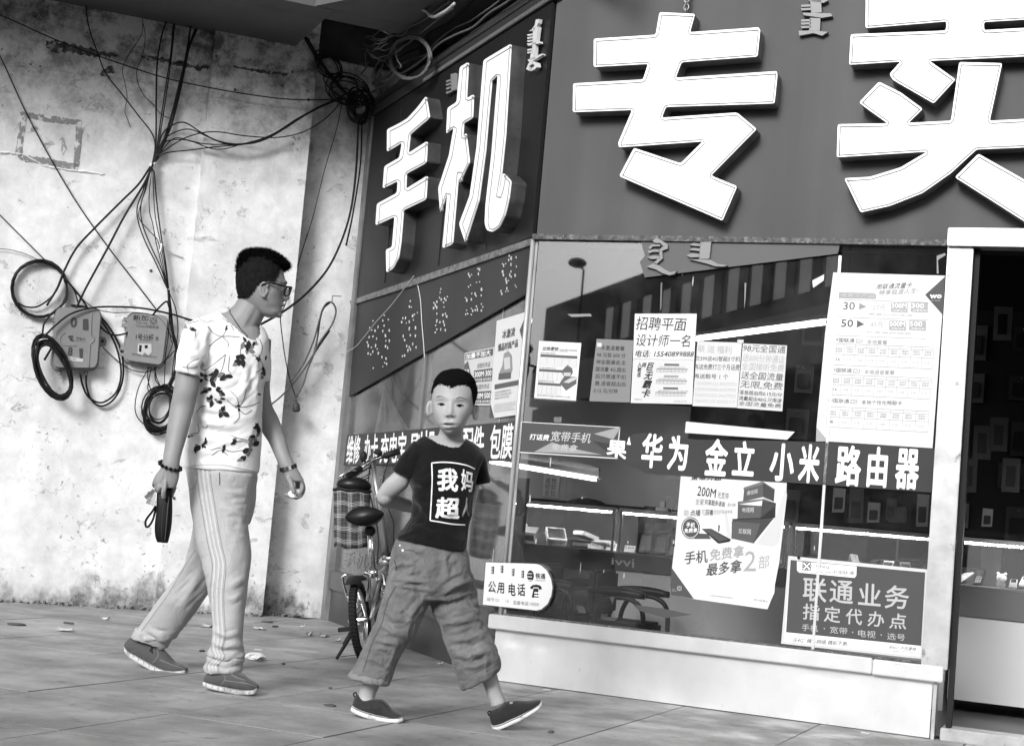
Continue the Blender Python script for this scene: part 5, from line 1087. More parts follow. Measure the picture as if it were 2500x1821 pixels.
down = [([(880, 940), (800, 1060), (700, 1160), (550, 1310), (440, 1430), (370, 1560), (330, 1660), (270, 1760)], .0075, 'thick cable bowing from the knot down to the round coil'),
        ([(882, 945), (830, 1060), (720, 1240), (620, 1430), (500, 1650), (430, 1790), (330, 1950), (255, 2075)], .0075, 'thick cable slanting from the knot over the grey numbered box'),
        ([(870, 960), (820, 1110), (790, 1200), (800, 1290), (840, 1400), (900, 1520), (962, 1660)], .0042, 'slack strand bowing furthest left under the knot'),
        ([(872, 965), (840, 1090), (812, 1180), (820, 1290), (870, 1420), (925, 1540), (966, 1665)], .004, 'slack strand second from the left under the knot'),
        ([(876, 968), (860, 1110), (862, 1220), (880, 1290), (900, 1400), (935, 1540), (968, 1670)], .0032, 'slack strand in the middle under the knot'),
        ([(880, 970), (885, 1110), (895, 1250), (925, 1400), (950, 1530), (970, 1670)], .0032, 'near-straight strand right under the knot'),
        ([(886, 965), (905, 1180), (930, 1370), (955, 1520), (972, 1670)], .0045, 'rightmost thick strand from knot to lower tie'),
        ([(868, 962), (825, 1130), (800, 1250), (860, 1330), (905, 1380), (925, 1450), (966, 1660)], .003, 'kinked thin strand crossing the others below the knot')]
for p_, r_, l_ in down: cable('black cable, ' + l_, ZW, p_, r_, .05 + random.uniform(-.01, .02), group=gB_)
cable('long thin cable swagging across the whole wall under the gouges', ZW, [(-20, 78), (130, 145), (300, 222), (500, 300), (700, 370), (950, 450), (1200, 505), (1450, 548), (1700, 575), (2030, 574)], .004, .14)
cable('thin cable crossing the painted square and running to the small grey box', ZW, [(-20, 280), (50, 430), (150, 650), (300, 930), (450, 1180), (620, 1420), (790, 1640), (905, 1790)], .004, .02)
cable('cable curving from the canopy down into the knot', ZW, [(496, 30), (510, 150), (560, 300), (610, 425), (700, 540), (800, 670), (870, 760), (893, 830), (885, 930)], .004, .03)
cable('loose wavy wire hanging from the canopy, shorter one', ZW, [(822, 110), (815, 200), (740, 320), (705, 400), (720, 480), (732, 560), (720, 640), (735, 690), (752, 735)], .0022, .015)
cable('loose wavy wire hanging from the canopy, longer one', ZW, [(820, 120), (836, 200), (825, 310), (790, 400), (795, 480), (830, 550), (890, 610), (930, 660), (1005, 692)], .0022, .015)
cable('thin line entering from the left edge to the round coil', ZW, [(-20, 1220), (60, 1300), (180, 1420), (270, 1510)], .0035, .02)
cable('thinner line entering from the left edge below it', ZW, [(-20, 1432), (60, 1440), (150, 1465), (235, 1505)], .0022, .02)
cable('thin wire falling beside the side shop frame', ZW, [(1970, 600), (1940, 740), (1870, 980), (1800, 1260), (1730, 1480), (1680, 1650)], .0028, .02)
cable('thick black cable curving from the corner down behind the walking man', ZZ(0, 0, 1), [(876, 280), (868, 430), (850, 540), (810, 640), (760, 705), (700, 755), (640, 790), (600, 806)], .008, outs=[.1, .06, .05, .12, .2, .25, .3])
cable('twin black cable tucked in the frame corner', ZZ(0, 0, 1), [(884, 285), (880, 400), (862, 520), (845, 600)], .006, .02)
# lower bundle to the coils
gb2 = 'black strands between the lower tie and the right coil'
for i, (p_, r_) in enumerate((([(1235, 465), (1245, 600), (1262, 760), (1290, 900), (1285, 1050), (1240, 1170)], .009), ([(1238, 480), (1255, 620), (1270, 780), (1300, 900), (1292, 1080), (1250, 1180)], .006), ([(1240, 490), (1290, 620), (1305, 780), (1280, 950), (1260, 1100)], .0035), ([(1236, 480), (1245, 700), (1270, 850), (1200, 1020), (1160, 1050)], .003), ([(1232, 470), (1240, 640), (1235, 800), (1215, 950), (1205, 1180)], .003), ([(1230, 765), (1290, 880), (1300, 950), (1270, 1120), (1215, 1180)], .003))):
    cable('black strand dropping to the right coil, ' + ('thickest of its bundle', 'second thickest of its bundle', 'bowed far right', 'swinging back to the small box', 'nearly plumb beside the box', 'short lower strand')[i], ZX, p_, r_, .05, group=gb2)
for i, p_ in enumerate(([(1085, 1040), (1085, 1130), (1105, 1200), (1130, 1230)], [(1110, 1040), (1095, 1120), (1085, 1200), (1120, 1260)], [(1130, 1040), (1150, 1120), (1175, 1180)], [(1095, 1040), (1020, 1180), (990, 1320), (1010, 1410), (1080, 1480)], [(1140, 1040), (1140, 1130), (1190, 1200)])):
    cable('black tail from the foot of the small grey box, ' + ('leftmost', 'second', 'third', 'long outer bow', 'rightmost')[i], ZX, p_, .0035, .045, group='tails below the small grey box')
def coil(label, Z, cx, cy, rx, ry, n, r_, o, seed, jit=.08, tilt=0, group='cable coils hanging on the wall', plane=PA, mt=cab):
    rr = random.Random(seed); P_ = []
    for k in range(n * 22):
        a_ = 2 * math.pi * k / 22; tt = k // 22
        if k % 22 == 0: jx, jy, sx, sy = rr.uniform(-jit, jit) * rx, rr.uniform(-jit, jit) * ry, 1 + rr.uniform(-jit, jit), 1 + rr.uniform(-jit, jit); 
        if k == 0: cj = np.array([jx, jy, sx, sy])
        cj = cj * .85 + np.array([jx, jy, sx, sy]) * .15
        x = cj[2] * rx * math.cos(a_); y = cj[3] * ry * math.sin(a_); ct, st = math.cos(tilt), math.sin(tilt)
        P_.append(plane(*Z(cx + cj[0] + x * ct - y * st, cy + cj[1] + x * st + y * ct), o + .012 * math.sin(k * .9 + tt)))
    b = MB(); b.tube(P_, r_, 6); return props(b.build('cable_coil', mt, smooth=True), label, 'cable coil', group)
coil('round black cable coil, upper left of the numbered box', ZX, 292, 468, 200, 205, 4, .0065, .03, 1, .035)
coil('long oval black coil hanging in front of the numbered box', ZX, 385, 1050, 118, 235, 9, .006, .12, 2, .12, -.38)
coil('tight inner turns of the long oval coil on the numbered box', ZX, 400, 1060, 95, 215, 6, .005, .135, 12, .1, -.42)
coil('many-turn black coil hanging under the small grey box', ZX, 1180, 1350, 120, 155, 14, .0045, .05, 3, .16, .35)
coil('smaller inner loops of the coil under the small grey box', ZX, 1175, 1330, 80, 125, 5, .004, .06, 4, .16, .2)
cable('double loop of cable sweeping right of the numbered box and under it', ZX, [(520, 585), (640, 605), (745, 680), (840, 810), (890, 930), (905, 1080), (880, 1200), (820, 1290), (740, 1325), (670, 1280), (635, 1180), (632, 1085)], .0065, .03)
cable('inner companion of the loop under the numbered box', ZX, [(530, 600), (650, 610), (735, 690), (820, 820), (870, 950), (888, 1090), (860, 1210), (800, 1275), (730, 1300), (650, 1260), (605, 1170), (590, 1085)], .0065, .04)
cable('cable running from the round coil into the oval coil', ZX, [(462, 370), (400, 500), (290, 590), (200, 600), (130, 570)], .006, .03)
cable('cable joining round coil and numbered box top', ZX, [(470, 385), (540, 470), (575, 575)], .005, .04)
cable('long cable arching over both boxes and behind the man', ZX, [(310, 830), (400, 740), (520, 650), (680, 605), (850, 598), (1050, 610), (1250, 650), (1350, 680), (1480, 720)], .0065, outs=[.13, .12, .1, .07, .06])
cable('cable sagging from the numbered box to a hook on the bundle', ZX, [(470, 380), (600, 540), (700, 700), (790, 790), (870, 805), (980, 770), (1080, 700), (1180, 590), (1225, 560), (1240, 600)], .0065, .07)
cable('thin wire crossing the small box top', ZX, [(560, 500), (680, 600), (820, 640), (1000, 640), (1150, 670), (1230, 760), (1260, 860)], .0028, .08)
cable('cable doubling back from oval coil to round coil', ZX, [(310, 815), (325, 720), (390, 640), (480, 560), (495, 470), (470, 400)], .006, .05)
cable('thin wire from numbered box clamp to the small box foot', ZX, [(755, 895), (880, 1010), (980, 1065), (1080, 1075), (1180, 1020), (1280, 920)], .0035, .03)
# tie and clips
b = MB(); kp = PA(*ZW(882, 950), .045); b.tube([kp + dA * .018 * math.cos(t) + nA * .018 * math.sin(t) + ZUP * .012 * math.sin(t * 2) for t in np.linspace(0, 6.28, 14)], .006, 6, closed=True)
b.tube([kp, PA(*ZW(868, 935), .06), PA(*ZW(900, 1000), .06)], .004, 6); props(b.build('white_tie', mat('tie_white', .7, .5), smooth=True), 'white tape tie round the big cable knot', 'tie')
b = MB(); kp = PA(*ZX(1235, 472), .05); b.tube([kp + dA * .014 * math.cos(t) + nA * .014 * math.sin(t) for t in np.linspace(0, 6.28, 14)], .004, 6, closed=True); props(b.build('white_tie', mat('tie_white', .7, .5), smooth=True), 'small white clip where the lower strands meet', 'tie')
b = MB(); b.tube(smoothpath([PA(*ZX(1160, 150), .06), PA(*ZX(1185, 140), .07), PA(*ZX(1175, 190), .07), PA(*ZX(1160, 215), .06)]), .006, 6); b.tube(smoothpath([PA(*ZX(1195, 155), .05), PA(*ZX(1260, 200), .02), PA(*ZX(1340, 235), .01)]), .004, 6); props(b.build('white_tie', mat('tie_white', .7, .5), smooth=True), 'pale rag tied round the strands half way down', 'tie')
# ---------------------------------------------------------------- the two junction boxes
gbx = mat('junction_box_grey', .22, .45, noise=(6, .12), dirt=(12, .66, .1, .15)); gbx2 = mat('junction_box_grey_pale', .25, .45, noise=(6, .12), dirt=(12, .66, .1, .15))
def rounded(Q, rfrac=.18, k=5):
    P_ = [np.array(q, float) for q in Q]; n = len(P_); out = []
    for i in range(n):
        a_, b_, c = P_[i - 1], P_[i], P_[(i + 1) % n]; p1 = b_ + (a_ - b_) * rfrac; p2 = b_ + (c - b_) * rfrac
        for t in np.linspace(0, 1, k): out.append((1 - t) ** 2 * p1 + 2 * t * (1 - t) * b_ + t * t * p2)
    return out
def jbox(label, quad, m_, base_d, lid_d):
    P_ = [PA(*ZX(*q), 0) for q in quad]; t = thing('junction_box', label, 'junction box', (P_[2] + P_[3]) / 2)
    Q = rounded([PA(*ZX(*q), base_d) for q in quad], .16)
    b = MB(); b.prism(Q, -nA * base_d * .98); b.build('body', m_, t, bevel=.006, smooth=False)
    f = quadmap([PA(*ZX(*q), base_d + .002) for q in quad])
    Q2 = rounded([f(.04, .97), f(.97, .98), f(.96, .04), f(.03, .03)], .14); b = MB(); b.prism([q + nA * lid_d for q in Q2], -nA * lid_d); b.build('lid', m_, t, bevel=.008)
    return t, quadmap([PA(*ZX(*q), base_d + lid_d + .003) for q in quad])
q1 = [(408, 598), (750, 612), (722, 1068), (375, 1058)]
jb1, f1 = jbox('larger grey junction box stencilled with four numerals, half covered by the oval coil', q1, gbx, .07, .022)
def onq(f, box): s0, s1, t0, t1 = box; return [f(s0, 1 - t0), f(s1, 1 - t0), f(s1, 1 - t1), f(s0, 1 - t1)]
def abox(xs): return [PA(*ZX(*p), .096) for p in xs]
st = mat('stencil_paint', .07, .7)
text3('0', abox([(518, 672), (568, 674), (564, 752), (514, 750)]), st, jb1, bold=.06); text3('1', abox([(608, 685), (648, 685), (650, 772), (606, 770)]), st, jb1, bold=.06)
text3('8', abox([(500, 890), (535, 892), (530, 960), (496, 955)]), st, jb1, bold=.06); text3('1', abox([(580, 902), (610, 902), (606, 978), (584, 976)]), st, jb1, bold=.06)
text3('月电讯', abox([(560, 818), (626, 826), (624, 846), (556, 840)]), st, jb1); text3('CHINA TELECOM', abox([(552, 843), (626, 850), (626, 856), (552, 850)]), st, jb1, name='fine_print')
b = MB(); b.tube(smoothpath(abox([(535, 812), (505, 815), (512, 828), (530, 826), (515, 840), (540, 845)])), .0035, 5); b.build('emblem', st, jb1)
b = MB(); b.prism(abox([(500, 960), (612, 980), (606, 1002), (498, 992)]), nA * -.001); b.build('sticker', paper2, jb1); text3('151 10000', abox([(504, 966), (560, 976), (558, 992), (502, 986)]), ink, jb1)
b = MB(); b.tube(smoothpath(abox([(672, 640), (668, 780), (672, 808), (692, 835), (672, 862), (660, 880), (652, 1040)])), .003, 5); b.tube(smoothpath(abox([(480, 790), (450, 805), (440, 850), (470, 880), (560, 885)])), .002, 5); b.build('moulded_rib', gbx, jb1, smooth=True)
for y_ in (700, 760, 820, 880, 940):
    P0 = PA(*ZX(395, y_), .04); b = MB(); b.obox(P0, dA * .012, nA * .02, ZUP * .006); b.build('hinge', gbx, jb1, bevel=.002)
b = MB(); b.prism([PA(*ZX(*p), .012) for p in [(735, 815), (770, 822), (784, 850), (775, 885), (735, 890)]], nA * -.01); b.build('mounting_ear', gbx, jb1, bevel=.002); b = MB(); b.tube([PA(*ZX(752, 850), .012), PA(*ZX(752, 850), .02)], .010, 12); b.build('screw', darkm, jb1)
for x_ in (440, 596, 634):
    b = MB(); p = PA(*ZX(x_, 1062), .035); b.tube([p, p - ZUP * .03], .011, 10); b.build('cable_gland', gbx, jb1)
q2 = [(940, 635), (1240, 665), (1195, 1045), (905, 1000)]
jb2, f2 = jbox('smaller pale grey junction box with handwriting and a torn sticker', q2, gbx2, .06, .02)
def bbx(xs): return [PA(*ZX(*p), .084) for p in xs]
text3('新加', bbx([(978, 655), (1090, 660), (1085, 702), (974, 698)]), ink, jb2, wob=.02); text3('Chi na', bbx([(998, 702), (1082, 708), (1080, 726), (996, 722)]), ink2, jb2); text3('unicom中国联通', bbx([(998, 726), (1165, 738), (1162, 760), (996, 744)]), ink2, jb2)
text3('1号分纤', bbx([(998, 796), (1128, 800), (1124, 852), (995, 842)]), ink, jb2, wob=.02); text3('水', bbx([(1140, 810), (1165, 812), (1165, 848), (1138, 846)]), ink, jb2); text3('常州市通信电缆有限公司', bbx([(968, 935), (1145, 958), (1143, 976), (966, 952)]), ink2, jb2, name='fine_print')
class _S: pass
_s = _S(); _s.P = lambda x, y, o=0: PA(*ZX(x, y), .084 + o); _s.nrm = nA; _s.t = jb2; knot(_s, 1125, 702, 24, ink2, .003, 0)
b = MB(); b.prism(bbx([(1012, 868), (1110, 870), (1112, 930), (1090, 955), (1060, 930), (1045, 958), (1008, 940)]), nA * -.001); b.build('sticker', paper2, jb2)
b = MB(); b.prism([p + nA * .0006 for p in bbx([(1022, 876), (1040, 880), (1036, 930), (1018, 925)])], nA * -.0004); b.prism([p + nA * .0006 for p in bbx([(1060, 880), (1082, 878), (1085, 900), (1062, 905)])], nA * -.0004); b.build('sticker_print', ink, jb2)
for (x_, y_) in ((925, 690), (912, 735), (900, 905), (893, 950)):
    P0 = PA(*ZX(x_, y_), .035); b = MB(); b.obox(P0, dA * .016, nA * .016, ZUP * .011); b.build('hinge', gbx2, jb2, bevel=.002)
# ---------------------------------------------------------------- hook, hanging plug, right hand cords
ZM1 = ZZ(300, 570, 2.95)
gcord = mat('cord_grey', .09, .5)
cable('grey flex looping over the hook beside the shop frame', ZZ(780, 560, 2.8), [(-40, 860), (-10, 790), (30, 730), (80, 660), (108, 590), (110, 540), (85, 500), (50, 505), (20, 550), (0, 620), (-40, 760), (-100, 900), (-160, 990), (-200, 1040)], .006, .03, gcord)
cable('twisted thin flex hanging down to the plug', ZM1, [(1330, 0), (1290, 130), (1235, 310), (1180, 480), (1150, 560), (1135, 620), (1150, 760), (1165, 870), (1190, 1000), (1215, 1090), (1245, 1180)], .0035, outs=[.02, .03, .13, .13, .1, .03], mt=cab)
cable('grey flex joining the hanging plug from the right', ZM1, [(1250, 1180), (1300, 1080), (1330, 980), (1370, 880), (1400, 760), (1420, 620), (1445, 540), (1490, 500)], .006, .02, gcord)
cable('grey flex crossing down left towards the man arm', ZM1, [(1490, 700), (1380, 860), (1290, 1000), (1200, 1110), (1120, 1190), (1040, 1250)], .006, outs=[.02, .02, .03, .14, .16], mt=gcord)
pl = thing('power_plug', 'dark plug hanging at the end of the flex on the shaded wall strip', 'plug', PA(*ZM1(1248, 1285), .03)); b = MB(); p0, p1 = PA(*ZM1(1245, 1185), .03), PA(*ZM1(1250, 1285), .03); d = p1 - p0
b.tube([p0, p0 + d * .3, p0 + d * .45, p0 + d * .85, p1], [.005, .009, .022, .026, .018], 10); b.build('plug_body', mat('plug_grey', .06, .5), pl, smooth=True)
b = MB(); b.tube([PA(*ZZ(780, 560, 2.8)(88, 455), 0), PA(*ZZ(780, 560, 2.8)(90, 455), .05)], .004, 6); b.tube([PA(*ZZ(780, 560, 2.8)(90, 455), .05), PA(*ZZ(780, 560, 2.8)(150, 458), .05)], .0035, 6); b.tube([PA(*ZZ(780, 560, 2.8)(90, 456), .05), PA(*ZZ(780, 560, 2.8)(85, 500), .04)], .003, 6); props(b.build('wall_hook', steel_b), 'bent metal hook holding the grey flex', 'hook')
# pale string over the blank board
cable('pale string slanting over the blank board to the wall', ZZ(780, 560, 2.8), [(645, 318), (560, 430), (480, 530), (380, 640), (300, 740), (235, 810), (130, 855), (0, 860)], .0022, .03, cab_w, plane=PB)
cable('pale string dropping from the trim to the window joint', ZZ(780, 560, 2.8), [(665, 350), (690, 480), (700, 640), (712, 780), (718, 880)], .003, .015, cab_w, plane=PB)
# ---------------------------------------------------------------- the tray and tangle above the side sign
grp = 'dark pipes and cable runs above the side sign'
mtp = mat('dark_pipe', .05, .4, .3)
def run(label, z, o, r_, u0=-3.3, u1=.6, sag=.0, mt=mtp, seed=0):
    rr = random.Random(seed + int(z * 1000)); P_ = [LB(u0 + (u1 - u0) * k / 16, z + rr.uniform(-1, 1) * sag, o + rr.uniform(-1, 1) * sag) for k in range(17)]
    b = MB(); b.tube(smoothpath(P_, 4), r_, 8); return props(b.build('cable_run', mt, smooth=True), label, 'cable run', grp)
run('stout pipe just over the side sign top edge', 3.47, -.02, .03); run('thinner conduit above the stout pipe', 3.56, -.10, .016); run('sagging dark cable run, lower', 3.50, .04, .007, sag=.012, mt=mat('run_grey', .10, .4)); run('sagging dark cable run, middle', 3.60, -.02, .006, sag=.02, mt=mat('run_grey', .10, .4)); run('sagging dark cable run, upper', 3.70, -.03, .008, sag=.03, mt=cab, seed=4); run('sagging dark cable run, topmost', 3.82, -.08, .006, sag=.03, mt=mat('run_grey', .10, .4), seed=9); run('flat black cable run behind the coil', 3.66, -.2, .02, sag=.01, mt=cab, seed=3)
b = MB(); b.fbox(LB, -2.93, 0.02, 3.345, 3.41, -.12, .03); br = b.build('light_strip', mat('perforated_strip', .03, .4)); props(br, 'dark perforated lighting strip edging the side sign top', 'light strip')
b = MB()
for k in range(110): u_ = -1.9 + k * .0172; b.fbox(LB, u_, u_ + .009, 3.35, 3.372, .031, .034)
b.build('strip_slots', mat('slot_grey', .13, .4), br, kind='stuff')
b = MB(); b.fbox(LB, -2.6, .4, 3.86, 3.90, -.3, .15); props(b.build('cable_tray', mat('tray_dark', .03, .5)), 'black cable tray high above the side sign', 'cable tray')
PBt = lambda x, y, o: PB(x, y, o)
coil('grey cable coil hanging under the canopy above the side sign', ZT, 1545, 830, 285, 300, 7, .0065, .10, 6, .07, .35, None, PBt, mat('coil_grey', .11, .4))
def tcab(label, pts, r_, o=.1, mt=None): return cable(label, ZT, pts, r_, o, mt or mat('tangle_grey', .14, .45), 'wires tangled at the dark corner', PBt)
tcab('pale-ended stub curving up left of the coil', [(1060, 325), (1085, 395), (1160, 460), (1250, 500), (1340, 518), (1440, 510), (1500, 450), (1540, 390), (1650, 340), (1780, 270), (1900, 170), (2124, 20)], .006)
tcab('white taped pipe end bending at the top', [(1640, 150), (1700, 140), (1780, 165), (1830, 225), (1900, 245), (1990, 205), (2080, 150), (2180, 60)], .011, .14, mat('tape_pale', .38, .5))
tcab('straight wire running from the canopy corner to the coil', [(450, 370), (600, 495), (760, 630), (900, 740), (1030, 825), (1120, 875), (1180, 880), (1240, 960), (1290, 1030)], .0045)
tcab('wire rising from the tangle to the top right', [(1170, 860), (1320, 770), (1500, 640), (1640, 520), (1800, 400), (1950, 280), (2160, 130)], .004)
tcab('loose wire with a frayed end', [(890, 745), (905, 860), (885, 970)], .004); tcab('drooping wire into the dark corner', [(935, 910), (880, 1020), (780, 1085), (680, 1090), (560, 1050), (460, 970), (370, 870), (250, 720)], .006, .08, cab_g)
tcab('hanging wire end left of the coil', [(1100, 880), (1040, 970), (1000, 1100)], .004); tcab('hanging wire end nearest the coil', [(1150, 930), (1100, 1060), (1050, 1135)], .005); tcab('short wire dropping inside the coil', [(1325, 650), (1330, 740), (1360, 870), (1410, 950), (1395, 985)], .0045, .16)
rr = random.Random(31)
for k in range(9):
    x0, y0 = rr.uniform(780, 1000), 470 + 32 * k; x1, y1 = rr.uniform(1150, 1500), 420 + 30 * k
    tcab('fine tangled wire number %s between corner and coil' % ('one', 'two', 'three', 'four', 'five', 'six', 'seven', 'eight', 'nine')[k] if False else ('fine tangled wire between the dark corner and the coil, %s of the nine by height' % ('highest', 'second', 'third', 'fourth', 'fifth', 'sixth', 'seventh', 'eighth', 'lowest')[k]), [(x0, y0), (x0 + 90, y0 + rr.uniform(0, 120)), ((x0 + x1) / 2, (y0 + y1) / 2 + rr.uniform(20, 120)), (x1 - 60, y1 + rr.uniform(0, 80)), (x1, y1)], .003, .08 + .02 * rr.random(), cab_g)
cable('black cable from canopy notch down to the corner knot', ZT, [(30, 540), (150, 750), (290, 960), (420, 1130), (560, 1290), (650, 1370)], .012, .10, cab, plane=PA)
cable('second black cable from canopy notch down to the corner knot', ZT, [(60, 560), (200, 800), (330, 1000), (470, 1180), (600, 1320), (700, 1390)], .009, .12, cab, plane=PA)
coil('loose black cable loops tangled at the head of the shop frame', ZZ(0, 0, 1), 862, 225, 38, 38, 6, .005, .14, 44, .6, .4, None)
coil('drooping black cable loops hanging below the canopy notch', ZZ(0, 0, 1), 815, 165, 50, 26, 3, .005, .16, 45, .45, .8, None)
coil('small dark coil squeezed over the shop frame top', ZZ(0, 0, 1), 876, 262, 24, 30, 8, .008, .12, 46, .4, 0, None)
# chain above the left character
b = MB()
for k in range(9):
    c = PC(1675 + .5 * k, 28 - 9.5 * k, .05); ax = dC if k % 2 else nC
    b.tube([c + ax * .012 * math.cos(t) + ZUP * .016 * math.sin(t) for t in np.linspace(0, 5.7, 10)], .0035, 5, closed=True)
props(b.build('hanging_chain', mat('chain_grey', .3, .4, .5), smooth=True), 'short metal chain above the complete giant character', 'chain')
# ceiling lamp box peeping at the very top

# ================================================================== LITTER
lit = [(156, 1540, 20, 5), (505, 1529, 14, 7), (633, 1536, 14, 4), (755, 1550, 6, 6), (790, 1553, 9, 7), (823, 1564, 6, 4), (255, 1512, 10, 3), (735, 1531, 8, 2), (1073, 1622, 7, 2)]
rr = random.Random(5)
labs = ['flat white paper scrap alone on the slabs at far left', 'bent white paper scrap behind the man legs', 'white paper corner between the man and the wall strip', 'clear film scrap left of the pair near the bicycle', 'clear film scrap right of the pair near the bicycle', 'tiny pale scrap by the kickstand', 'thin pale scrap left of the man rear leg', 'thin pale sliver near the wall foot', 'white tab at the foot of the side panel']
for (x, y, w_, h_), lb_ in zip(lit, labs):
    c = PG(x, y); sc_ = c[1] / F_PX; v = []; n = 6
    for j in range(4):
        for i in range(n):
            px = (i / (n - 1) - .5) * 2 * w_ * sc_; py = (j / 3 - .5) * 2 * h_ * sc_ * 3.5
            v.append(c + np.array([px, py, .004 + .018 * max(0, mnoise.noise((i * .9 + x, j * .8, 1.0))) + (.008 if i in (0, n - 1) else 0)]))
    f_ = [(j * n + i, j * n + i + 1, (j + 1) * n + i + 1, (j + 1) * n + i) for j in range(3) for i in range(n - 1)]
    props(mk('paper_litter', v, f_, paper if w_ > 9.5 or h_ < 5 else mat('clear_film', .5, .15)), lb_, 'litter', 'scraps of litter on the pavement')
# crumpled tissue
b = MB(); c = PG(625, 1612); v = []
b.sphere(c + ZUP * .018, (.045, .035, .02), 14, 9); b.v = [tuple(np.array(p) + np.array([mnoise.noise((p[0] * 45, p[1] * 45, p[2] * 60)), mnoise.noise((p[0] * 40 + 7, p[1] * 45, p[2] * 50)), .6 * mnoise.noise((p[0] * 50, p[1] * 40, p[2] * 60 + 5))]) * .022) for p in b.v]
b.v = [(p[0], p[1], max(p[2], .001)) for p in b.v]; props(b.build('crumpled_tissue', paper), 'crumpled white tissue on the slabs between the two walkers', 'tissue')
for (x, y, x2, y2, lb_) in ((621, 1588, 641, 1590, 'cigarette end beyond the crumpled tissue'), (487, 1591, 499, 1591, 'short dark twig by the man front leg'), (665, 1531, 678, 1531, 'dark stub near the shaded wall strip'), (155, 1522, 180, 1524, 'dark twig on the slabs at far left')):
    b = MB(); b.tube([PG(x, y) + ZUP * .006, PG(x2, y2) + ZUP * .006], .005, 7); props(b.build('cigarette_end', mat('stub_brown', .08, .8) if 'dark' in lb_ else mat('stub_pale', .35, .7)), lb_, 'litter', 'small stubs on the pavement')
for (x, y, w_, lb_) in ((40, 1525, 24, 'dry leaf lying flat near the left edge'), (652, 1519, 15, 'curled dry leaf by the wall strip'), (805, 1724, 16, 'dry sliver of bark in front of the boy rear shoe'), (1345, 1788, 8, 'tiny dark leaf at the shop foot'), (692, 1622, 5, 'dark pebble at a slab joint'), (806, 1681, 5, 'pebble left of the boy rear shoe'), (450, 1350 + 420 / 2.52 * 0 + 178, 5, 'small dark crumb under the man')):
    c = PG(x, y); s_ = c[1] / F_PX * w_; b = MB(); b.sphere(c + ZUP * .004, (s_, s_ * .9, .006 if w_ > 9 else s_ * .6), 10, 6); b.v = [tuple(np.array(p) + np.array([0, 0, .004 * mnoise.noise((p[0] * 30, p[1] * 30, 0))])) for p in b.v]
    props(b.build('dry_leaf' if w_ > 7 else 'pebble', mat('leaf_brown', .09, .9), smooth=True), lb_, 'leaf' if w_ > 7 else 'pebble')
for (x, y, lb_) in ((920, 1624, 'white paper tab under the side panel, near the corner'), (1290, 1669, 'white tab at the foot of the steel panel'), (1335, 1685, 'tiny white crumb in front of the steel panel'), (2112, 1790, 'white crumb at the slab joint by the right panel end')):
    c = PG(x, y); b = MB(); b.obox(c + ZUP * .003, dC * .018, vC * .006, ZUP * .002); props(b.build('paper_crumb', paper, bevel=.001), lb_, 'litter')

# ================================================================== BICYCLE
chrome = mat('chrome', .6, .18, 1.0); fr_m = mat('frame_silver', .45, .3, .8); tyre_m = mat('tyre', .018, .7, bump=(120, .6, .01)); grip_m = mat('grip_black', .015, .55)
ZK = ZZ(740, 1020, 2.665)
bk = thing('bicycle', 'small-wheeled folding bicycle on its stand by the side window, seen from behind', 'bicycle', PG(890, 1608))
YR, YF = 8.08, 8.75
def bp(x, y, Y): return PY(*ZK(x, y), Y)
def tubep(nm, pts, r_, mt, par=None, n=10, sm=True): b = MB(); b.tube(pts, r_, n); return b.build(nm, mt, bk if par is None else par, smooth=sm)
hd = np.array([.10, .994, 0]); hd /= np.linalg.norm(hd); lean = R(11); lf = np.cross(ZUP, hd); upv = ZUP * math.cos(lean) + lf * math.sin(lean); side = np.cross(hd, upv)
def wheel(c, R_, hdv, lab=None):
    sd = np.cross(hdv, upv); sd /= np.linalg.norm(sd)
    b = MB(); b.tube([c + hdv * (R_ - .02) * math.cos(t) + upv * (R_ - .02) * math.sin(t) for t in np.linspace(0, 2 * math.pi, 49)[:-1]], .021, 12, closed=True); w_ = b.build('wheel', tyre_m, bk, smooth=True)
    b = MB()
    for k in range(60):
        t = 2 * math.pi * k / 60; rad = hdv * math.cos(t) + upv * math.sin(t); tan = -hdv * math.sin(t) + upv * math.cos(t)
        for s_ in (-1, 1): b.obox(c + rad * (R_ + .0005) + sd * s_ * .009, (sd + tan * .6 * s_) * .008, tan * .0035, rad * .002)
    b.build('tyre_tread', mat('tread', .03, .7), w_, kind='stuff')
    b = MB(); b.tube([c + hdv * (R_ - .047) * math.cos(t) + upv * (R_ - .047) * math.sin(t) for t in np.linspace(0, 2 * math.pi, 41)[:-1]], .011, 8, closed=True); b.build('rim', chrome, w_, smooth=True)
    b = MB(); b.tube([c - sd * .04, c + sd * .04], .016, 10)
    for k in range(20):
        t = 2 * math.pi * k / 20; rad = hdv * math.cos(t) + upv * math.sin(t); b.tube([c + sd * (.03 if k % 2 else -.03), c + rad * (R_ - .05)], .0012, 4)
    b.build('spokes', chrome, w_); return w_
gr = PG(888, 1610); Rw = .20
cR = gr + upv * Rw; wheel(cR, Rw, hd)
gf = PG(944, 1580); cF = gf + upv * Rw; hf = (cF - cR); 
YF = cF[1]; wheel(cF, Rw, hd)
print('wheels', cR, cF)
sp_top = bp(435, 745, YR + .20); sp_bot = bp(455, 1010, YR + .22); bbk = bp(478, 1180, YR + .30)
tubep('seat_post', [sp_top, sp_bot], .0165, chrome); tubep('seat_tube', [sp_bot, bbk], .021, fr_m)
b = MB(); b.tube([sp_bot + upv * .02, sp_bot - upv * .02], .026, 12); b.build('seat_clamp', chrome, bk, smooth=True)
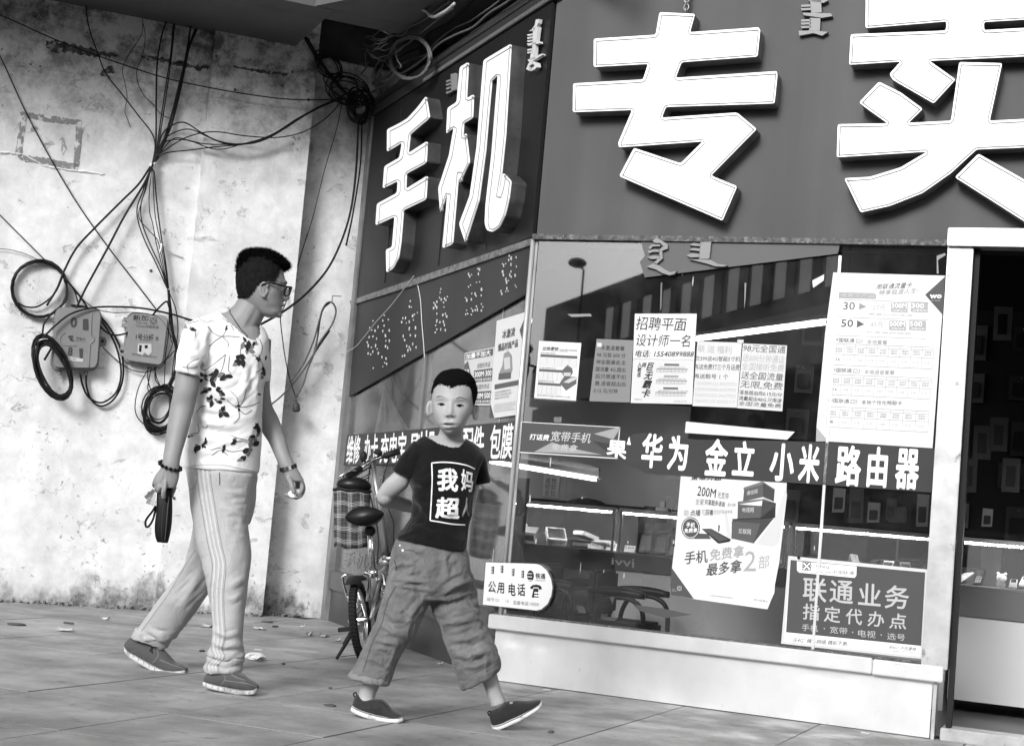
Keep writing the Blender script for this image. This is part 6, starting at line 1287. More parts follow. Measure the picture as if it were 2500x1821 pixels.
# saddle
b = MB(); sc0 = bp(402, 650, YR + .16)
def saddle():
    v = []; f_ = []; n = 14; m_ = 16
    for i in range(m_):
        t = i / (m_ - 1); w_ = .098 * (1 - t) ** .6 * (1 if t > .12 else .75 + t * 2) + .018; h_ = .05 * (1 - t * .5)
        c = sc0 + hd * (-.05 + .27 * t) + upv * (.012 * math.cos(t * 3))
        for k in range(n): a_ = 2 * math.pi * k / n; v.append(c + side * w_ * math.cos(a_) + upv * h_ * (math.sin(a_) if math.sin(a_) > 0 else math.sin(a_) * 1.1) * (.6 + .4 * abs(math.sin(a_))))
    for i in range(m_ - 1):
        for k in range(n): f_.append((i * n + k, i * n + (k + 1) % n, (i + 1) * n + (k + 1) % n, (i + 1) * n + k))
    f_ += [tuple(range(n))[::-1], tuple((m_ - 1) * n + k for k in range(n))]
    bb = MB(); bb.add(v, f_); return bb.build('saddle', mat('saddle_black', .006, .4, spec=.3), bk, smooth=True)
sd_ = saddle(); b = MB(); b.sphere(bp(435, 735, YR + .2), (.03, .03, .028)); b.build('saddle_bracket', grip_m, bk, smooth=True)
# stem, hinge, fork
st_top = bp(452, 285, YF - .02); st_bot = bp(540, 880, YF + .0); hg_ = bp(545, 935, YF)
tubep('handlebar_stem', [st_top, st_bot], [.017, .021], fr_m); tubep('stem_clamp', [bp(500, 610, YF - .02), bp(520, 612, YF - .02)], .014, chrome)
tubep('collar', [st_bot, st_bot + (hg_ - st_bot) * .35], .028, grip_m); b = MB(); b.sphere(hg_, (.045, .05, .03)); b.build('folding_hinge', fr_m, bk, smooth=True)
tubep('hinge_lever', [bp(520, 905, YF - .05), bp(560, 915, YF - .06), bp(612, 895, YF - .07)], [.014, .012, .009], chrome)
for s_ in (-1, 1): tubep('fork_blade', [hg_ - upv * .02, hg_ - upv * .08 + side * s_ * .035, cF + side * s_ * .045], .011, fr_m)
tubep('main_beam', [bp(555, 975, YF), bp(500, 1030, YR + .5), bp(470, 1060, YR + .3)], .024, fr_m)
# bars
gl0, gl1 = bp(288, 378, YF - .26), bp(375, 330, YF - .20); gr0, gr1 = bp(530, 248, YF - .06), bp(624, 216, YF - .02)
tubep('handlebar', [gl0 * .2 + gl1 * .8, bp(420, 290, YF - .1), bp(455, 272, YF - .05), gr0 * .8 + gr1 * .2], .0125, chrome)
tubep('grip', [gl0, gl1], .0185, grip_m); tubep('grip', [gr0, gr1], .0185, grip_m)
tubep('brake_lever', [gl1 + upv * -.01, bp(300, 345, YF - .28), bp(232, 385, YF - .32)], [.008, .007, .005], chrome); tubep('brake_lever', [gr0, bp(540, 262, YF + .04), bp(585, 256, YF + .1)], .005, chrome)
b = MB(); b.sphere(bp(392, 252, YF - .1), (.02, .02, .032)); b.build('bell', grip_m, bk, smooth=True); b = MB(); b.sphere(bp(488, 225, YF - .05), (.026, .02, .016)); b.build('light_mount', grip_m, bk, smooth=True)
for i, p_ in enumerate(([(440, 300), (425, 420), (440, 520), (470, 640), (490, 800), (480, 950)], [(300, 360), (340, 400), (420, 390), (430, 340)], [(560, 260), (520, 420), (560, 600), (590, 700), (580, 900), (540, 1000)], [(250, 360), (290, 420), (360, 400), (440, 360)])):
    tubep('brake_cable', smoothpath([bp(x, y, YF - .03) for x, y in p_], 5), .0032, cab)
# fender, v-brakes, stays, stand, pedal
b = MB(); fd = [cR + (hd * math.cos(t) + upv * math.sin(t)) * (Rw + .025) for t in np.linspace(R(60), R(125), 10)]
for i in range(9):
    p, q = fd[i], fd[i + 1]; b.add([p - side * .032, p + side * .032, q + side * .032, q - side * .032], [(0, 1, 2, 3)]); b.add([p - side * .032, p - side * .04 - upv * .012, q - side * .04 - upv * .012, q - side * .032], [(0, 1, 2, 3)]); b.add([p + side * .032, p + side * .04 - upv * .012, q + side * .04 - upv * .012, q + side * .032], [(0, 1, 2, 3)])
b.build('mudguard', grip_m, bk, smooth=True)
for s_ in (-1, 1):
    tubep('brake_arm', smoothpath([cR + upv * .235 + side * s_ * .045 + hd * .0, cR + upv * .22 + side * s_ * .07, cR + upv * .15 + side * s_ * .062, cR + upv * .09 + side * s_ * .045], 5), .008, chrome)
    tubep('chain_stay', [cR + side * s_ * .055, bbk + side * s_ * .03], .009, fr_m); tubep('seat_stay', [cR + side * s_ * .055, sp_bot - upv * .05 + side * s_ * .03], .008, fr_m)
tubep('brake_noodle', smoothpath([bp(500, 1000, YR + .1), bp(520, 1020, YR + .08), bp(528, 1060, YR + .06), bp(530, 1090, YR + .05)], 5), .005, chrome)
tubep('kickstand', [bp(328, 1362, YR - .02), bp(300, 1430, YR - .04), PG(822, 1612) + ZUP * .012], [.011, .010, .008], grip_m); tubep('stand_spring', [bp(320, 1385, YR - .03), bp(268, 1475, YR - .05)], .012, grip_m); tubep('stand_bracket', [cR + side * -.055, bp(330, 1370, YR - .02)], .009, chrome)
b = MB(); pc = bp(288, 1372, YR + .1); b.obox(pc, side * .045, hd * .03, upv * .011); b.build('pedal', grip_m, bk, bevel=.003); tubep('crank', [pc + side * .05, bbk - side * .06], .008, fr_m)
b = MB(); b.tube([bbk - side * .05 + (hd * math.cos(t) + upv * math.sin(t)) * .075 for t in np.linspace(0, 6.283, 33)[:-1]], .006, 6, closed=True); b.build('chainring', mat('chain_dark', .05, .4, .5), bk)
# plaid bag on the handlebar
def plaid():
    mt = bpy.data.materials.new('plaid_cloth'); mt.use_nodes = True; t = mt.node_tree; bb = t.nodes['Principled BSDF']; N = t.nodes.new; L = t.links.new
    tc = N('ShaderNodeTexCoord'); sp = N('ShaderNodeSeparateXYZ'); L(tc.outputs['UV'], sp.inputs[0])
    def stripe(src, per, ws):
        tot = None
        fr = N('ShaderNodeMath'); fr.operation = 'MULTIPLY'; fr.inputs[1].default_value = per; L(src, fr.inputs[0])
        f2 = N('ShaderNodeMath'); f2.operation = 'FRACT'; L(fr.outputs[0], f2.inputs[0])
        for (c, w_, a_) in ws:
            cmp_ = N('ShaderNodeMath'); cmp_.operation = 'COMPARE'; cmp_.inputs[1].default_value = c; cmp_.inputs[2].default_value = w_; L(f2.outputs[0], cmp_.inputs[0])
            m_ = N('ShaderNodeMath'); m_.operation = 'MULTIPLY'; m_.inputs[1].default_value = a_; L(cmp_.outputs[0], m_.inputs[0])
            if tot is None: tot = m_.outputs[0]
            else:
                ad = N('ShaderNodeMath'); ad.operation = 'MAXIMUM'; L(tot, ad.inputs[0]); L(m_.outputs[0], ad.inputs[1]); tot = ad.outputs[0]
        return tot
    ws = [(.40, .02, .30), (.52, .02, .30), (.64, .02, .27), (.28, .010, .12), (.76, .010, .12), (.05, .008, .10), (.95, .008, .08)]
    a_ = stripe(sp.outputs[0], 3.2, ws); c = stripe(sp.outputs[1], 4.6, ws)
    ad = N('ShaderNodeMath'); ad.operation = 'ADD'; L(a_, ad.inputs[0]); L(c, ad.inputs[1]); ad2 = N('ShaderNodeMath'); ad2.operation = 'ADD'; ad2.inputs[1].default_value = .012; L(ad.outputs[0], ad2.inputs[0]); L(ad2.outputs[0], bb.inputs['Base Color']); bb.inputs['Roughness'].default_value = .85
    return mt
bagt = thing('handlebar_bag', 'black and white plaid cloth bag hung on the bicycle front', 'bag', PY(820, 1340, YF - .2))
YB = YF - .10
fq = quadmap([bp(198, 462, YB), bp(440, 478, YB), bp(418, 850, YB), bp(200, 842, YB)])
v = []; f_ = []; uv = []; nx, ny = 16, 14
def bagpt(s, t, side_):
    bul = .05 * (math.sin(math.pi * min(max(s, 0), 1)) ** .4) * (.7 + .3 * math.sin(math.pi * t)); p = fq(s, t + .02 * math.sin(s * 9) * (1 - t)); return p + np.array([0, 1.0, 0]) * (-bul if side_ == 0 else bul) + np.array([0, 0, 1]) * .004 * math.sin(s * 14 + t * 5)
for sd2 in (0, 1):
    for j in range(ny):
        for i in range(nx): v.append(bagpt(i / (nx - 1), j / (ny - 1), sd2)); uv.append((i / (nx - 1), j / (ny - 1)))
for sd2 in (0, 1):
    for j in range(ny - 1):
        for i in range(nx - 1): q = sd2 * nx * ny + j * nx + i; f_.append((q, q + 1, q + nx + 1, q + nx) if sd2 == 0 else (q, q + nx, q + nx + 1, q + 1))
H = nx * ny
for j in range(ny - 1): f_.append((j * nx, (j + 1) * nx, H + (j + 1) * nx, H + j * nx)); f_.append((j * nx + nx - 1, H + j * nx + nx - 1, H + (j + 1) * nx + nx - 1, (j + 1) * nx + nx - 1))
for i in range(nx - 1): f_.append((i, H + i, H + i + 1, i + 1))
bgo = mk('cloth', v, f_, plaid(), bagt, True); ul = bgo.data.uv_layers.new(name='UVMap')
for lp in bgo.data.loops: ul.data[lp.index].uv = uv[lp.vertex_index]
b = MB(); b.tube([bagpt(s_, 1.0, 0) for s_ in np.linspace(0, 1, 12)] + [bagpt(s_, 1.0, 1) for s_ in np.linspace(1, 0, 12)], .008, 6, closed=True); b.build('rim_band', grip_m, bagt, smooth=True)
b = MB(); b.sphere(bp(330, 440, YB + .03), (.10, .05, .05), 14, 8); b.build('lining', mat('bag_lining', .01, .3), bagt, smooth=True)
b = MB(); b.tube(smoothpath([bp(210, 462, YB), bp(280, 420, YF - .08), bp(400, 340, YF - .05), bp(440, 320, YF - .04)], 5), .005, 6); b.build('strap', grip_m, bagt, smooth=True)

# ================================================================== PEOPLE
def cat_rings(rings, sub):
    A_ = [np.array([*r_[0], *r_[1], r_[2], r_[3]], float) for r_ in rings]; A_ = [2 * A_[0] - A_[1]] + A_ + [2 * A_[-1] - A_[-2]]; out = []
    for i in range(1, len(A_) - 2):
        for j in range(sub):
            t = j / sub; a, b, c, d = A_[i - 1:i + 3]; out.append(.5 * ((2 * b) + (c - a) * t + (2 * a - 5 * b + 4 * c - d) * t * t + (3 * b - a - 3 * c + d) * t ** 3))
    out.append(A_[-2]); return out
def loft(B, rings, n=26, sub=4, e=2.2, grow=0.0):
    """rings: (left pixel, right pixel, depth Y, half thickness in m) -> closed body"""
    R_ = cat_rings(rings, sub); v = []; f = []; yd = np.array([0, 1.0, 0]); m_ = len(R_)
    for q in R_:
        l = PY(q[0], q[1], q[4]); r = PY(q[2], q[3], q[4]); c = (l + r) / 2; a = (r - l) / 2; la = np.linalg.norm(a)
        a = a * (1 + grow / la); u = a / np.linalg.norm(a); dv = yd - u * (yd @ u); dv = dv / np.linalg.norm(dv) * (max(q[5], .004) + grow)
        for k in range(n):
            t = 2 * math.pi * k / n; ct, s_ = math.cos(t), math.sin(t)
            v.append(c + a * math.copysign(abs(ct) ** (2 / e), ct) + dv * math.copysign(abs(s_) ** (2 / e), s_))
    for i in range(m_ - 1):
        for k in range(n): f.append((i * n + k, i * n + (k + 1) % n, (i + 1) * n + (k + 1) % n, (i + 1) * n + k))
    f.append(tuple(range(n))[::-1]); f.append(tuple((m_ - 1) * n + k for k in range(n)))
    return B.add(v, f)
def fuse(B, voxel, smooth=4, factor=.5):
    me = bpy.data.meshes.new('tmp'); me.from_pydata([tuple(p) for p in B.v], [], B.f); bm = bmesh.new(); bm.from_mesh(me)
    bmesh.ops.recalc_face_normals(bm, faces=bm.faces); bm.to_mesh(me); bm.free()
    o = bpy.data.objects.new('tmp', me); COL.objects.link(o)
    r_ = o.modifiers.new('r', 'REMESH'); r_.mode = 'VOXEL'; r_.voxel_size = voxel
    if smooth: s_ = o.modifiers.new('s', 'SMOOTH'); s_.factor = factor; s_.iterations = smooth
    dg = bpy.context.evaluated_depsgraph_get(); dg.update(); m2 = bpy.data.meshes.new_from_object(o.evaluated_get(dg), depsgraph=dg)
    bpy.data.objects.remove(o); bpy.data.meshes.remove(me); return m2
def getv(me): a = np.empty(len(me.vertices) * 3, np.float32); me.vertices.foreach_get('co', a); return a.reshape(-1, 3).astype(float)
def getn(me): a = np.empty(len(me.vertices) * 3, np.float32); me.vertex_normals.foreach_get('vector', a); return a.reshape(-1, 3).astype(float)
def setv(me, V): me.vertices.foreach_set('co', V.astype(np.float32).ravel()); me.update()
def projv(V):
    d = V - CAM; dz = d @ fwd; return CX + F_PX * (d @ rt) / dz, CY - F_PX * (d @ up) / dz
def g2(x, y, cx, cy, sx, sy, rot=0.0):
    dx, dy = x - cx, y - cy
    if rot: c_, s_ = math.cos(rot), math.sin(rot); dx, dy = dx * c_ + dy * s_, -dx * s_ + dy * c_
    return np.exp(-.5 * ((dx / sx) ** 2 + (dy / sy) ** 2))
def folds(me, amp, scale, stretch=(1, 1, 1), thr=0.0, mask=None, seed=0.0):
    V = getv(me); N_ = getn(me); st_ = np.array(stretch) * scale; d = np.empty(len(V))
    for i, p in enumerate(V):
        q = p * st_ + seed; w_ = mnoise.noise((q[0] + .6 * mnoise.noise((q[1] * .7, q[2] * .7, q[0] * .7)), q[1], q[2])); d[i] = (1 - abs(w_) * 2.6) if abs(w_) < .38 else 0
    if mask is not None: d = d * mask(V)
    setv(me, V + N_ * (d * amp)[:, None])
def creases(me, Z, segs, AMP=.7):
    """drag folds: (pixel polyline, width px, height m) pushed along the surface normal"""
    V = getv(me); N_ = getn(me); x, y = projv(V); front = np.array([n @ (CAM - v) for n, v in zip(N_, V)]) > 0; D_ = np.zeros(len(V))
    for pts, w_, a_ in segs:
        P_ = [Z(*p) for p in pts]; best = np.full(len(V), 1e9); tt = np.zeros(len(V)); L_ = [math.hypot(P_[i + 1][0] - P_[i][0], P_[i + 1][1] - P_[i][1]) for i in range(len(P_) - 1)]; tot = sum(L_); acc = 0
        for i in range(len(P_) - 1):
            (x1, y1), (x2, y2) = P_[i], P_[i + 1]; dx, dy = x2 - x1, y2 - y1; t = np.clip(((x - x1) * dx + (y - y1) * dy) / (dx * dx + dy * dy), 0, 1); d = (x - x1 - t * dx) ** 2 + (y - y1 - t * dy) ** 2; m_ = d < best; best[m_] = d[m_]; tt[m_] = (acc + t[m_] * L_[i]) / tot; acc += L_[i]
        best = best * (1 + .5 * np.sin(x * .11 + y * .17)); prof = np.exp(-best / (2 * w_ * w_)) - .55 * np.exp(-(np.sqrt(best) - 2.1 * w_) ** 2 / (2 * (w_ * .9) ** 2))
        D_ += AMP * a_ * prof * np.sin(np.pi * np.clip(tt * .9 + .08, 0, 1))
    setv(me, V + N_ * (D_ * front)[:, None])
def place_mesh(nm, me, mt, par, **kw):
    V = getv(me) - np.array(wloc(par)); setv(me, V); me.name = nm; me.materials.clear(); return link_mesh(nm, me, mt, par, True, **kw)
def bvh_of(o):
    L0 = wloc(o); vs_ = [v.co + L0 for v in o.data.vertices]; return BVHTree.FromPolygons(vs_, [tuple(p.vertices) for p in o.data.polygons])
CV = Vector(CAM)
def cast(bv, x, y, off=.0012, fb=None):
    d = Vector(ray(x, y)); h_, n_, i_, ds = bv.ray_cast(CV, d)
    if h_ is None: return None if fb is None else np.array(CV + d * fb)
    return np.array(h_ - d * off)
def decal_strip(bv, pts, w_px, nm, mt, par, off=.0012, k=6, taper=False):
    q = smoothpath([np.array([x, y, 0.]) for x, y in pts], k); v = []; n = len(q); last = 6.0
    for i in range(n):
        t = q[min(i + 1, n - 1)] - q[max(i - 1, 0)]; L_ = np.linalg.norm(t) + 1e-9; nn = np.array([-t[1], t[0], 0]) / L_ * w_px / 2 * ((1 - .85 * abs(i / (n - 1) - .3) / .7) if taper else 1)
        row = []
        for s_ in (1, -1):
            p = cast(bv, q[i][0] + nn[0] * s_, q[i][1] + nn[1] * s_, off)
            row.append(p)
        v.append(row)
    b = MB()
    for i in range(n - 1):
        if all(p is not None for p in v[i] + v[i + 1]) and np.linalg.norm(v[i][0] - v[i + 1][0]) < .06: b.add([v[i][0], v[i][1], v[i + 1][1], v[i + 1][0]], [(0, 1, 2, 3)])
    return b.build(nm, mt, par, fixn=False, smooth=True) if b.v else None
def decal_add(b, bv, pts, off=.0012):
    c = (sum(p[0] for p in pts) / len(pts), sum(p[1] for p in pts) / len(pts)); C_ = cast(bv, *c, off); P_ = [cast(bv, x, y, off) for x, y in pts]
    if C_ is None or any(p is None or np.linalg.norm(p - C_) > .09 for p in P_): return
    n = len(P_); M_ = [cast(bv, (x + c[0]) / 2, (y + c[1]) / 2, off) for x, y in pts]
    if any(p is None for p in M_): return
    b.add(P_ + M_ + [C_], [(i, (i + 1) % n, n + (i + 1) % n, n + i) for i in range(n)] + [(n + i, n + (i + 1) % n, 2 * n) for i in range(n)])
def decal_text(bv, txt, quad, nm, mt, par, bold=.03, off=.0015):
    V, Fc, dim = glyphs(txt, 0.0, 2, 1.0, 0.0); f = quadmap([np.array([*q, 0.]) for q in quad]); vv = []; ff = []; n0 = len(V); bx, bz = bold / dim[0], bold / dim[1]
    for k, (i, j) in enumerate(((0, 0), (1, 0), (-1, 0), (0, 1), (0, -1), (.7, .7), (-.7, .7), (.7, -.7), (-.7, -.7)) if bold else ((0, 0),)):
        for s_, t_ in V:
            q = f(s_ * (1 - 2 * bx) + bx + bx * i, t_ * (1 - 2 * bz) + bz + bz * j); p = cast(bv, q[0], q[1], off + .00006 * k)
            vv.append(p if p is not None else np.array([0, 0, -50.]))
        ff += [tuple(q + n0 * k for q in t_) for t_ in Fc if all(vv[q + n0 * k][2] > -10 for q in t_)]
    used = [p if p[2] > -10 else vv[0] for p in vv]; return mk(nm, used, ff, mt, par)
def finger(B, pts, r_): B.tube(smoothpath(pts, 3), list(np.linspace(r_, r_ * .78, (len(pts) - 1) * 3 + 1)), 8); B.sphere(pts[-1], r_ * .8, 8, 6); B.sphere(pts[0], r_ * 1.05, 8, 6)

def skin(name, g):
    mt = mat(name, g, .5, spec=.35, noise=(14, .07), bump=(160, .12, .002)); b = mt.node_tree.nodes['Principled BSDF']; b.inputs['Subsurface Weight'].default_value = .12; b.inputs['Subsurface Radius'].default_value = (.01, .01, .01); b.inputs['Subsurface Scale'].default_value = .5; return mt
def cloth(name, g, rough=.9, noise=None, bump=(500, .25, .001), streak=None, wr=None):
    mt = mat(name, g, rough, spec=.15, noise=noise, bump=None, streak=streak); t = mt.node_tree; b = t.nodes['Principled BSDF']
    b.inputs['Sheen Weight'].default_value = .15; N = t.nodes.new; L = t.links.new; tc = N('ShaderNodeTexCoord')
    w_ = N('ShaderNodeTexNoise'); w_.inputs['Scale'].default_value = (wr or (14, .5))[0]; w_.inputs['Detail'].default_value = 3; w_.inputs['Distortion'].default_value = 1.2; L(tc.outputs['Object'], w_.inputs['Vector'])
    f_ = N('ShaderNodeTexNoise'); f_.inputs['Scale'].default_value = bump[0]; L(tc.outputs['Object'], f_.inputs['Vector'])
    b1 = N('ShaderNodeBump'); b1.inputs['Strength'].default_value = (wr or (14, .5))[1]; b1.inputs['Distance'].default_value = .02; L(w_.outputs['Fac'], b1.inputs['Height'])
    b2 = N('ShaderNodeBump'); b2.inputs['Strength'].default_value = bump[1]; b2.inputs['Distance'].default_value = bump[2]; L(f_.outputs['Fac'], b2.inputs['Height']); L(b1.outputs[0], b2.inputs['Normal']); L(b2.outputs[0], b.inputs['Normal'])
    return mt
hairm = mat('black_hair', .004, .9, spec=.05, bump=(300, .8, .004)); fadem = mat('clipped_hair', .010, .8, spec=.04, noise=(60, .5), bump=(500, .6, .002))
def pwl(x, pts): return np.interp(x, [p[0] for p in pts], [p[1] for p in pts])
def cap_from(me, mask, off, nm, mt, par, rough=.0015, seed=3):
    """a shell lifted off the head where mask is true"""
    V = getv(me); N_ = getn(me); keep = mask; idx = -np.ones(len(V), int); faces = []
    for p in me.polygons:
        if all(keep[i] for i in p.vertices): faces.append(tuple(p.vertices))
    used = sorted({i for f_ in faces for i in f_}); idx[used] = range(len(used)); offv = off(V) if callable(off) else np.full(len(V), off)
    P_ = []
    for i in used:
        nz_ = mnoise.noise(tuple(V[i] * 130 + seed)); P_.append(V[i] + N_[i] * (offv[i] + rough * nz_))
    return mk(nm, P_, [tuple(idx[i] for i in f_) for f_ in faces], mt, par, True)
def strands(me_o, bv, mask_fn, count, length, nm, mt, par, seed, upward=.5, rad=.0006):
    rr = random.Random(seed); L0 = np.array(wloc(me_o)); V = getv(me_o.data) + L0; N_ = getn(me_o.data); x, y = projv(V); ok = np.where(mask_fn(x, y, V))[0]; b = MB()
    if not len(ok): return
    for _ in range(count):
        i = rr.choice(ok); n_ = N_[i] + np.array([rr.uniform(-.5, .5), rr.uniform(-.5, .5), rr.uniform(0, upward)]); n_ /= np.linalg.norm(n_); s_ = np.cross(n_, [rr.uniform(-1, 1), rr.uniform(-1, 1), .3]); s_ /= np.linalg.norm(s_) + 1e-9; l_ = length * rr.uniform(.5, 1.1); p = V[i] - n_ * .002
        b.add([p - s_ * rad * 2, p + s_ * rad * 2, p + n_ * l_], [(0, 1, 2)])
    return b.build(nm, mt, par, fixn=False, kind='stuff')

# ------------------------------------------------------------------ the boy
BY = 6.0
boy = thing('person', 'boy in a black T-shirt with boxed white characters, cropped trousers, hands behind his back, walking', 'person', PG(990, 1765))
sk_b = skin('boy_skin', .34)
torsoR = [((1046, 1062), (1134, 1070), 6.04, .052), ((1020, 1080), (1158, 1086), 6.03, .072), ((1004, 1108), (1174, 1112), 6.02, .088), ((1001, 1140), (1166, 1145), 6.01, .094), ((1005, 1175), (1157, 1182), 6.0, .096), ((1013, 1213), (1151, 1216), 6.0, .096), ((1009, 1258), (1147, 1256), 6.0, .100), ((992, 1292), (1136, 1300), 6.0, .104)]
uarm_l = [((990, 1108), (1016, 1124), 5.99, .030), ((968, 1146), (1004, 1160), 5.985, .030), ((941, 1172), (995, 1188), 5.99, .034), ((924, 1196), (975, 1206), 6.0, .033), ((914, 1214), (962, 1216), 6.01, .031)]
farm_l = [((918, 1222), (950, 1196), 6.01, .031), ((932, 1236), (966, 1206), 6.04, .032), ((955, 1242), (982, 1212), 6.07, .029), ((985, 1249), (1005, 1221), 6.10, .026), ((1012, 1253), (1028, 1228), 6.12, .022), ((1030, 1258), (1044, 1230), 6.13, .020)]
uarm_r = [((1150, 1110), (1185, 1120), 6.08, .04), ((1150, 1150), (1188, 1150), 6.10, .036), ((1140, 1186), (1170, 1187), 6.12, .034), ((1130, 1216), (1163, 1219), 6.15, .032), ((1122, 1240), (1152, 1248), 6.16, .030)]
farm_r = [((1128, 1262), (1150, 1236), 6.16, .028), ((1108, 1262), (1118, 1232), 6.17, .028), ((1070, 1262), (1080, 1236), 6.17, .024), ((1050, 1260), (1056, 1240), 6.17, .02)]
legs_l = [((975, 1330), (1056, 1350), 6.0, .07), ((960, 1420), (1040, 1440), 6.0, .062), ((925, 1540), (985, 1560), 5.98, .052), ((894, 1620), (940, 1630), 5.97, .042), ((886, 1657), (931, 1664), 5.97, .037), ((876, 1692), (916, 1699), 5.97, .031), ((874, 1712), (918, 1718), 5.96, .032)]
legs_r = [((1050, 1350), (1130, 1350), 6.03, .07), ((1075, 1430), (1150, 1430), 6.03, .06), ((1110, 1520), (1175, 1520), 6.02, .05), ((1150, 1600), (1200, 1590), 6.0, .042), ((1172, 1650), (1212, 1638), 6.0, .036), ((1190, 1697), (1224, 1684), 6.0, .030), ((1199, 1725), (1236, 1712), 6.0, .031)]
headR = [((1096, 905), (1122, 903), 6.0, .022), ((1079, 911), (1140, 911), 6.0, .052), ((1066, 925), (1152, 922), 6.0, .074), ((1057, 945), (1162, 942), 6.0, .089), ((1054, 965), (1164, 963), 6.0, .093), ((1055, 985), (1158, 985), 5.995, .091), ((1057, 1005), (1152, 1005), 5.985, .086), ((1061, 1022), (1144, 1022), 5.975, .076), ((1068, 1038), (1133, 1040), 5.962, .063), ((1077, 1050), (1121, 1051), 5.955, .049), ((1088, 1059), (1110, 1060), 5.952, .028)]
neckR = [((1078, 1020), (1134, 1024), 6.035, .05), ((1075, 1045), (1130, 1048), 6.04, .05), ((1068, 1064), (1131, 1068), 6.04, .05), ((1048, 1080), (1140, 1084), 6.04, .056), ((1035, 1100), (1150, 1104), 6.03, .065)]
B = MB()
loft(B, headR, 32, 5, 2.25); loft(B, neckR); loft(B, torsoR, grow=-.012); loft(B, uarm_l); loft(B, farm_l); loft(B, uarm_r); loft(B, farm_r); loft(B, legs_l); loft(B, legs_r)
B.sphere(PY(940, 1214, 6.005), .031); 
for cx_, cy_, Yy in ((1048.5, 997, 6.0), (1161.5, 1007, 6.015)):
    B.sphere(PY(cx_, cy_, Yy), (.0145, .011, .031), 12, 10); 
for hx, hy, Yy, s_ in ((1040, 1243, 6.135, 1), (1048, 1250, 6.17, -1)):   # hands clasped behind
    c = PY(hx, hy, Yy); B.sphere(c, (.034, .018, .026))
    for k in range(4): finger(B, [c + np.array([.02 * s_, -.0, .02 - .013 * k]), c + np.array([.045 * s_, .004, .018 - .013 * k]), c + np.array([.058 * s_, .018, .012 - .012 * k])], .0075)
    finger(B, [c + np.array([.0, .01, .022]), c + np.array([.02 * s_, .01, .036]), c + np.array([.038 * s_, .012, .036])], .008)
me = fuse(B, .0032, 3)
V = getv(me); x, y = projv(V); fr = (V[:, 1] < 5.99) & (y < 1066) & (y > 900)
d = (.017 * g2(x, y, 1098, 1010, 5.5, 5.5) + .009 * g2(x, y, 1100, 996, 4.5, 11) + .007 * g2(x, y, 1090, 1014, 3.6, 3) + .007 * g2(x, y, 1107, 1014.5, 3.6, 3)
     - .009 * g2(x, y, 1077, 985, 11, 6.5) - .009 * g2(x, y, 1122, 987, 11, 6.5) + .005 * g2(x, y, 1077, 988, 7.5, 4) + .005 * g2(x, y, 1122, 991, 7.5, 4) + .003 * g2(x, y, 1075, 971, 12, 4) + .003 * g2(x, y, 1125, 974, 12, 4)
     + .008 * g2(x, y, 1097, 1036, 17, 12) + .006 * g2(x, y, 1096, 1032.5, 10, 2.6) - .008 * g2(x, y, 1096, 1037, 10, 1.8) + .007 * g2(x, y, 1096, 1043, 8.5, 3) - .004 * g2(x, y, 1097, 1050, 10, 2.5) + .006 * g2(x, y, 1098, 1056, 9, 5)
     + .004 * g2(x, y, 1071, 1013, 11, 11) + .004 * g2(x, y, 1126, 1015, 12, 12) - .004 * g2(x, y, 1098, 1023, 2.5, 5))
vd = (V - CAM); vd /= np.linalg.norm(vd, axis=1)[:, None]; V = V - vd * (d * fr)[:, None]
er = g2(x, y, 1051, 998, 3.5, 9) * (V[:, 1] < 6.0) + g2(x, y, 1162, 1007, 3.2, 8) * (V[:, 1] < 6.015); V = V + vd * (er * .008)[:, None]
setv(me, V); head_me = me
Nn = getn(me); x, y = projv(V)
hl = 2.2 * np.array([mnoise.noise((a_ * .45, b_ * .25, 3.0)) for a_, b_ in zip(x, y)]) + pwl(x, [(1050, 968), (1056, 960), (1060, 950), (1066, 943), (1074, 939), (1090, 943), (1102, 948), (1110, 945), (1120, 941), (1136, 942), (1146, 946), (1150, 958), (1152, 975), (1155, 990), (1166, 996)]) + 1.2 * np.sin(x * 1.7)
hm = ((y < hl) & (V[:, 1] < 6.01)) | ((V[:, 1] >= 6.01) & (y < 1032) & (y < 975 + np.clip((V[:, 1] - 6.01) * 1400, 0, 60)))
hm &= (y < 1060)
body_b = place_mesh('body', me, sk_b, boy)
V0 = getv(me) 
hcap = cap_from(me, hm, .0035, 'hair', hairm, body_b, .0015) if False else None
class _M: pass
L0b = np.array(wloc(boy))
def cap2(meobj, mask, off, nm, mt, par, rough=.0012):
    me_ = meobj.data; V_ = getv(me_) + np.array(wloc(meobj)); N_ = getn(me_); P_ = []; faces = [tuple(p.vertices) for p in me_.polygons if all(mask[i] for i in p.vertices)]; used = sorted({i for f_ in faces for i in f_}); idx = {i: k for k, i in enumerate(used)}
    o_ = off if hasattr(off, '__len__') else np.full(len(V_), off)
    for i in used: P_.append(V_[i] + N_[i] * (o_[i] + rough * mnoise.noise(tuple(V_[i] * 160))))
    return mk(nm, P_, [tuple(idx[i] for i in f_) for f_ in faces], mt, par, True)
hc = cap2(body_b, hm, np.where(y < 935, .005, .0025), 'hair', hairm, boy)
bvB = bvh_of(body_b)
_nz = np.array([mnoise.noise((a_ * .7, b_ * .5, 8.0)) for a_, b_ in zip(x, y)])
cap2(body_b, ((y < hl + 4.5) & (_nz > -.12) & (V[:, 1] < 6.02) & (y < 1012)) | ((y < 1040) & (V[:, 1] >= 6.0) & (y < 985) & (_nz > -.1)), .0010, 'hairline_stubble', mat('stubble_brown', .07, .9, spec=.1), boy, .0004)
b = MB(); 
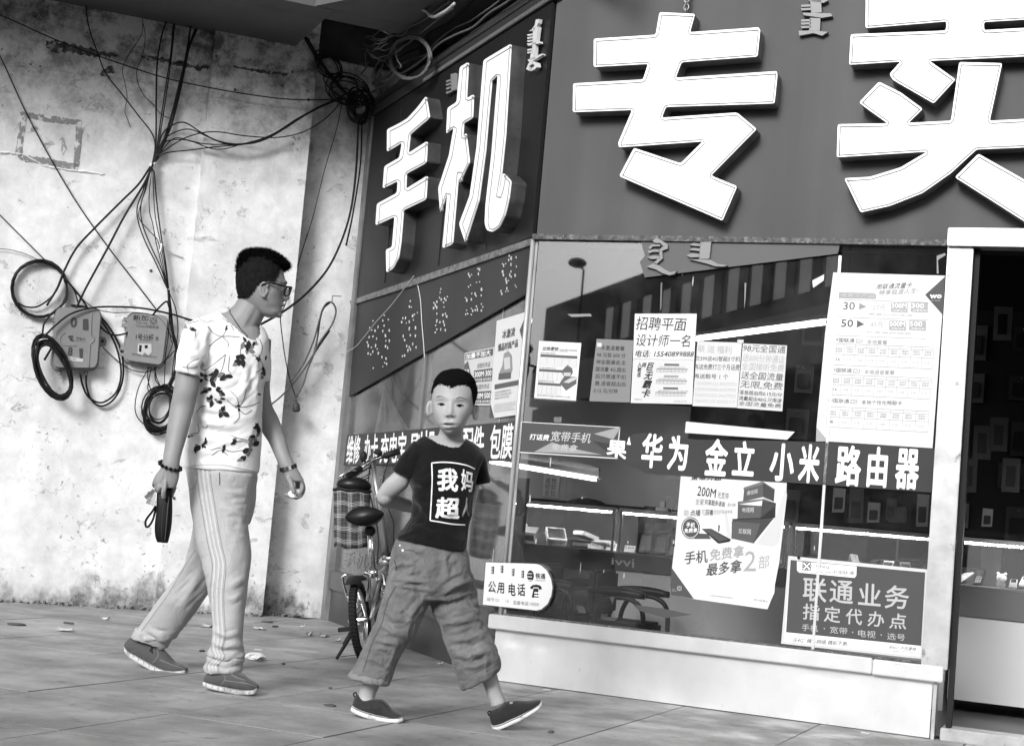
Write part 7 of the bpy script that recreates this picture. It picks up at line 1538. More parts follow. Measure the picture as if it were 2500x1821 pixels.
for cx_, cy_, s_ in ((1077, 987.5, 1), (1122.5, 990.5, -1)):
    decal_add(b, bvB, [(cx_ - 9, cy_ + .4), (cx_ - 4, cy_ - 2.4), (cx_ + 1, cy_ - 3.2), (cx_ + 6, cy_ - 2.2), (cx_ + 9.6, cy_ + .6), (cx_ + 4, cy_ + 3.2), (cx_ - 2, cy_ + 3.3)], .0008)
b.build('eyes', mat('eye_white', .22, .25), boy, fixn=False, smooth=True)
b = MB()
for cx_, cy_ in ((1078.5, 987.2), (1122.0, 990.2)): decal_add(b, bvB, [(cx_ + 5.0 * math.cos(t), cy_ + min(3.4, max(-3.2, 4.4 * math.sin(t)))) for t in np.linspace(0, 6.28, 11)[:-1]], .0014)
b.build('irises', mat('iris_dark', .008, .15), boy, fixn=False, smooth=True)
for cx_, cy_ in ((1077, 987.5), (1122.5, 990.5)): decal_strip(bvB, [(cx_ - 9, cy_ + .2), (cx_ - 4, cy_ - 2.6), (cx_ + 1, cy_ - 3.2), (cx_ + 6, cy_ - 2.0), (cx_ + 9.4, cy_ + .9)], 2.3, 'eyelashes', mat('lash_dark', .02, .6), boy, .0019)
browm = mat('brow_hair', .08, .8)
for pts in ([(1065, 970), (1072, 967.5), (1080, 968), (1088, 971)], [(1113, 973.5), (1122, 970), (1131, 971), (1139, 975)]): decal_strip(bvB, pts, 2.6, 'eyebrow', browm, boy, .001, taper=True)
decal_strip(bvB, [(1083.5, 1034.5), (1090, 1035.5), (1096, 1036.6), (1104, 1037), (1110, 1038)], 3.2, 'mouth_opening', mat('mouth_dark', .03, .6), boy, .0012, taper=True)
lipm = mat('lip', .13, .4); decal_strip(bvB, [(1086, 1033), (1092, 1031.5), (1097, 1032.3), (1103, 1032), (1109, 1035.5)], 2.6, 'upper_lip', lipm, boy, .0008, taper=True); decal_strip(bvB, [(1087, 1040), (1092, 1042.2), (1098, 1043.2), (1104, 1041.8), (1108, 1039)], 4.2, 'lower_lip', mat('lip_pale', .22, .35), boy, .0006, taper=True)
b = MB()
for cx_, cy_ in ((1092, 1015.6), (1104, 1016)): decal_add(b, bvB, [(cx_ + 3.2 * math.cos(t), cy_ + 1.4 * math.sin(t)) for t in np.linspace(0, 6.28, 8)[:-1]], .001)
b.build('nostrils', mat('mouth_dark', .03, .6), boy, fixn=False)
# T-shirt
tee = cloth('black_jersey', .005, .95, wr=(9, .5))
B = MB(); loft(B, torsoR[:7] + [((990, 1290), (1138, 1298), 6.0, .108), ((974, 1309), (1134, 1335), 5.99, .112), ((973, 1316), (1133, 1347), 5.99, .112)], 34, 5, 2.3, .006)
loft(B, [((1012, 1078), (1046, 1110), 6.02, .055), ((994, 1100), (1030, 1132), 6.0, .056), ((973, 1126), (1022, 1158), 5.99, .054), ((958, 1147), (1012, 1170), 5.99, .052)], 24, 4, 2.2, .003)
loft(B, [((1140, 1080), (1172, 1094), 6.04, .05), ((1146, 1104), (1182, 1118), 6.06, .052), ((1150, 1135), (1188, 1140), 6.08, .052), ((1150, 1165), (1194, 1165), 6.1, .05), ((1152, 1186), (1197, 1178), 6.1, .05)], 24, 4, 2.2, .003)
me = fuse(B, .005, 5); folds(me, .005, 7, (1, 1, 1.6), seed=4.0)
Z3c = ZZ(800, 880, 3.304)
creases(me, Z3c, [([(690, 960), (760, 1000), (830, 960)], 6, .010), ([(700, 1100), (780, 1180), (860, 1340)], 7, .012), ([(1150, 1040), (1120, 1160), (1080, 1300)], 6, .012), ([(640, 1320), (760, 1360), (900, 1450)], 7, .011), ([(720, 700), (700, 800), (690, 900)], 6, .008)])
bm = bmesh.new(); bm.from_mesh(me); Vs = np.array([v.co[:] for v in bm.verts]); x, y = projv(Vs)
neck = pwl(x, [(1040, 1064), (1050, 1069), (1075, 1083), (1100, 1090), (1118, 1091), (1127, 1084), (1134, 1074)]); cut = (x > 1041) & (x < 1135) & (((Vs[:, 1] < 6.03) & (y < neck)) | ((Vs[:, 1] >= 6.03) & (y < 1073)))
bm.verts.ensure_lookup_table(); bmesh.ops.delete(bm, geom=[v for v, c in zip(bm.verts, cut) if c], context='VERTS'); bm.to_mesh(me); bm.free()
tee_o = place_mesh('t_shirt', me, tee, boy); bvT = bvh_of(tee_o)
decal_strip(bvT, [(1042, 1065), (1050, 1070), (1075, 1084.5), (1100, 1091.5), (1118, 1092.5), (1127, 1086), (1134, 1076)], 4.5, 'collar_rib', cloth('black_rib', .014, .9), tee_o, .002)
prm = mat('shirt_print_white', .72, .7)
for pts in ([(1054, 1130), (1080, 1128), (1110, 1130), (1140, 1136), (1160, 1145)], [(1054, 1130), (1055, 1170), (1053, 1220), (1050, 1270)], [(1050, 1270), (1075, 1274), (1105, 1279), (1136, 1281)]): decal_strip(bvT, pts, 3.0, 'print_frame', prm, tee_o, .002)
decal_text(bvT, '我', [(1069, 1142), (1118, 1143), (1119, 1201), (1066, 1198)], 'print_character', prm, tee_o, .03); decal_text(bvT, '妈', [(1126, 1143), (1157, 1152), (1154, 1202), (1126, 1198)], 'print_character', prm, tee_o, .022)
decal_text(bvT, '超', [(1065, 1212), (1123, 1214), (1122, 1268), (1062, 1265)], 'print_character', prm, tee_o, .03); decal_text(bvT, '人', [(1130, 1212), (1150, 1216), (1146, 1262), (1128, 1262)], 'print_character', mat('shirt_print_grey', .2, .7), tee_o, .04)
# trousers
pm = cloth('khaki_cotton', .135, .9, noise=(9, .38), wr=(16, .55))
B = MB()
loft(B, [((976, 1308), (1134, 1338), 6.0, .108), ((965, 1335), (1140, 1362), 6.0, .112), ((955, 1385), (1148, 1400), 6.0, .115), ((952, 1425), (1152, 1425), 6.0, .112), ((975, 1460), (1135, 1465), 6.0, .09)], 34, 4, 2.3)
loft(B, [((953, 1390), (1062, 1430), 5.99, .10), ((944, 1445), (1052, 1466), 5.99, .095), ((930, 1492), (1028, 1505), 5.98, .088), ((912, 1540), (1004, 1556), 5.97, .083), ((892, 1580), (978, 1598), 5.96, .08), ((872, 1620), (958, 1640), 5.96, .078), ((861, 1641), (948, 1664), 5.96, .078)], 30, 4, 2.3)
loft(B, [((1040, 1415), (1152, 1400), 6.03, .10), ((1052, 1470), (1161, 1452), 6.03, .095), ((1072, 1520), (1178, 1506), 6.02, .09), ((1090, 1570), (1196, 1550), 6.01, .086), ((1105, 1615), (1211, 1592), 6.0, .083), ((1118, 1652), (1218, 1622), 6.0, .082), ((1128, 1676), (1215, 1636), 6.0, .08)], 30, 4, 2.3)
me = fuse(B, .0048, 5); folds(me, .007, 7.5, (1, 1, .9), seed=9.0); folds(me, .004, 19, (1.2, 1.2, .8), seed=1.0)
Z4 = ZZ(800, 1280, 3.054)
creases(me, Z4, [([(470, 330), (560, 290), (650, 300)], 4, .012), ([(480, 400), (600, 420), (760, 430)], 5, .014), ([(490, 450), (640, 470), (800, 500)], 4, .010), ([(600, 190), (640, 320), (600, 420)], 7, .014), ([(870, 200), (880, 330), (900, 420)], 6, .012), ([(1060, 420), (940, 460), (830, 540)], 6, .016), ([(1095, 500), (960, 540), (850, 560)], 5, .012),
    ([(400, 740), (480, 800), (560, 830)], 5, .013), ([(370, 860), (440, 880), (540, 890)], 5, .013), ([(330, 930), (400, 920), (480, 950)], 4, .010), ([(420, 640), (500, 700), (620, 730)], 5, .010), ([(1000, 600), (1080, 650), (1130, 740)], 7, .016), ([(860, 740), (980, 720), (1140, 700)], 6, .014), ([(900, 860), (1040, 860), (1180, 800)], 6, .017), ([(950, 960), (1040, 990), (1200, 930)], 6, .015), ([(1020, 900), (1080, 960), (1160, 980)], 4, .012), ([(1000, 1060), (1100, 1060), (1230, 1000)], 5, .012), ([(260, 990), (360, 1010), (460, 1080)], 5, .010), ([(700, 560), (620, 680), (600, 760)], 6, .010)])
tr_o = place_mesh('trousers', me, pm, boy); bvP = bvh_of(tr_o)
cuffm = cloth('khaki_cuff', .20, .9)
def cuff(ringA, ringB, nm='cuff', mt=cuffm, par=None, g_=.006): B = MB(); loft(B, [ringA, ringB], 30, 3, 2.3, g_); me = fuse(B, .004, 4); folds(me, .005, 22, (1, 1, 1)); return place_mesh(nm, me, mt, par)
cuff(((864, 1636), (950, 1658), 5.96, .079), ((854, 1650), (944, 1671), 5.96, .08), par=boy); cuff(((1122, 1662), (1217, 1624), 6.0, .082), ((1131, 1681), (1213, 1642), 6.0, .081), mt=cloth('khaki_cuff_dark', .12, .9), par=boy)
b = MB(); [decal_add(b, bvP, [(cx_ + r_ * math.cos(t), cy_ + r_ * .9 * math.sin(t)) for t in np.linspace(0, 6.28, 11)[:-1]], .003) for cx_, cy_, r_ in ((1026, 1319, 5), (983, 1343, 3), (976, 1331, 2))]; b.build('buttons', mat('button_pale', .8, .3), tr_o, fixn=False)
seam = mat('trouser_seam', .07, .9); decal_strip(bvP, [(966, 1430), (945, 1470), (932, 1520), (908, 1570), (895, 1610), (886, 1640)], 1.6, 'seam', seam, tr_o, .002)
decal_strip(bvP, [(975, 1345), (1000, 1342), (1020, 1350)], 1.4, 'seam', seam, tr_o, .002); decal_strip(bvP, [(962, 1365), (968, 1385), (966, 1392)], 3, 'pocket_slit', seam, tr_o, .002)
# shoes
def shoe(person, secs, sole_h, upm, solem, nm='shoe', stripe=None):
    """secs: (bottom px, top px, Y, half width)"""
    B = MB(); loft(B, [((b_[0] + (t_[0] - b_[0]) * .18, b_[1] + (t_[1] - b_[1]) * .18), t_, Y, w_) for b_, t_, Y, w_ in secs], 22, 4, 2.5)
    me = fuse(B, .003, 5); sh = place_mesh(nm, me, upm, person)
    B = MB(); n = len(secs)
    def sole_sec(b_, t_, h_): L_ = math.hypot(t_[0] - b_[0], t_[1] - b_[1]); k = min(h_ / L_, .9); return (b_[0] + (t_[0] - b_[0]) * k, b_[1] + (t_[1] - b_[1]) * k)
    loft(B, [(b_, sole_sec(b_, t_, sole_h), Y, w_ + .004) for b_, t_, Y, w_ in secs], 22, 4, 5.0); me = fuse(B, .003, 2); place_mesh('sole', me, solem, sh)
    if stripe:
        bvv = bvh_of(sh); bs = BVHTree.FromPolygons([v.co + wloc(sh) for v in me.vertices], [tuple(p.vertices) for p in me.polygons])
        decal_strip(bs, [sole_sec(b_, t_, sole_h * .62) for b_, t_, Y, w_ in secs[0:]], 1.6, 'sole_stripe', stripe, sh, .0015)
    return sh
cv = cloth('dark_canvas', .03, .9, bump=(900, .5, .001)); cvn = cloth('dark_canvas_far', .022, .9); rub = mat('dirty_white_rubber', .62, .6, dirt=(20, .55, .3, .1)); bl = mat('stripe_dark', .03, .5)
s1_ = shoe(boy, [((856, 1733), (868, 1697), 5.97, .018), ((864, 1738), (874, 1694), 5.97, .03), ((885, 1747), (893, 1704), 5.96, .036), ((912, 1755), (921, 1706), 5.95, .038), ((930, 1759), (938, 1709), 5.95, .040), ((950, 1762), (956, 1728), 5.94, .042), ((972, 1762), (972, 1737), 5.93, .040), ((986, 1758), (984, 1743), 5.93, .03)], 15, cv, rub, stripe=bl)
s2_ = shoe(boy, [((1203, 1778), (1193, 1742), 6.0, .02), ((1210, 1781), (1199, 1734), 6.0, .032), ((1228, 1776), (1216, 1727), 5.99, .036), ((1250, 1766), (1236, 1712), 5.98, .038), ((1272, 1756), (1258, 1709), 5.97, .042), ((1296, 1742), (1286, 1711), 5.96, .042), ((1315, 1730), (1308, 1708), 5.95, .036), ((1324, 1718), (1320, 1707), 5.95, .02)], 13, cvn, rub, stripe=bl)

# ------------------------------------------------------------------ the man
MY = 6.55
man = thing('person', 'young man in a flowered white T-shirt and pale striped sweatpants, head turned away, mid-stride', 'person', PG(545, 1690))
sk_m = skin('man_skin', .23)
mtor = [((535, 762), (632, 790), 6.57, .06), ((480, 785), (645, 806), 6.56, .085), ((462, 815), (652, 836), 6.55, .105), ((478, 870), (651, 880), 6.55, .118), ((484, 935), (641, 941), 6.55, .118), ((477, 1000), (637, 1005), 6.56, .115), ((464, 1058), (634, 1062), 6.57, .115), ((457, 1110), (630, 1118), 6.57, .12)]
mul = [((452, 790), (510, 850), 6.45, .055), ((438, 850), (500, 880), 6.42, .052), ((431, 905), (489, 922), 6.41, .047), ((424, 955), (483, 958), 6.40, .045), ((416, 995), (476, 990), 6.40, .044), ((409, 1040), (465, 1032), 6.38, .043), ((404, 1080), (453, 1075), 6.36, .038), ((399, 1110), (443, 1108), 6.34, .031), ((396, 1132), (438, 1134), 6.33, .028), ((390, 1148), (438, 1152), 6.33, .026)]
mhl = [((390, 1146), (438, 1150), 6.33, .025), ((379, 1160), (437, 1165), 6.33, .024), ((374, 1178), (433, 1180), 6.33, .024), ((384, 1190), (428, 1192), 6.33, .022)]
mur = [((620, 800), (662, 830), 6.68, .05), ((630, 870), (660, 872), 6.70, .045), ((636, 935), (658, 935), 6.70, .042), ((634, 985), (663, 985), 6.70, .042), ((636, 1045), (679, 1018), 6.69, .041), ((656, 1080), (695, 1062), 6.66, .036), ((675, 1122), (708, 1108), 6.63, .029), ((685, 1143), (719, 1131), 6.62, .026), ((690, 1154), (726, 1143), 6.62, .026)]
mhr = [((688, 1148), (722, 1138), 6.62, .026), ((692, 1160), (734, 1157), 6.62, .026), ((700, 1176), (741, 1175), 6.62, .022)]
mneck = [((588, 715), (655, 740), 6.56, .055), ((577, 738), (648, 765), 6.56, .057), ((562, 756), (636, 790), 6.56, .06), ((540, 772), (628, 812), 6.56, .068), ((520, 800), (632, 836), 6.55, .085)]
mhead = [((612, 622), (652, 622), 6.55, .03), ((597, 632), (672, 632), 6.55, .058), ((587, 645), (686, 646), 6.55, .070), ((581, 660), (691, 660), 6.55, .076), ((579, 675), (694, 674), 6.55, .078), ((579, 690), (698, 688), 6.55, .078), ((580, 702), (696, 700), 6.55, .077), ((583, 716), (694, 715), 6.55, .075), ((590, 730), (692, 729), 6.55, .070), ((606, 746), (690, 743), 6.55, .062), ((624, 760), (687, 757), 6.55, .052), ((640, 770), (686, 764), 6.55, .042), ((652, 775), (681, 773), 6.55, .028)]
def mleg(r0): return r0
rear = [((480, 1180), (600, 1180), 6.62, .10), ((476, 1260), (600, 1290), 6.66, .10), ((462, 1340), (560, 1400), 6.72, .09), ((446, 1390), (510, 1446), 6.76, .08), ((398, 1452), (470, 1502), 6.82, .074), ((370, 1490), (440, 1540), 6.86, .068), ((345, 1526), (412, 1565), 6.89, .064), ((324, 1556), (405, 1580), 6.91, .062)]
frontl = [((458, 1150), (625, 1160), 6.56, .12), ((463, 1195), (616, 1215), 6.55, .118), ((476, 1290), (602, 1270), 6.50, .108), ((487, 1345), (613, 1350), 6.46, .10), ((506, 1420), (606, 1415), 6.42, .085), ((517, 1487), (597, 1480), 6.40, .074), ((520, 1545), (591, 1540), 6.38, .066), ((515, 1600), (589, 1596), 6.37, .06), ((509, 1632), (587, 1628), 6.36, .06)]
B = MB(); loft(B, mhead, 32, 5, 2.2); loft(B, mneck); loft(B, mtor, grow=-.014); loft(B, mul); loft(B, mhl); loft(B, mur); loft(B, mhr); loft(B, rear, grow=-.022); loft(B, frontl, grow=-.022)
for p, r_ in ((PY(696, 727, 6.55), (.019, .014, .013)), (PY(698, 715, 6.55), (.012, .010, .020)), (PY(699.5, 722, 6.55), (.010, .009, .010)), (PY(696, 731, 6.55), (.011, .011, .009)), (PY(690, 744, 6.55), (.012, .018, .0065)), (PY(687, 757, 6.55), (.011, .017, .0065)), (PY(680, 769, 6.55), (.015, .022, .013)), (PY(697, 690, 6.55), (.008, .03, .008))): B.sphere(p, r_)
ec = PY(646, 708, 6.475); B.sphere(ec, (.016, .008, .030), 14, 10); B.tube([ec + np.array([.0165 * math.cos(t) - .001, -.008, .030 * math.sin(t)]) for t in np.linspace(.4, 5.2, 16)], .0042, 6)
# right-hand side of picture: hand pinching a white packet
def P4(x, y, Y): return PY(*ZZ(670, 1110, 13.77)(x, y), Y)
finger(B, [P4(470, 780, 6.60), P4(560, 960, 6.585), P4(620, 1130, 6.58), P4(652, 1255, 6.58)], .0125)      # thumb
finger(B, [P4(900, 850, 6.62), P4(935, 1050, 6.62), P4(900, 1230, 6.61), P4(790, 1360, 6.60)], .011)
finger(B, [P4(850, 800, 6.64), P4(960, 1000, 6.645), P4(975, 1200, 6.64), P4(880, 1380, 6.63), P4(700, 1430, 6.625)], .0105)
finger(B, [P4(800, 800, 6.655), P4(900, 1050, 6.665), P4(900, 1250, 6.66), P4(760, 1440, 6.65), P4(560, 1400, 6.64), P4(380, 1330, 6.64)], .010)
finger(B, [P4(720, 850, 6.66), P4(760, 1050, 6.67), P4(720, 1200, 6.67), P4(600, 1300, 6.665)], .0088)
def P5(x, y, Y): return PY(*ZZ(340, 1120, 7.5)(x, y), Y)
finger(B, [P5(480, 440, 6.31), P5(450, 560, 6.295), P5(440, 640, 6.295), P5(445, 700, 6.30)], .0115)    # index down over the purse
finger(B, [P5(400, 430, 6.33), P5(370, 520, 6.31), P5(360, 590, 6.32), P5(390, 620, 6.35)], .0108)
finger(B, [P5(340, 420, 6.34), P5(315, 500, 6.325), P5(320, 570, 6.335), P5(350, 600, 6.36)], .010)
finger(B, [P5(290, 400, 6.35), P5(262, 460, 6.34), P5(275, 500, 6.36)], .009)
finger(B, [P5(620, 380, 6.34), P5(640, 520, 6.35), P5(610, 620, 6.36), P5(590, 690, 6.36)], .0105)     # thumb behind
me = fuse(B, .0036, 3)
V = getv(me); x, y = projv(V); vd = (V - CAM); vd /= np.linalg.norm(vd, axis=1)[:, None]
fr = (V[:, 1] < 6.52); d = -.006 * g2(x, y, 690, 701, 5, 5) + .004 * g2(x, y, 668, 715, 12, 9) - .007 * g2(x, y, 649, 709, 3, 7) - .004 * g2(x, y, 665, 752, 12, 6) + .003 * g2(x, y, 600, 790, 6, 26, .5) - .004 * g2(x, y, 612, 780, 5, 22, .5)
d += -.003 * g2(x, y, 400, 1185, 1.6, 9) * (y > 1150) + .0025 * g2(x, y, 393, 1170, 1.5, 10, .3) + .0025 * g2(x, y, 405, 1172, 1.5, 10)
V = V - vd * (d * fr)[:, None]; setv(me, V); x, y = projv(V)
def inpoly(px, py, poly):
    c = np.zeros(len(px), bool); n = len(poly)
    for i in range(n):
        (x1, y1), (x2, y2) = poly[i], poly[i - 1]; t = ((y1 > py) != (y2 > py)) & (px < (x2 - x1) * (py - y1) / ((y2 - y1) if y2 != y1 else 1e-9) + x1); c ^= t
    return c
hpoly = [(570, 729), (590, 729), (604, 727), (616, 719), (624, 708), (631, 697), (640, 689), (655, 687), (672, 688), (678, 676), (682, 664), (686, 656), (705, 652), (705, 590), (560, 590)]
hmk = inpoly(x + 1.5 * np.sin(y * .9), y, hpoly) & (V[:, 2] > 1.5)
topm = inpoly(x, y, [(560, 690), (600, 668), (640, 662), (665, 652), (690, 660), (720, 655), (720, 590), (560, 590)]) & hmk
body_m = place_mesh('body', me, sk_m, man)
cap2(body_m, hmk, .0055, 'clipped_hair', fadem, man, .002)
B = MB()
loft(B, [((580, 690), (583, 640), 6.55, .03), ((590, 684), (588, 626), 6.55, .050), ((606, 672), (604, 614), 6.55, .062), ((628, 662), (628, 611), 6.55, .066), ((650, 656), (652, 613), 6.55, .064), ((670, 656), (673, 621), 6.55, .060), ((684, 658), (688, 631), 6.55, .054), ((695, 658), (700, 641), 6.55, .04), ((704, 655), (707, 650), 6.55, .018)], 24, 4, 2.2)
me = fuse(B, .004, 2); ht = place_mesh('hair', me, hairm, man)
strands(ht, None, lambda x, y, V: (V[:, 2] > 0) & (y < 665), 7000, .020, 'hair_tips', hairm, ht, 3, 1.2, .0008)
strands(hc, None, lambda x, y, V: y < 950, 2500, .004, 'hair_tips', hairm, hc, 4, .3, .0006)
# glasses
gm = mat('glasses_black', .012, .25); gl_t = thing('glasses', 'black-rimmed glasses worn by the turned man', 'glasses', PY(700, 705, 6.5)); Pg = lambda x, y, Y: PY(560 + x / 7.18, 590 + y / 7.18, Y)
b = MB(); b.tube(smoothpath([Pg(540, 795, 6.47), Pg(600, 745, 6.466), Pg(680, 722, 6.465), Pg(760, 730, 6.466), Pg(900, 765, 6.475), Pg(1000, 790, 6.485), Pg(1050, 800, 6.49)], 4), .0042, 8); b.build('temple', gm, gl_t, smooth=True)
b = MB(); b.tube([Pg(1010, 792, 6.49), Pg(1085, 802, 6.50), Pg(1075, 850, 6.50), Pg(1035, 940, 6.50), Pg(985, 955, 6.50), Pg(962, 925, 6.495), Pg(975, 850, 6.492)], .0040, 8, closed=True); b.build('rim', gm, gl_t, smooth=True)
b = MB(); b.prism([Pg(1010, 800, 6.492), Pg(1078, 808, 6.502), Pg(1035, 935, 6.502), Pg(972, 925, 6.497)], (0, .001, 0)); b.build('lens', GL_C, gl_t)
b = MB(); b.tube([Pg(1085, 802, 6.5), Pg(1070, 800, 6.55), Pg(1090, 805, 6.60)], .004, 8); b.tube([Pg(1070, 802, 6.6), Pg(1090, 806, 6.63), Pg(1050, 930, 6.63), Pg(1010, 930, 6.6)], .004, 8, closed=True); b.build('rim', gm, gl_t, smooth=True)
# T-shirt
mt_ = cloth('white_jersey', .72, .9, wr=(7, .35))
B = MB(); loft(B, mtor[:7] + [((455, 1112), (630, 1122), 6.57, .122), ((455, 1134), (628, 1146), 6.57, .126), ((456, 1143), (626, 1154), 6.57, .126)], 36, 5, 2.3, .004)
loft(B, [((486, 778), (540, 830), 6.50, .06), ((455, 798), (512, 848), 6.46, .068), ((441, 840), (502, 876), 6.43, .068), ((435, 875), (496, 900), 6.42, .066), ((430, 906), (491, 922), 6.41, .064)], 26, 4, 2.2, .003)
loft(B, [((612, 795), (642, 806), 6.62, .06), ((622, 820), (652, 832), 6.67, .062), ((630, 870), (657, 874), 6.69, .058), ((636, 935), (656, 934), 6.70, .056)], 24, 4, 2.2, .003)
me = fuse(B, .005, 5); folds(me, .005, 5.5, (1.2, 1.2, 1.4), seed=2.0)
creases(me, ZM1, [([(545, 1060), (600, 1000), (690, 930)], 5, .012), ([(600, 880), (610, 940), (590, 1010)], 4, .010), ([(540, 1180), (620, 1260), (700, 1290)], 7, .012), ([(500, 1290), (640, 1370), (860, 1400)], 8, .012), ([(480, 1400), (600, 1480), (780, 1500), (930, 1450)], 8, .012), ([(880, 950), (890, 1090), (800, 1230)], 8, .011), ([(955, 920), (965, 1060), (950, 1200)], 6, .011), ([(620, 1120), (740, 1180), (900, 1150)], 9, .008), ([(470, 1540), (560, 1570), (700, 1560)], 6, .010), ([(620, 640), (590, 760), (600, 880)], 6, .009), ([(430, 850), (490, 880), (560, 870)], 5, .007), ([(420, 930), (480, 950), (560, 930)], 5, .007), ([(700, 620), (780, 760), (860, 850)], 8, .006)])
bm = bmesh.new(); bm.from_mesh(me); Vs = np.array([v.co[:] for v in bm.verts]); x, y = projv(Vs)
neck = pwl(x, [(536, 761), (560, 785), (595, 817), (612, 828), (622, 829), (631, 820), (636, 806)]); cut = (x > 537) & (x < 634) & (((Vs[:, 1] < 6.6) & (y < neck)) | ((Vs[:, 1] >= 6.6) & (y < 772 + (x - 537) * .3)))
bmesh.ops.delete(bm, geom=[v for v, c in zip(bm.verts, cut) if c], context='VERTS'); bm.to_mesh(me); bm.free()
ts_o = place_mesh('t_shirt', me, mt_, man); bvS = bvh_of(ts_o)
decal_strip(bvS, [(538, 763), (560, 787), (595, 819), (612, 830), (622, 831), (631, 823)], 4.5, 'collar_rib', cloth('white_rib', .7, .9), ts_o, .002); decal_strip(bvS, [(457, 1139), (500, 1134), (545, 1135), (590, 1144), (624, 1151)], 1.6, 'hem_seam', mat('hem_grey', .4, .9), ts_o, .002); decal_strip(bvS, [(431, 902), (460, 911), (489, 918)], 1.4, 'hem_seam', mat('hem_grey', .4, .9), ts_o, .002)
fl_d, fl_m, fl_l = mat('flower_print_dark', .02, .8), mat('flower_print_mid', .16, .8), mat('flower_print_line', .09, .8); bd, bmid = MB(), MB(); rr = random.Random(17)
def leaf(b, cx_, cy_, l_, w_, a_):
    pts = [(cx_ + math.cos(a_) * l_ * (t - .1) - math.sin(a_) * w_ * math.sin(math.pi * t) * s_, cy_ + math.sin(a_) * l_ * (t - .1) + math.cos(a_) * w_ * math.sin(math.pi * t) * s_) for s_, ts in ((1, np.linspace(0, 1, 6)), (-1, np.linspace(1, 0, 6)[1:-1])) for t in ts]; decal_add(b, bvS, pts, .0022 if b is bd else .0018)
cl = [(500, 685, 1.0), (885, 780, 1.5), (905, 830, 1.3), (860, 905, 1.7), (680, 1010, 1.7), (740, 1030, 1.3), (640, 1075, 1.5), (690, 1130, 1.3), (600, 1120, 1.2), (640, 1200, 1.4), (690, 1205, 1.1), (730, 1290, 1.6), (580, 1040, 1.2), (525, 1560, 1.4), (590, 1525, 1.2), (925, 1540, 1.8), (880, 1600, 1.5), (950, 1470, 1.4), (965, 1380, 1.3), (1035, 985, 1.2), (1040, 880, .9), (1000, 1160, .9), (800, 1490, 1.0), (950, 790, .9), (745, 680, .8), (830, 1250, .8), (725, 1545, .9), (985, 905, .8), (1025, 1010, 1.1), (470, 1460, .8)]
for cx_, cy_, s_ in cl:
    X, Yp = ZM1(cx_, cy_)
    for k in range(6 if s_ > 1.1 else 4): leaf(bd if rr.random() < .6 else bmid, X + rr.uniform(-5, 5) * s_, Yp + rr.uniform(-5, 5) * s_, rr.uniform(8, 15) * s_, rr.uniform(2.2, 4.4) * s_, rr.uniform(0, 6.28))
bd.build('flower_print', fl_d, ts_o, fixn=False, kind='stuff'); bmid.build('flower_print', fl_m, ts_o, fixn=False, kind='stuff')
sb = [[(610, 670), (650, 715), (700, 740), (760, 740), (840, 745)], [(620, 815), (670, 770), (720, 735), (745, 690)], [(720, 745), (760, 790), (755, 820)], [(740, 870), (720, 960), (700, 1010)], [(770, 880), (760, 980), (780, 1010)], [(590, 990), (680, 920), (740, 870)], [(750, 1200), (800, 1240), (850, 1250), (920, 1240), (985, 1215)], [(770, 1130), (820, 1180), (835, 1240)], [(890, 1120), (870, 1200), (840, 1250)], [(830, 1260), (880, 1300), (930, 1270)], [(800, 1370), (840, 1320), (830, 1270)], [(930, 870), (980, 900), (1010, 960), (960, 1000)], [(985, 760), (1005, 820), (990, 880)], [(770, 1450), (820, 1470), (900, 1490), (950, 1510)], [(810, 1500), (870, 1495), (940, 1520)], [(540, 1370), (545, 1430), (470, 1445)], [(570, 1390), (600, 1400), (610, 1380)], [(630, 1560), (700, 1545), (780, 1570), (860, 1560)], [(640, 1600), (700, 1560), (760, 1600)], [(430, 960), (480, 970), (540, 960)], [(470, 990), (465, 950), (500, 920), (550, 900)], [(580, 625), (610, 640), (640, 625), (660, 640)], [(715, 605), (770, 650), (800, 700)], [(450, 660), (500, 640), (545, 630)], [(520, 700), (525, 745)], [(570, 920), (585, 950), (570, 975), (600, 985)], [(850, 820), (845, 860), (860, 890)], [(530, 1290), (560, 1250), (600, 1240)]]
for s_ in sb: decal_strip(bvS, [ZM1(*p) for p in s_], 1.5, 'flower_stem', fl_l, ts_o, .0016, 5)
# trousers
pg = cloth('grey_melange', .38, .92, noise=(240, .12), wr=(8, .4)); 
B = MB(); loft(B, frontl[:8] + [((511, 1612), (589, 1608), 6.37, .062), ((506, 1640), (588, 1634), 6.36, .063)], 32, 4, 2.3); loft(B, rear, 30, 4, 2.3); loft(B, [((456, 1120), (628, 1130), 6.57, .115), ((457, 1160), (624, 1170), 6.57, .12), ((466, 1210), (622, 1225), 6.58, .12), ((480, 1270), (608, 1280), 6.6, .10)], 34, 4, 2.3)
loft(B, [((580, 1150), (626, 1160), 6.64, .09), ((590, 1200), (620, 1205), 6.65, .085), ((592, 1240), (608, 1245), 6.66, .07)], 20, 3)
me = fuse(B, .0052, 5)
am = lambda V: np.clip((projv(V)[1] - 1560) / 40, 0, 1) * (projv(V)[0] > 480) + .8 * np.clip((projv(V)[1] - 1535) / 30, 0, 1) * (projv(V)[0] < 480)
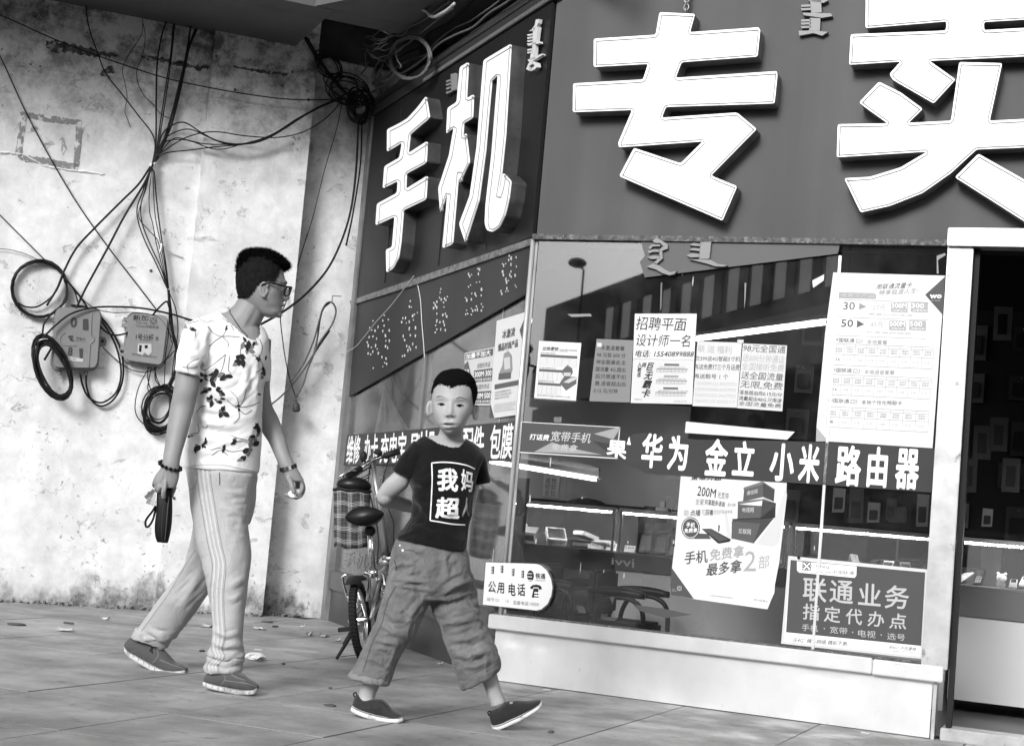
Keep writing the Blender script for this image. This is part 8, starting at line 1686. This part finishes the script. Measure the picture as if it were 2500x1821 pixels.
folds(me, .004, 4.5, (1.3, 1.3, 1.0), seed=5.0); creases(me, ZZ(280, 1080, 2.582), [([(830, 480), (760, 430), (660, 400)], 7, .012), ([(820, 330), (760, 320), (690, 300)], 6, .010), ([(720, 900), (770, 880), (830, 850)], 7, .008), ([(700, 990), (750, 985), (805, 950)], 5, .007), ([(700, 560), (760, 590), (830, 640)], 6, .006), ([(620, 1250), (700, 1290), (790, 1270)], 5, .014), ([(610, 1330), (700, 1350), (790, 1320)], 5, .015), ([(620, 1180), (700, 1220), (790, 1200)], 5, .010), ([(600, 1380), (690, 1400), (790, 1380)], 4, .012), ([(520, 700), (440, 800), (330, 960)], 7, .010), ([(560, 780), (500, 900), (400, 1060)], 8, .012), ([(220, 1180), (300, 1230), (340, 1240)], 5, .012), ([(160, 1200), (240, 1260), (310, 1290)], 4, .011)]); folds(me, .016, 11, (.6, .6, 2.2), mask=am, seed=7.0)
mt_o = place_mesh('sweatpants', me, pg, man); bvM = bvh_of(mt_o); ZM2 = ZZ(280, 1080, 2.582)
stm = cloth('side_stripe_pale', .48, .9)
base = [(555, 150), (565, 250), (585, 380), (605, 500), (630, 640), (655, 750), (655, 830), (645, 930), (645, 1040), (650, 1130), (655, 1220), (645, 1300), (660, 1350), (618, 1400), (620, 1440)]
for k in (-1, 0, 1): decal_strip(bvM, [ZM2(x_ + k * 27 * (1 if y_ < 1250 else .8), y_ + k * 2) for x_, y_ in base], 4.2, 'side_stripe', stm, mt_o, .0022, 8)
for k in (-1.6, 1.6): decal_strip(bvM, [ZM2(x_ + k * 27 * (1 if y_ < 1250 else .8), y_) for x_, y_ in base], 1.0, 'side_seam', mat('pant_seam', .2, .9), mt_o, .0022, 6)
decal_strip(bvM, [ZM2(*p) for p in [(525, 645), (430, 800), (340, 950), (240, 1090), (160, 1200)]], 1.1, 'side_seam', mat('pant_seam', .2, .9), mt_o, .0022); decal_strip(bvM, [ZM2(*p) for p in [(470, 300), (500, 280), (515, 240), (520, 190)]], 1.2, 'pocket_edge', mat('pant_seam', .2, .9), mt_o, .0022); decal_strip(bvM, [ZM2(*p) for p in [(660, 190), (662, 240), (660, 268)]], 2.0, 'pocket_edge', mat('pant_seam_dark', .08, .9), mt_o, .0022)
hemm = cloth('grey_melange_hem', .36, .92, noise=(240, .1))
cuff(((511, 1622), (589, 1618), 6.365, .062), ((506, 1641), (588, 1637), 6.36, .063), 'hem', hemm, man, .004); cuff(((336, 1532), (412, 1566), 6.9, .064), ((325, 1554), (404, 1580), 6.91, .064), 'hem', hemm, man, .004)
um = cloth('grey_canvas', .075, .9, bump=(700, .5, .001)); so = mat('dirty_sole', .5, .7, dirt=(18, .5, .28, .1))
sa = shoe(man, [((498, 1672), (500, 1650), 6.36, .03), ((508, 1676), (508, 1642), 6.36, .042), ((532, 1683), (534, 1636), 6.35, .046), ((560, 1689), (562, 1634), 6.34, .048), ((586, 1693), (588, 1641), 6.33, .050), ((606, 1694), (606, 1655), 6.32, .050), ((622, 1693), (620, 1664), 6.32, .044), ((631, 1688), (630, 1672), 6.32, .03)], 13, um, so)
sb2 = shoe(man, [((307, 1588), (306, 1568), 6.92, .03), ((316, 1600), (320, 1556), 6.92, .042), ((338, 1614), (350, 1564), 6.91, .046), ((362, 1628), (384, 1574), 6.90, .048), ((390, 1642), (408, 1594), 6.89, .049), ((416, 1647), (426, 1614), 6.88, .049), ((440, 1647), (443, 1621), 6.87, .044), ((455, 1643), (456, 1631), 6.87, .03)], 13, um, so)
grv = mat('sole_groove', .12, .8)
for (sh_, pts) in ((sa, [(503 + 15 * k, 1671 + 3.0 * k) for k in range(8)]), (sb2, [(312 + 13 * k, 1590 + 8.6 * k) for k in range(6)] + [(392, 1640), (408, 1643), (424, 1644)])):
    sol = [c for c in sh_.children if c.name.startswith('sole')][0]; bvv = bvh_of(sol); 
    for x_, y_ in pts: decal_strip(bvv, [(x_ + .3, y_ - 4), (x_ - .3, y_ + 5)], 1.4, 'sole_groove', grv, sh_, .001, 3)
# bracelet, watch, necklace, purse, keys, packet
t = thing('bead_bracelet', 'black bead bracelet on the wrist holding the purse', 'bracelet', PY(417, 1140, 6.31)); c0, c1 = PY(390, 1128, 6.33), PY(441, 1146, 6.33); cm = (c0 + c1) / 2; av = (c1 - c0) / 2
for k in range(14): a_ = 2 * math.pi * k / 14; b = MB(); b.sphere(cm + av * math.cos(a_) + np.array([0, -1, 0]) * .033 * math.sin(a_) - ZUP * .011 * math.sin(a_), .0078, 10, 7); b.build('bead', mat('bead_black', .006, .3), t, smooth=True)
t = thing('wristwatch', 'watch with dark and pale metal links on the far wrist', 'watch', PY(703, 1138, 6.6)); c0, c1 = PY(685, 1147, 6.62), PY(722, 1137, 6.62); cm = (c0 + c1) / 2; av = (c1 - c0) / 2 * 1.05; un = np.cross(av, [0, 1, 0]); un = un / np.linalg.norm(un)
for k in range(18):
    a_ = 2 * math.pi * (k + .5) / 18; p = cm + av * math.cos(a_) + np.array([0, -1, 0]) * .029 * math.sin(a_) - ZUP * .004 * math.sin(a_); tn = -av * math.sin(a_) + np.array([0, -1, 0]) * .029 * math.cos(a_); tn /= np.linalg.norm(tn); b = MB(); b.obox(p, tn * .0048, un * .009, np.cross(tn, un) * .0022); b.build('link', mat('watch_link_dark', .02, .3) if k not in (4, 5, 3, 11) else chrome, t, bevel=.001)
t = thing('necklace', 'thin dark cord necklace under the man collar', 'necklace', PY(590, 800, 6.5)); bvN = bvh_of(body_m); pts = [cast(bvN, x_, y_, .002) for x_, y_ in [(q[0], q[1]) for q in smoothpath([np.array([*ZM1(*p), 0]) for p in [(772, 545), (772, 570), (790, 600), (830, 660), (850, 690), (880, 720), (900, 745)]], 5)]]; pts = [p for p in pts if p is not None]; b = MB(); b.tube(pts, .0022, 6); b.build('cord', mat('cord_dark', .04, .6), t, smooth=True)
t = thing('clutch_purse', 'black zipped wrist purse with a strap loop, held in the near hand', 'purse', P5(430, 1560, 6.34)); lm_ = mat('purse_leather', .004, .55, spec=.2, bump=(200, .3, .002))
b = MB(); loft(b, [(ZZ(340, 1120, 7.5)(330, 500), ZZ(340, 1120, 7.5)(600, 540), 6.345, .012), (ZZ(340, 1120, 7.5)(318, 760), ZZ(340, 1120, 7.5)(602, 800), 6.34, .022), (ZZ(340, 1120, 7.5)(312, 1000), ZZ(340, 1120, 7.5)(600, 1000), 6.34, .026), (ZZ(340, 1120, 7.5)(288, 1200), ZZ(340, 1120, 7.5)(588, 1200), 6.34, .027), (ZZ(340, 1120, 7.5)(295, 1400), ZZ(340, 1120, 7.5)(560, 1380), 6.34, .025), (ZZ(340, 1120, 7.5)(330, 1525), ZZ(340, 1120, 7.5)(520, 1540), 6.34, .018)], 24, 4, 3.0)
me = fuse(b, .003, 2); po = place_mesh('purse_body', me, lm_, t); bvp = bvh_of(po)
decal_strip(bvp, [ZZ(340, 1120, 7.5)(*p) for p in [(545, 690), (520, 900), (495, 1200), (468, 1490)]], 1.6, 'zip', mat('zip_grey', .14, .3, .5), t, .0015); decal_strip(bvp, [ZZ(340, 1120, 7.5)(*p) for p in [(480, 730), (430, 930), (412, 1180), (405, 1480)]], .7, 'stitching', mat('stitch_grey', .06, .5), t, .0012)
b = MB(); lp = smoothpath([P5(300, 860, 6.335), P5(240, 960, 6.335), P5(140, 1090, 6.34), P5(112, 1170, 6.34), P5(130, 1245, 6.345), P5(190, 1215, 6.35), P5(250, 1110, 6.35), P5(285, 980, 6.35), P5(320, 870, 6.35)], 5); b.tube(lp, .0045, 8); b.build('strap_loop', lm_, t, smooth=True)
t = thing('key_bunch', 'bunch of dark keys dangling from the hand beside the purse', 'keys', P5(200, 850, 6.32))
for (xa, ya, xb, yb) in ((290, 575, 110, 715), (270, 600, 150, 820), (280, 620, 215, 845), (290, 610, 255, 860), (260, 560, 170, 650)):
    p, q = P5(xa, ya, 6.33), P5(xb, yb, 6.32); d = (q - p); sd_ = np.cross(d, [0, 1, 0]); sd_ = sd_ / np.linalg.norm(sd_); b = MB(); b.obox((p + q) / 2, d * .5, sd_ * .004, np.array([0, .0012, 0])); b.obox(p + d * .8, d * .2, sd_ * .008, np.array([0, .0018, 0])); b.build('key', mat('key_metal', .12, .3, .7), t, bevel=.001)
t_ = MB(); t_.prism([P4(430, 1285, 6.60), P4(540, 1200, 6.60), P4(740, 1130, 6.60), P4(915, 1315, 6.60), P4(850, 1440, 6.60), P4(540, 1440, 6.60)], (0, .018, 0)); props(t_.build('white_packet', mat('packet_white', .88, .4), bevel=.003), 'small white packet pinched in the far hand', 'packet')

# clipped stubble standing off the faded sides, softening the edge
_cl = [c for c in man.children if c.name.startswith('clipped_hair')][0]
strands(_cl, None, lambda x, y, V: V[:, 2] > 0, 6000, .004, 'hair_tips', fadem, _cl, 8, .1, .0006)

# seams, elastic gores and tabs on the shoes
def shoe_marks(sh, lines, tabs, mt1, mt2):
    bvv = bvh_of(sh)
    for p_ in lines: decal_strip(bvv, p_, 1.3, 'shoe_seam', mt1, sh, .0012)
    b = MB()
    for p_ in tabs: decal_add(b, bvv, p_, .0014)
    if b.v: b.build('shoe_tab', mt2, sh, fixn=False)
sm1 = mat('shoe_stitch', .2, .8); sm2 = mat('gore_dark', .02, .9)
shoe_marks(sa, [[(542, 1644), (550, 1652), (545, 1664), (536, 1672)], [(548, 1660), (575, 1664), (605, 1668), (626, 1676)], [(560, 1640), (575, 1652), (600, 1660)]], [[(556, 1636), (572, 1634), (570, 1655), (560, 1652)]], sm1, sm2)
shoe_marks(sb2, [[(382, 1582), (386, 1598), (378, 1612), (370, 1618)], [(390, 1610), (420, 1622), (450, 1632)]], [[(366, 1572), (380, 1576), (374, 1596), (364, 1588)]], sm1, sm2)
shoe_marks(s1_, [[(912, 1710), (906, 1722), (914, 1734), (930, 1730)], [(930, 1712), (944, 1722), (955, 1732)]], [[(922, 1704), (932, 1706), (936, 1714), (926, 1712)]], sm2, mat('shoe_tab_pale', .25, .8))
shoe_marks(s2_, [[(1236, 1718), (1246, 1728), (1262, 1722)], [(1200, 1745), (1202, 1760), (1206, 1768)]], [[(1242, 1711), (1256, 1710), (1252, 1716), (1244, 1718)]], sm2, mat('shoe_tab_pale', .25, .8))
for p_ in ((867, 1693), (1195, 1738)):
    b = MB(); b.tube(smoothpath([PY(p_[0] - 1, p_[1] + 8, 5.985), PY(p_[0] - 4, p_[1], 5.985), PY(p_[0] + 2, p_[1] - 3, 5.985), PY(p_[0] + 4, p_[1] + 5, 5.985)], 4), .003, 6); b.build('heel_loop', sm2, boy, smooth=True)

strands(hc, None, lambda x, y, V: (y > 925) & (y < 975), 1500, .006, 'hair_tips', hairm, hc, 14, -.4, .0005)
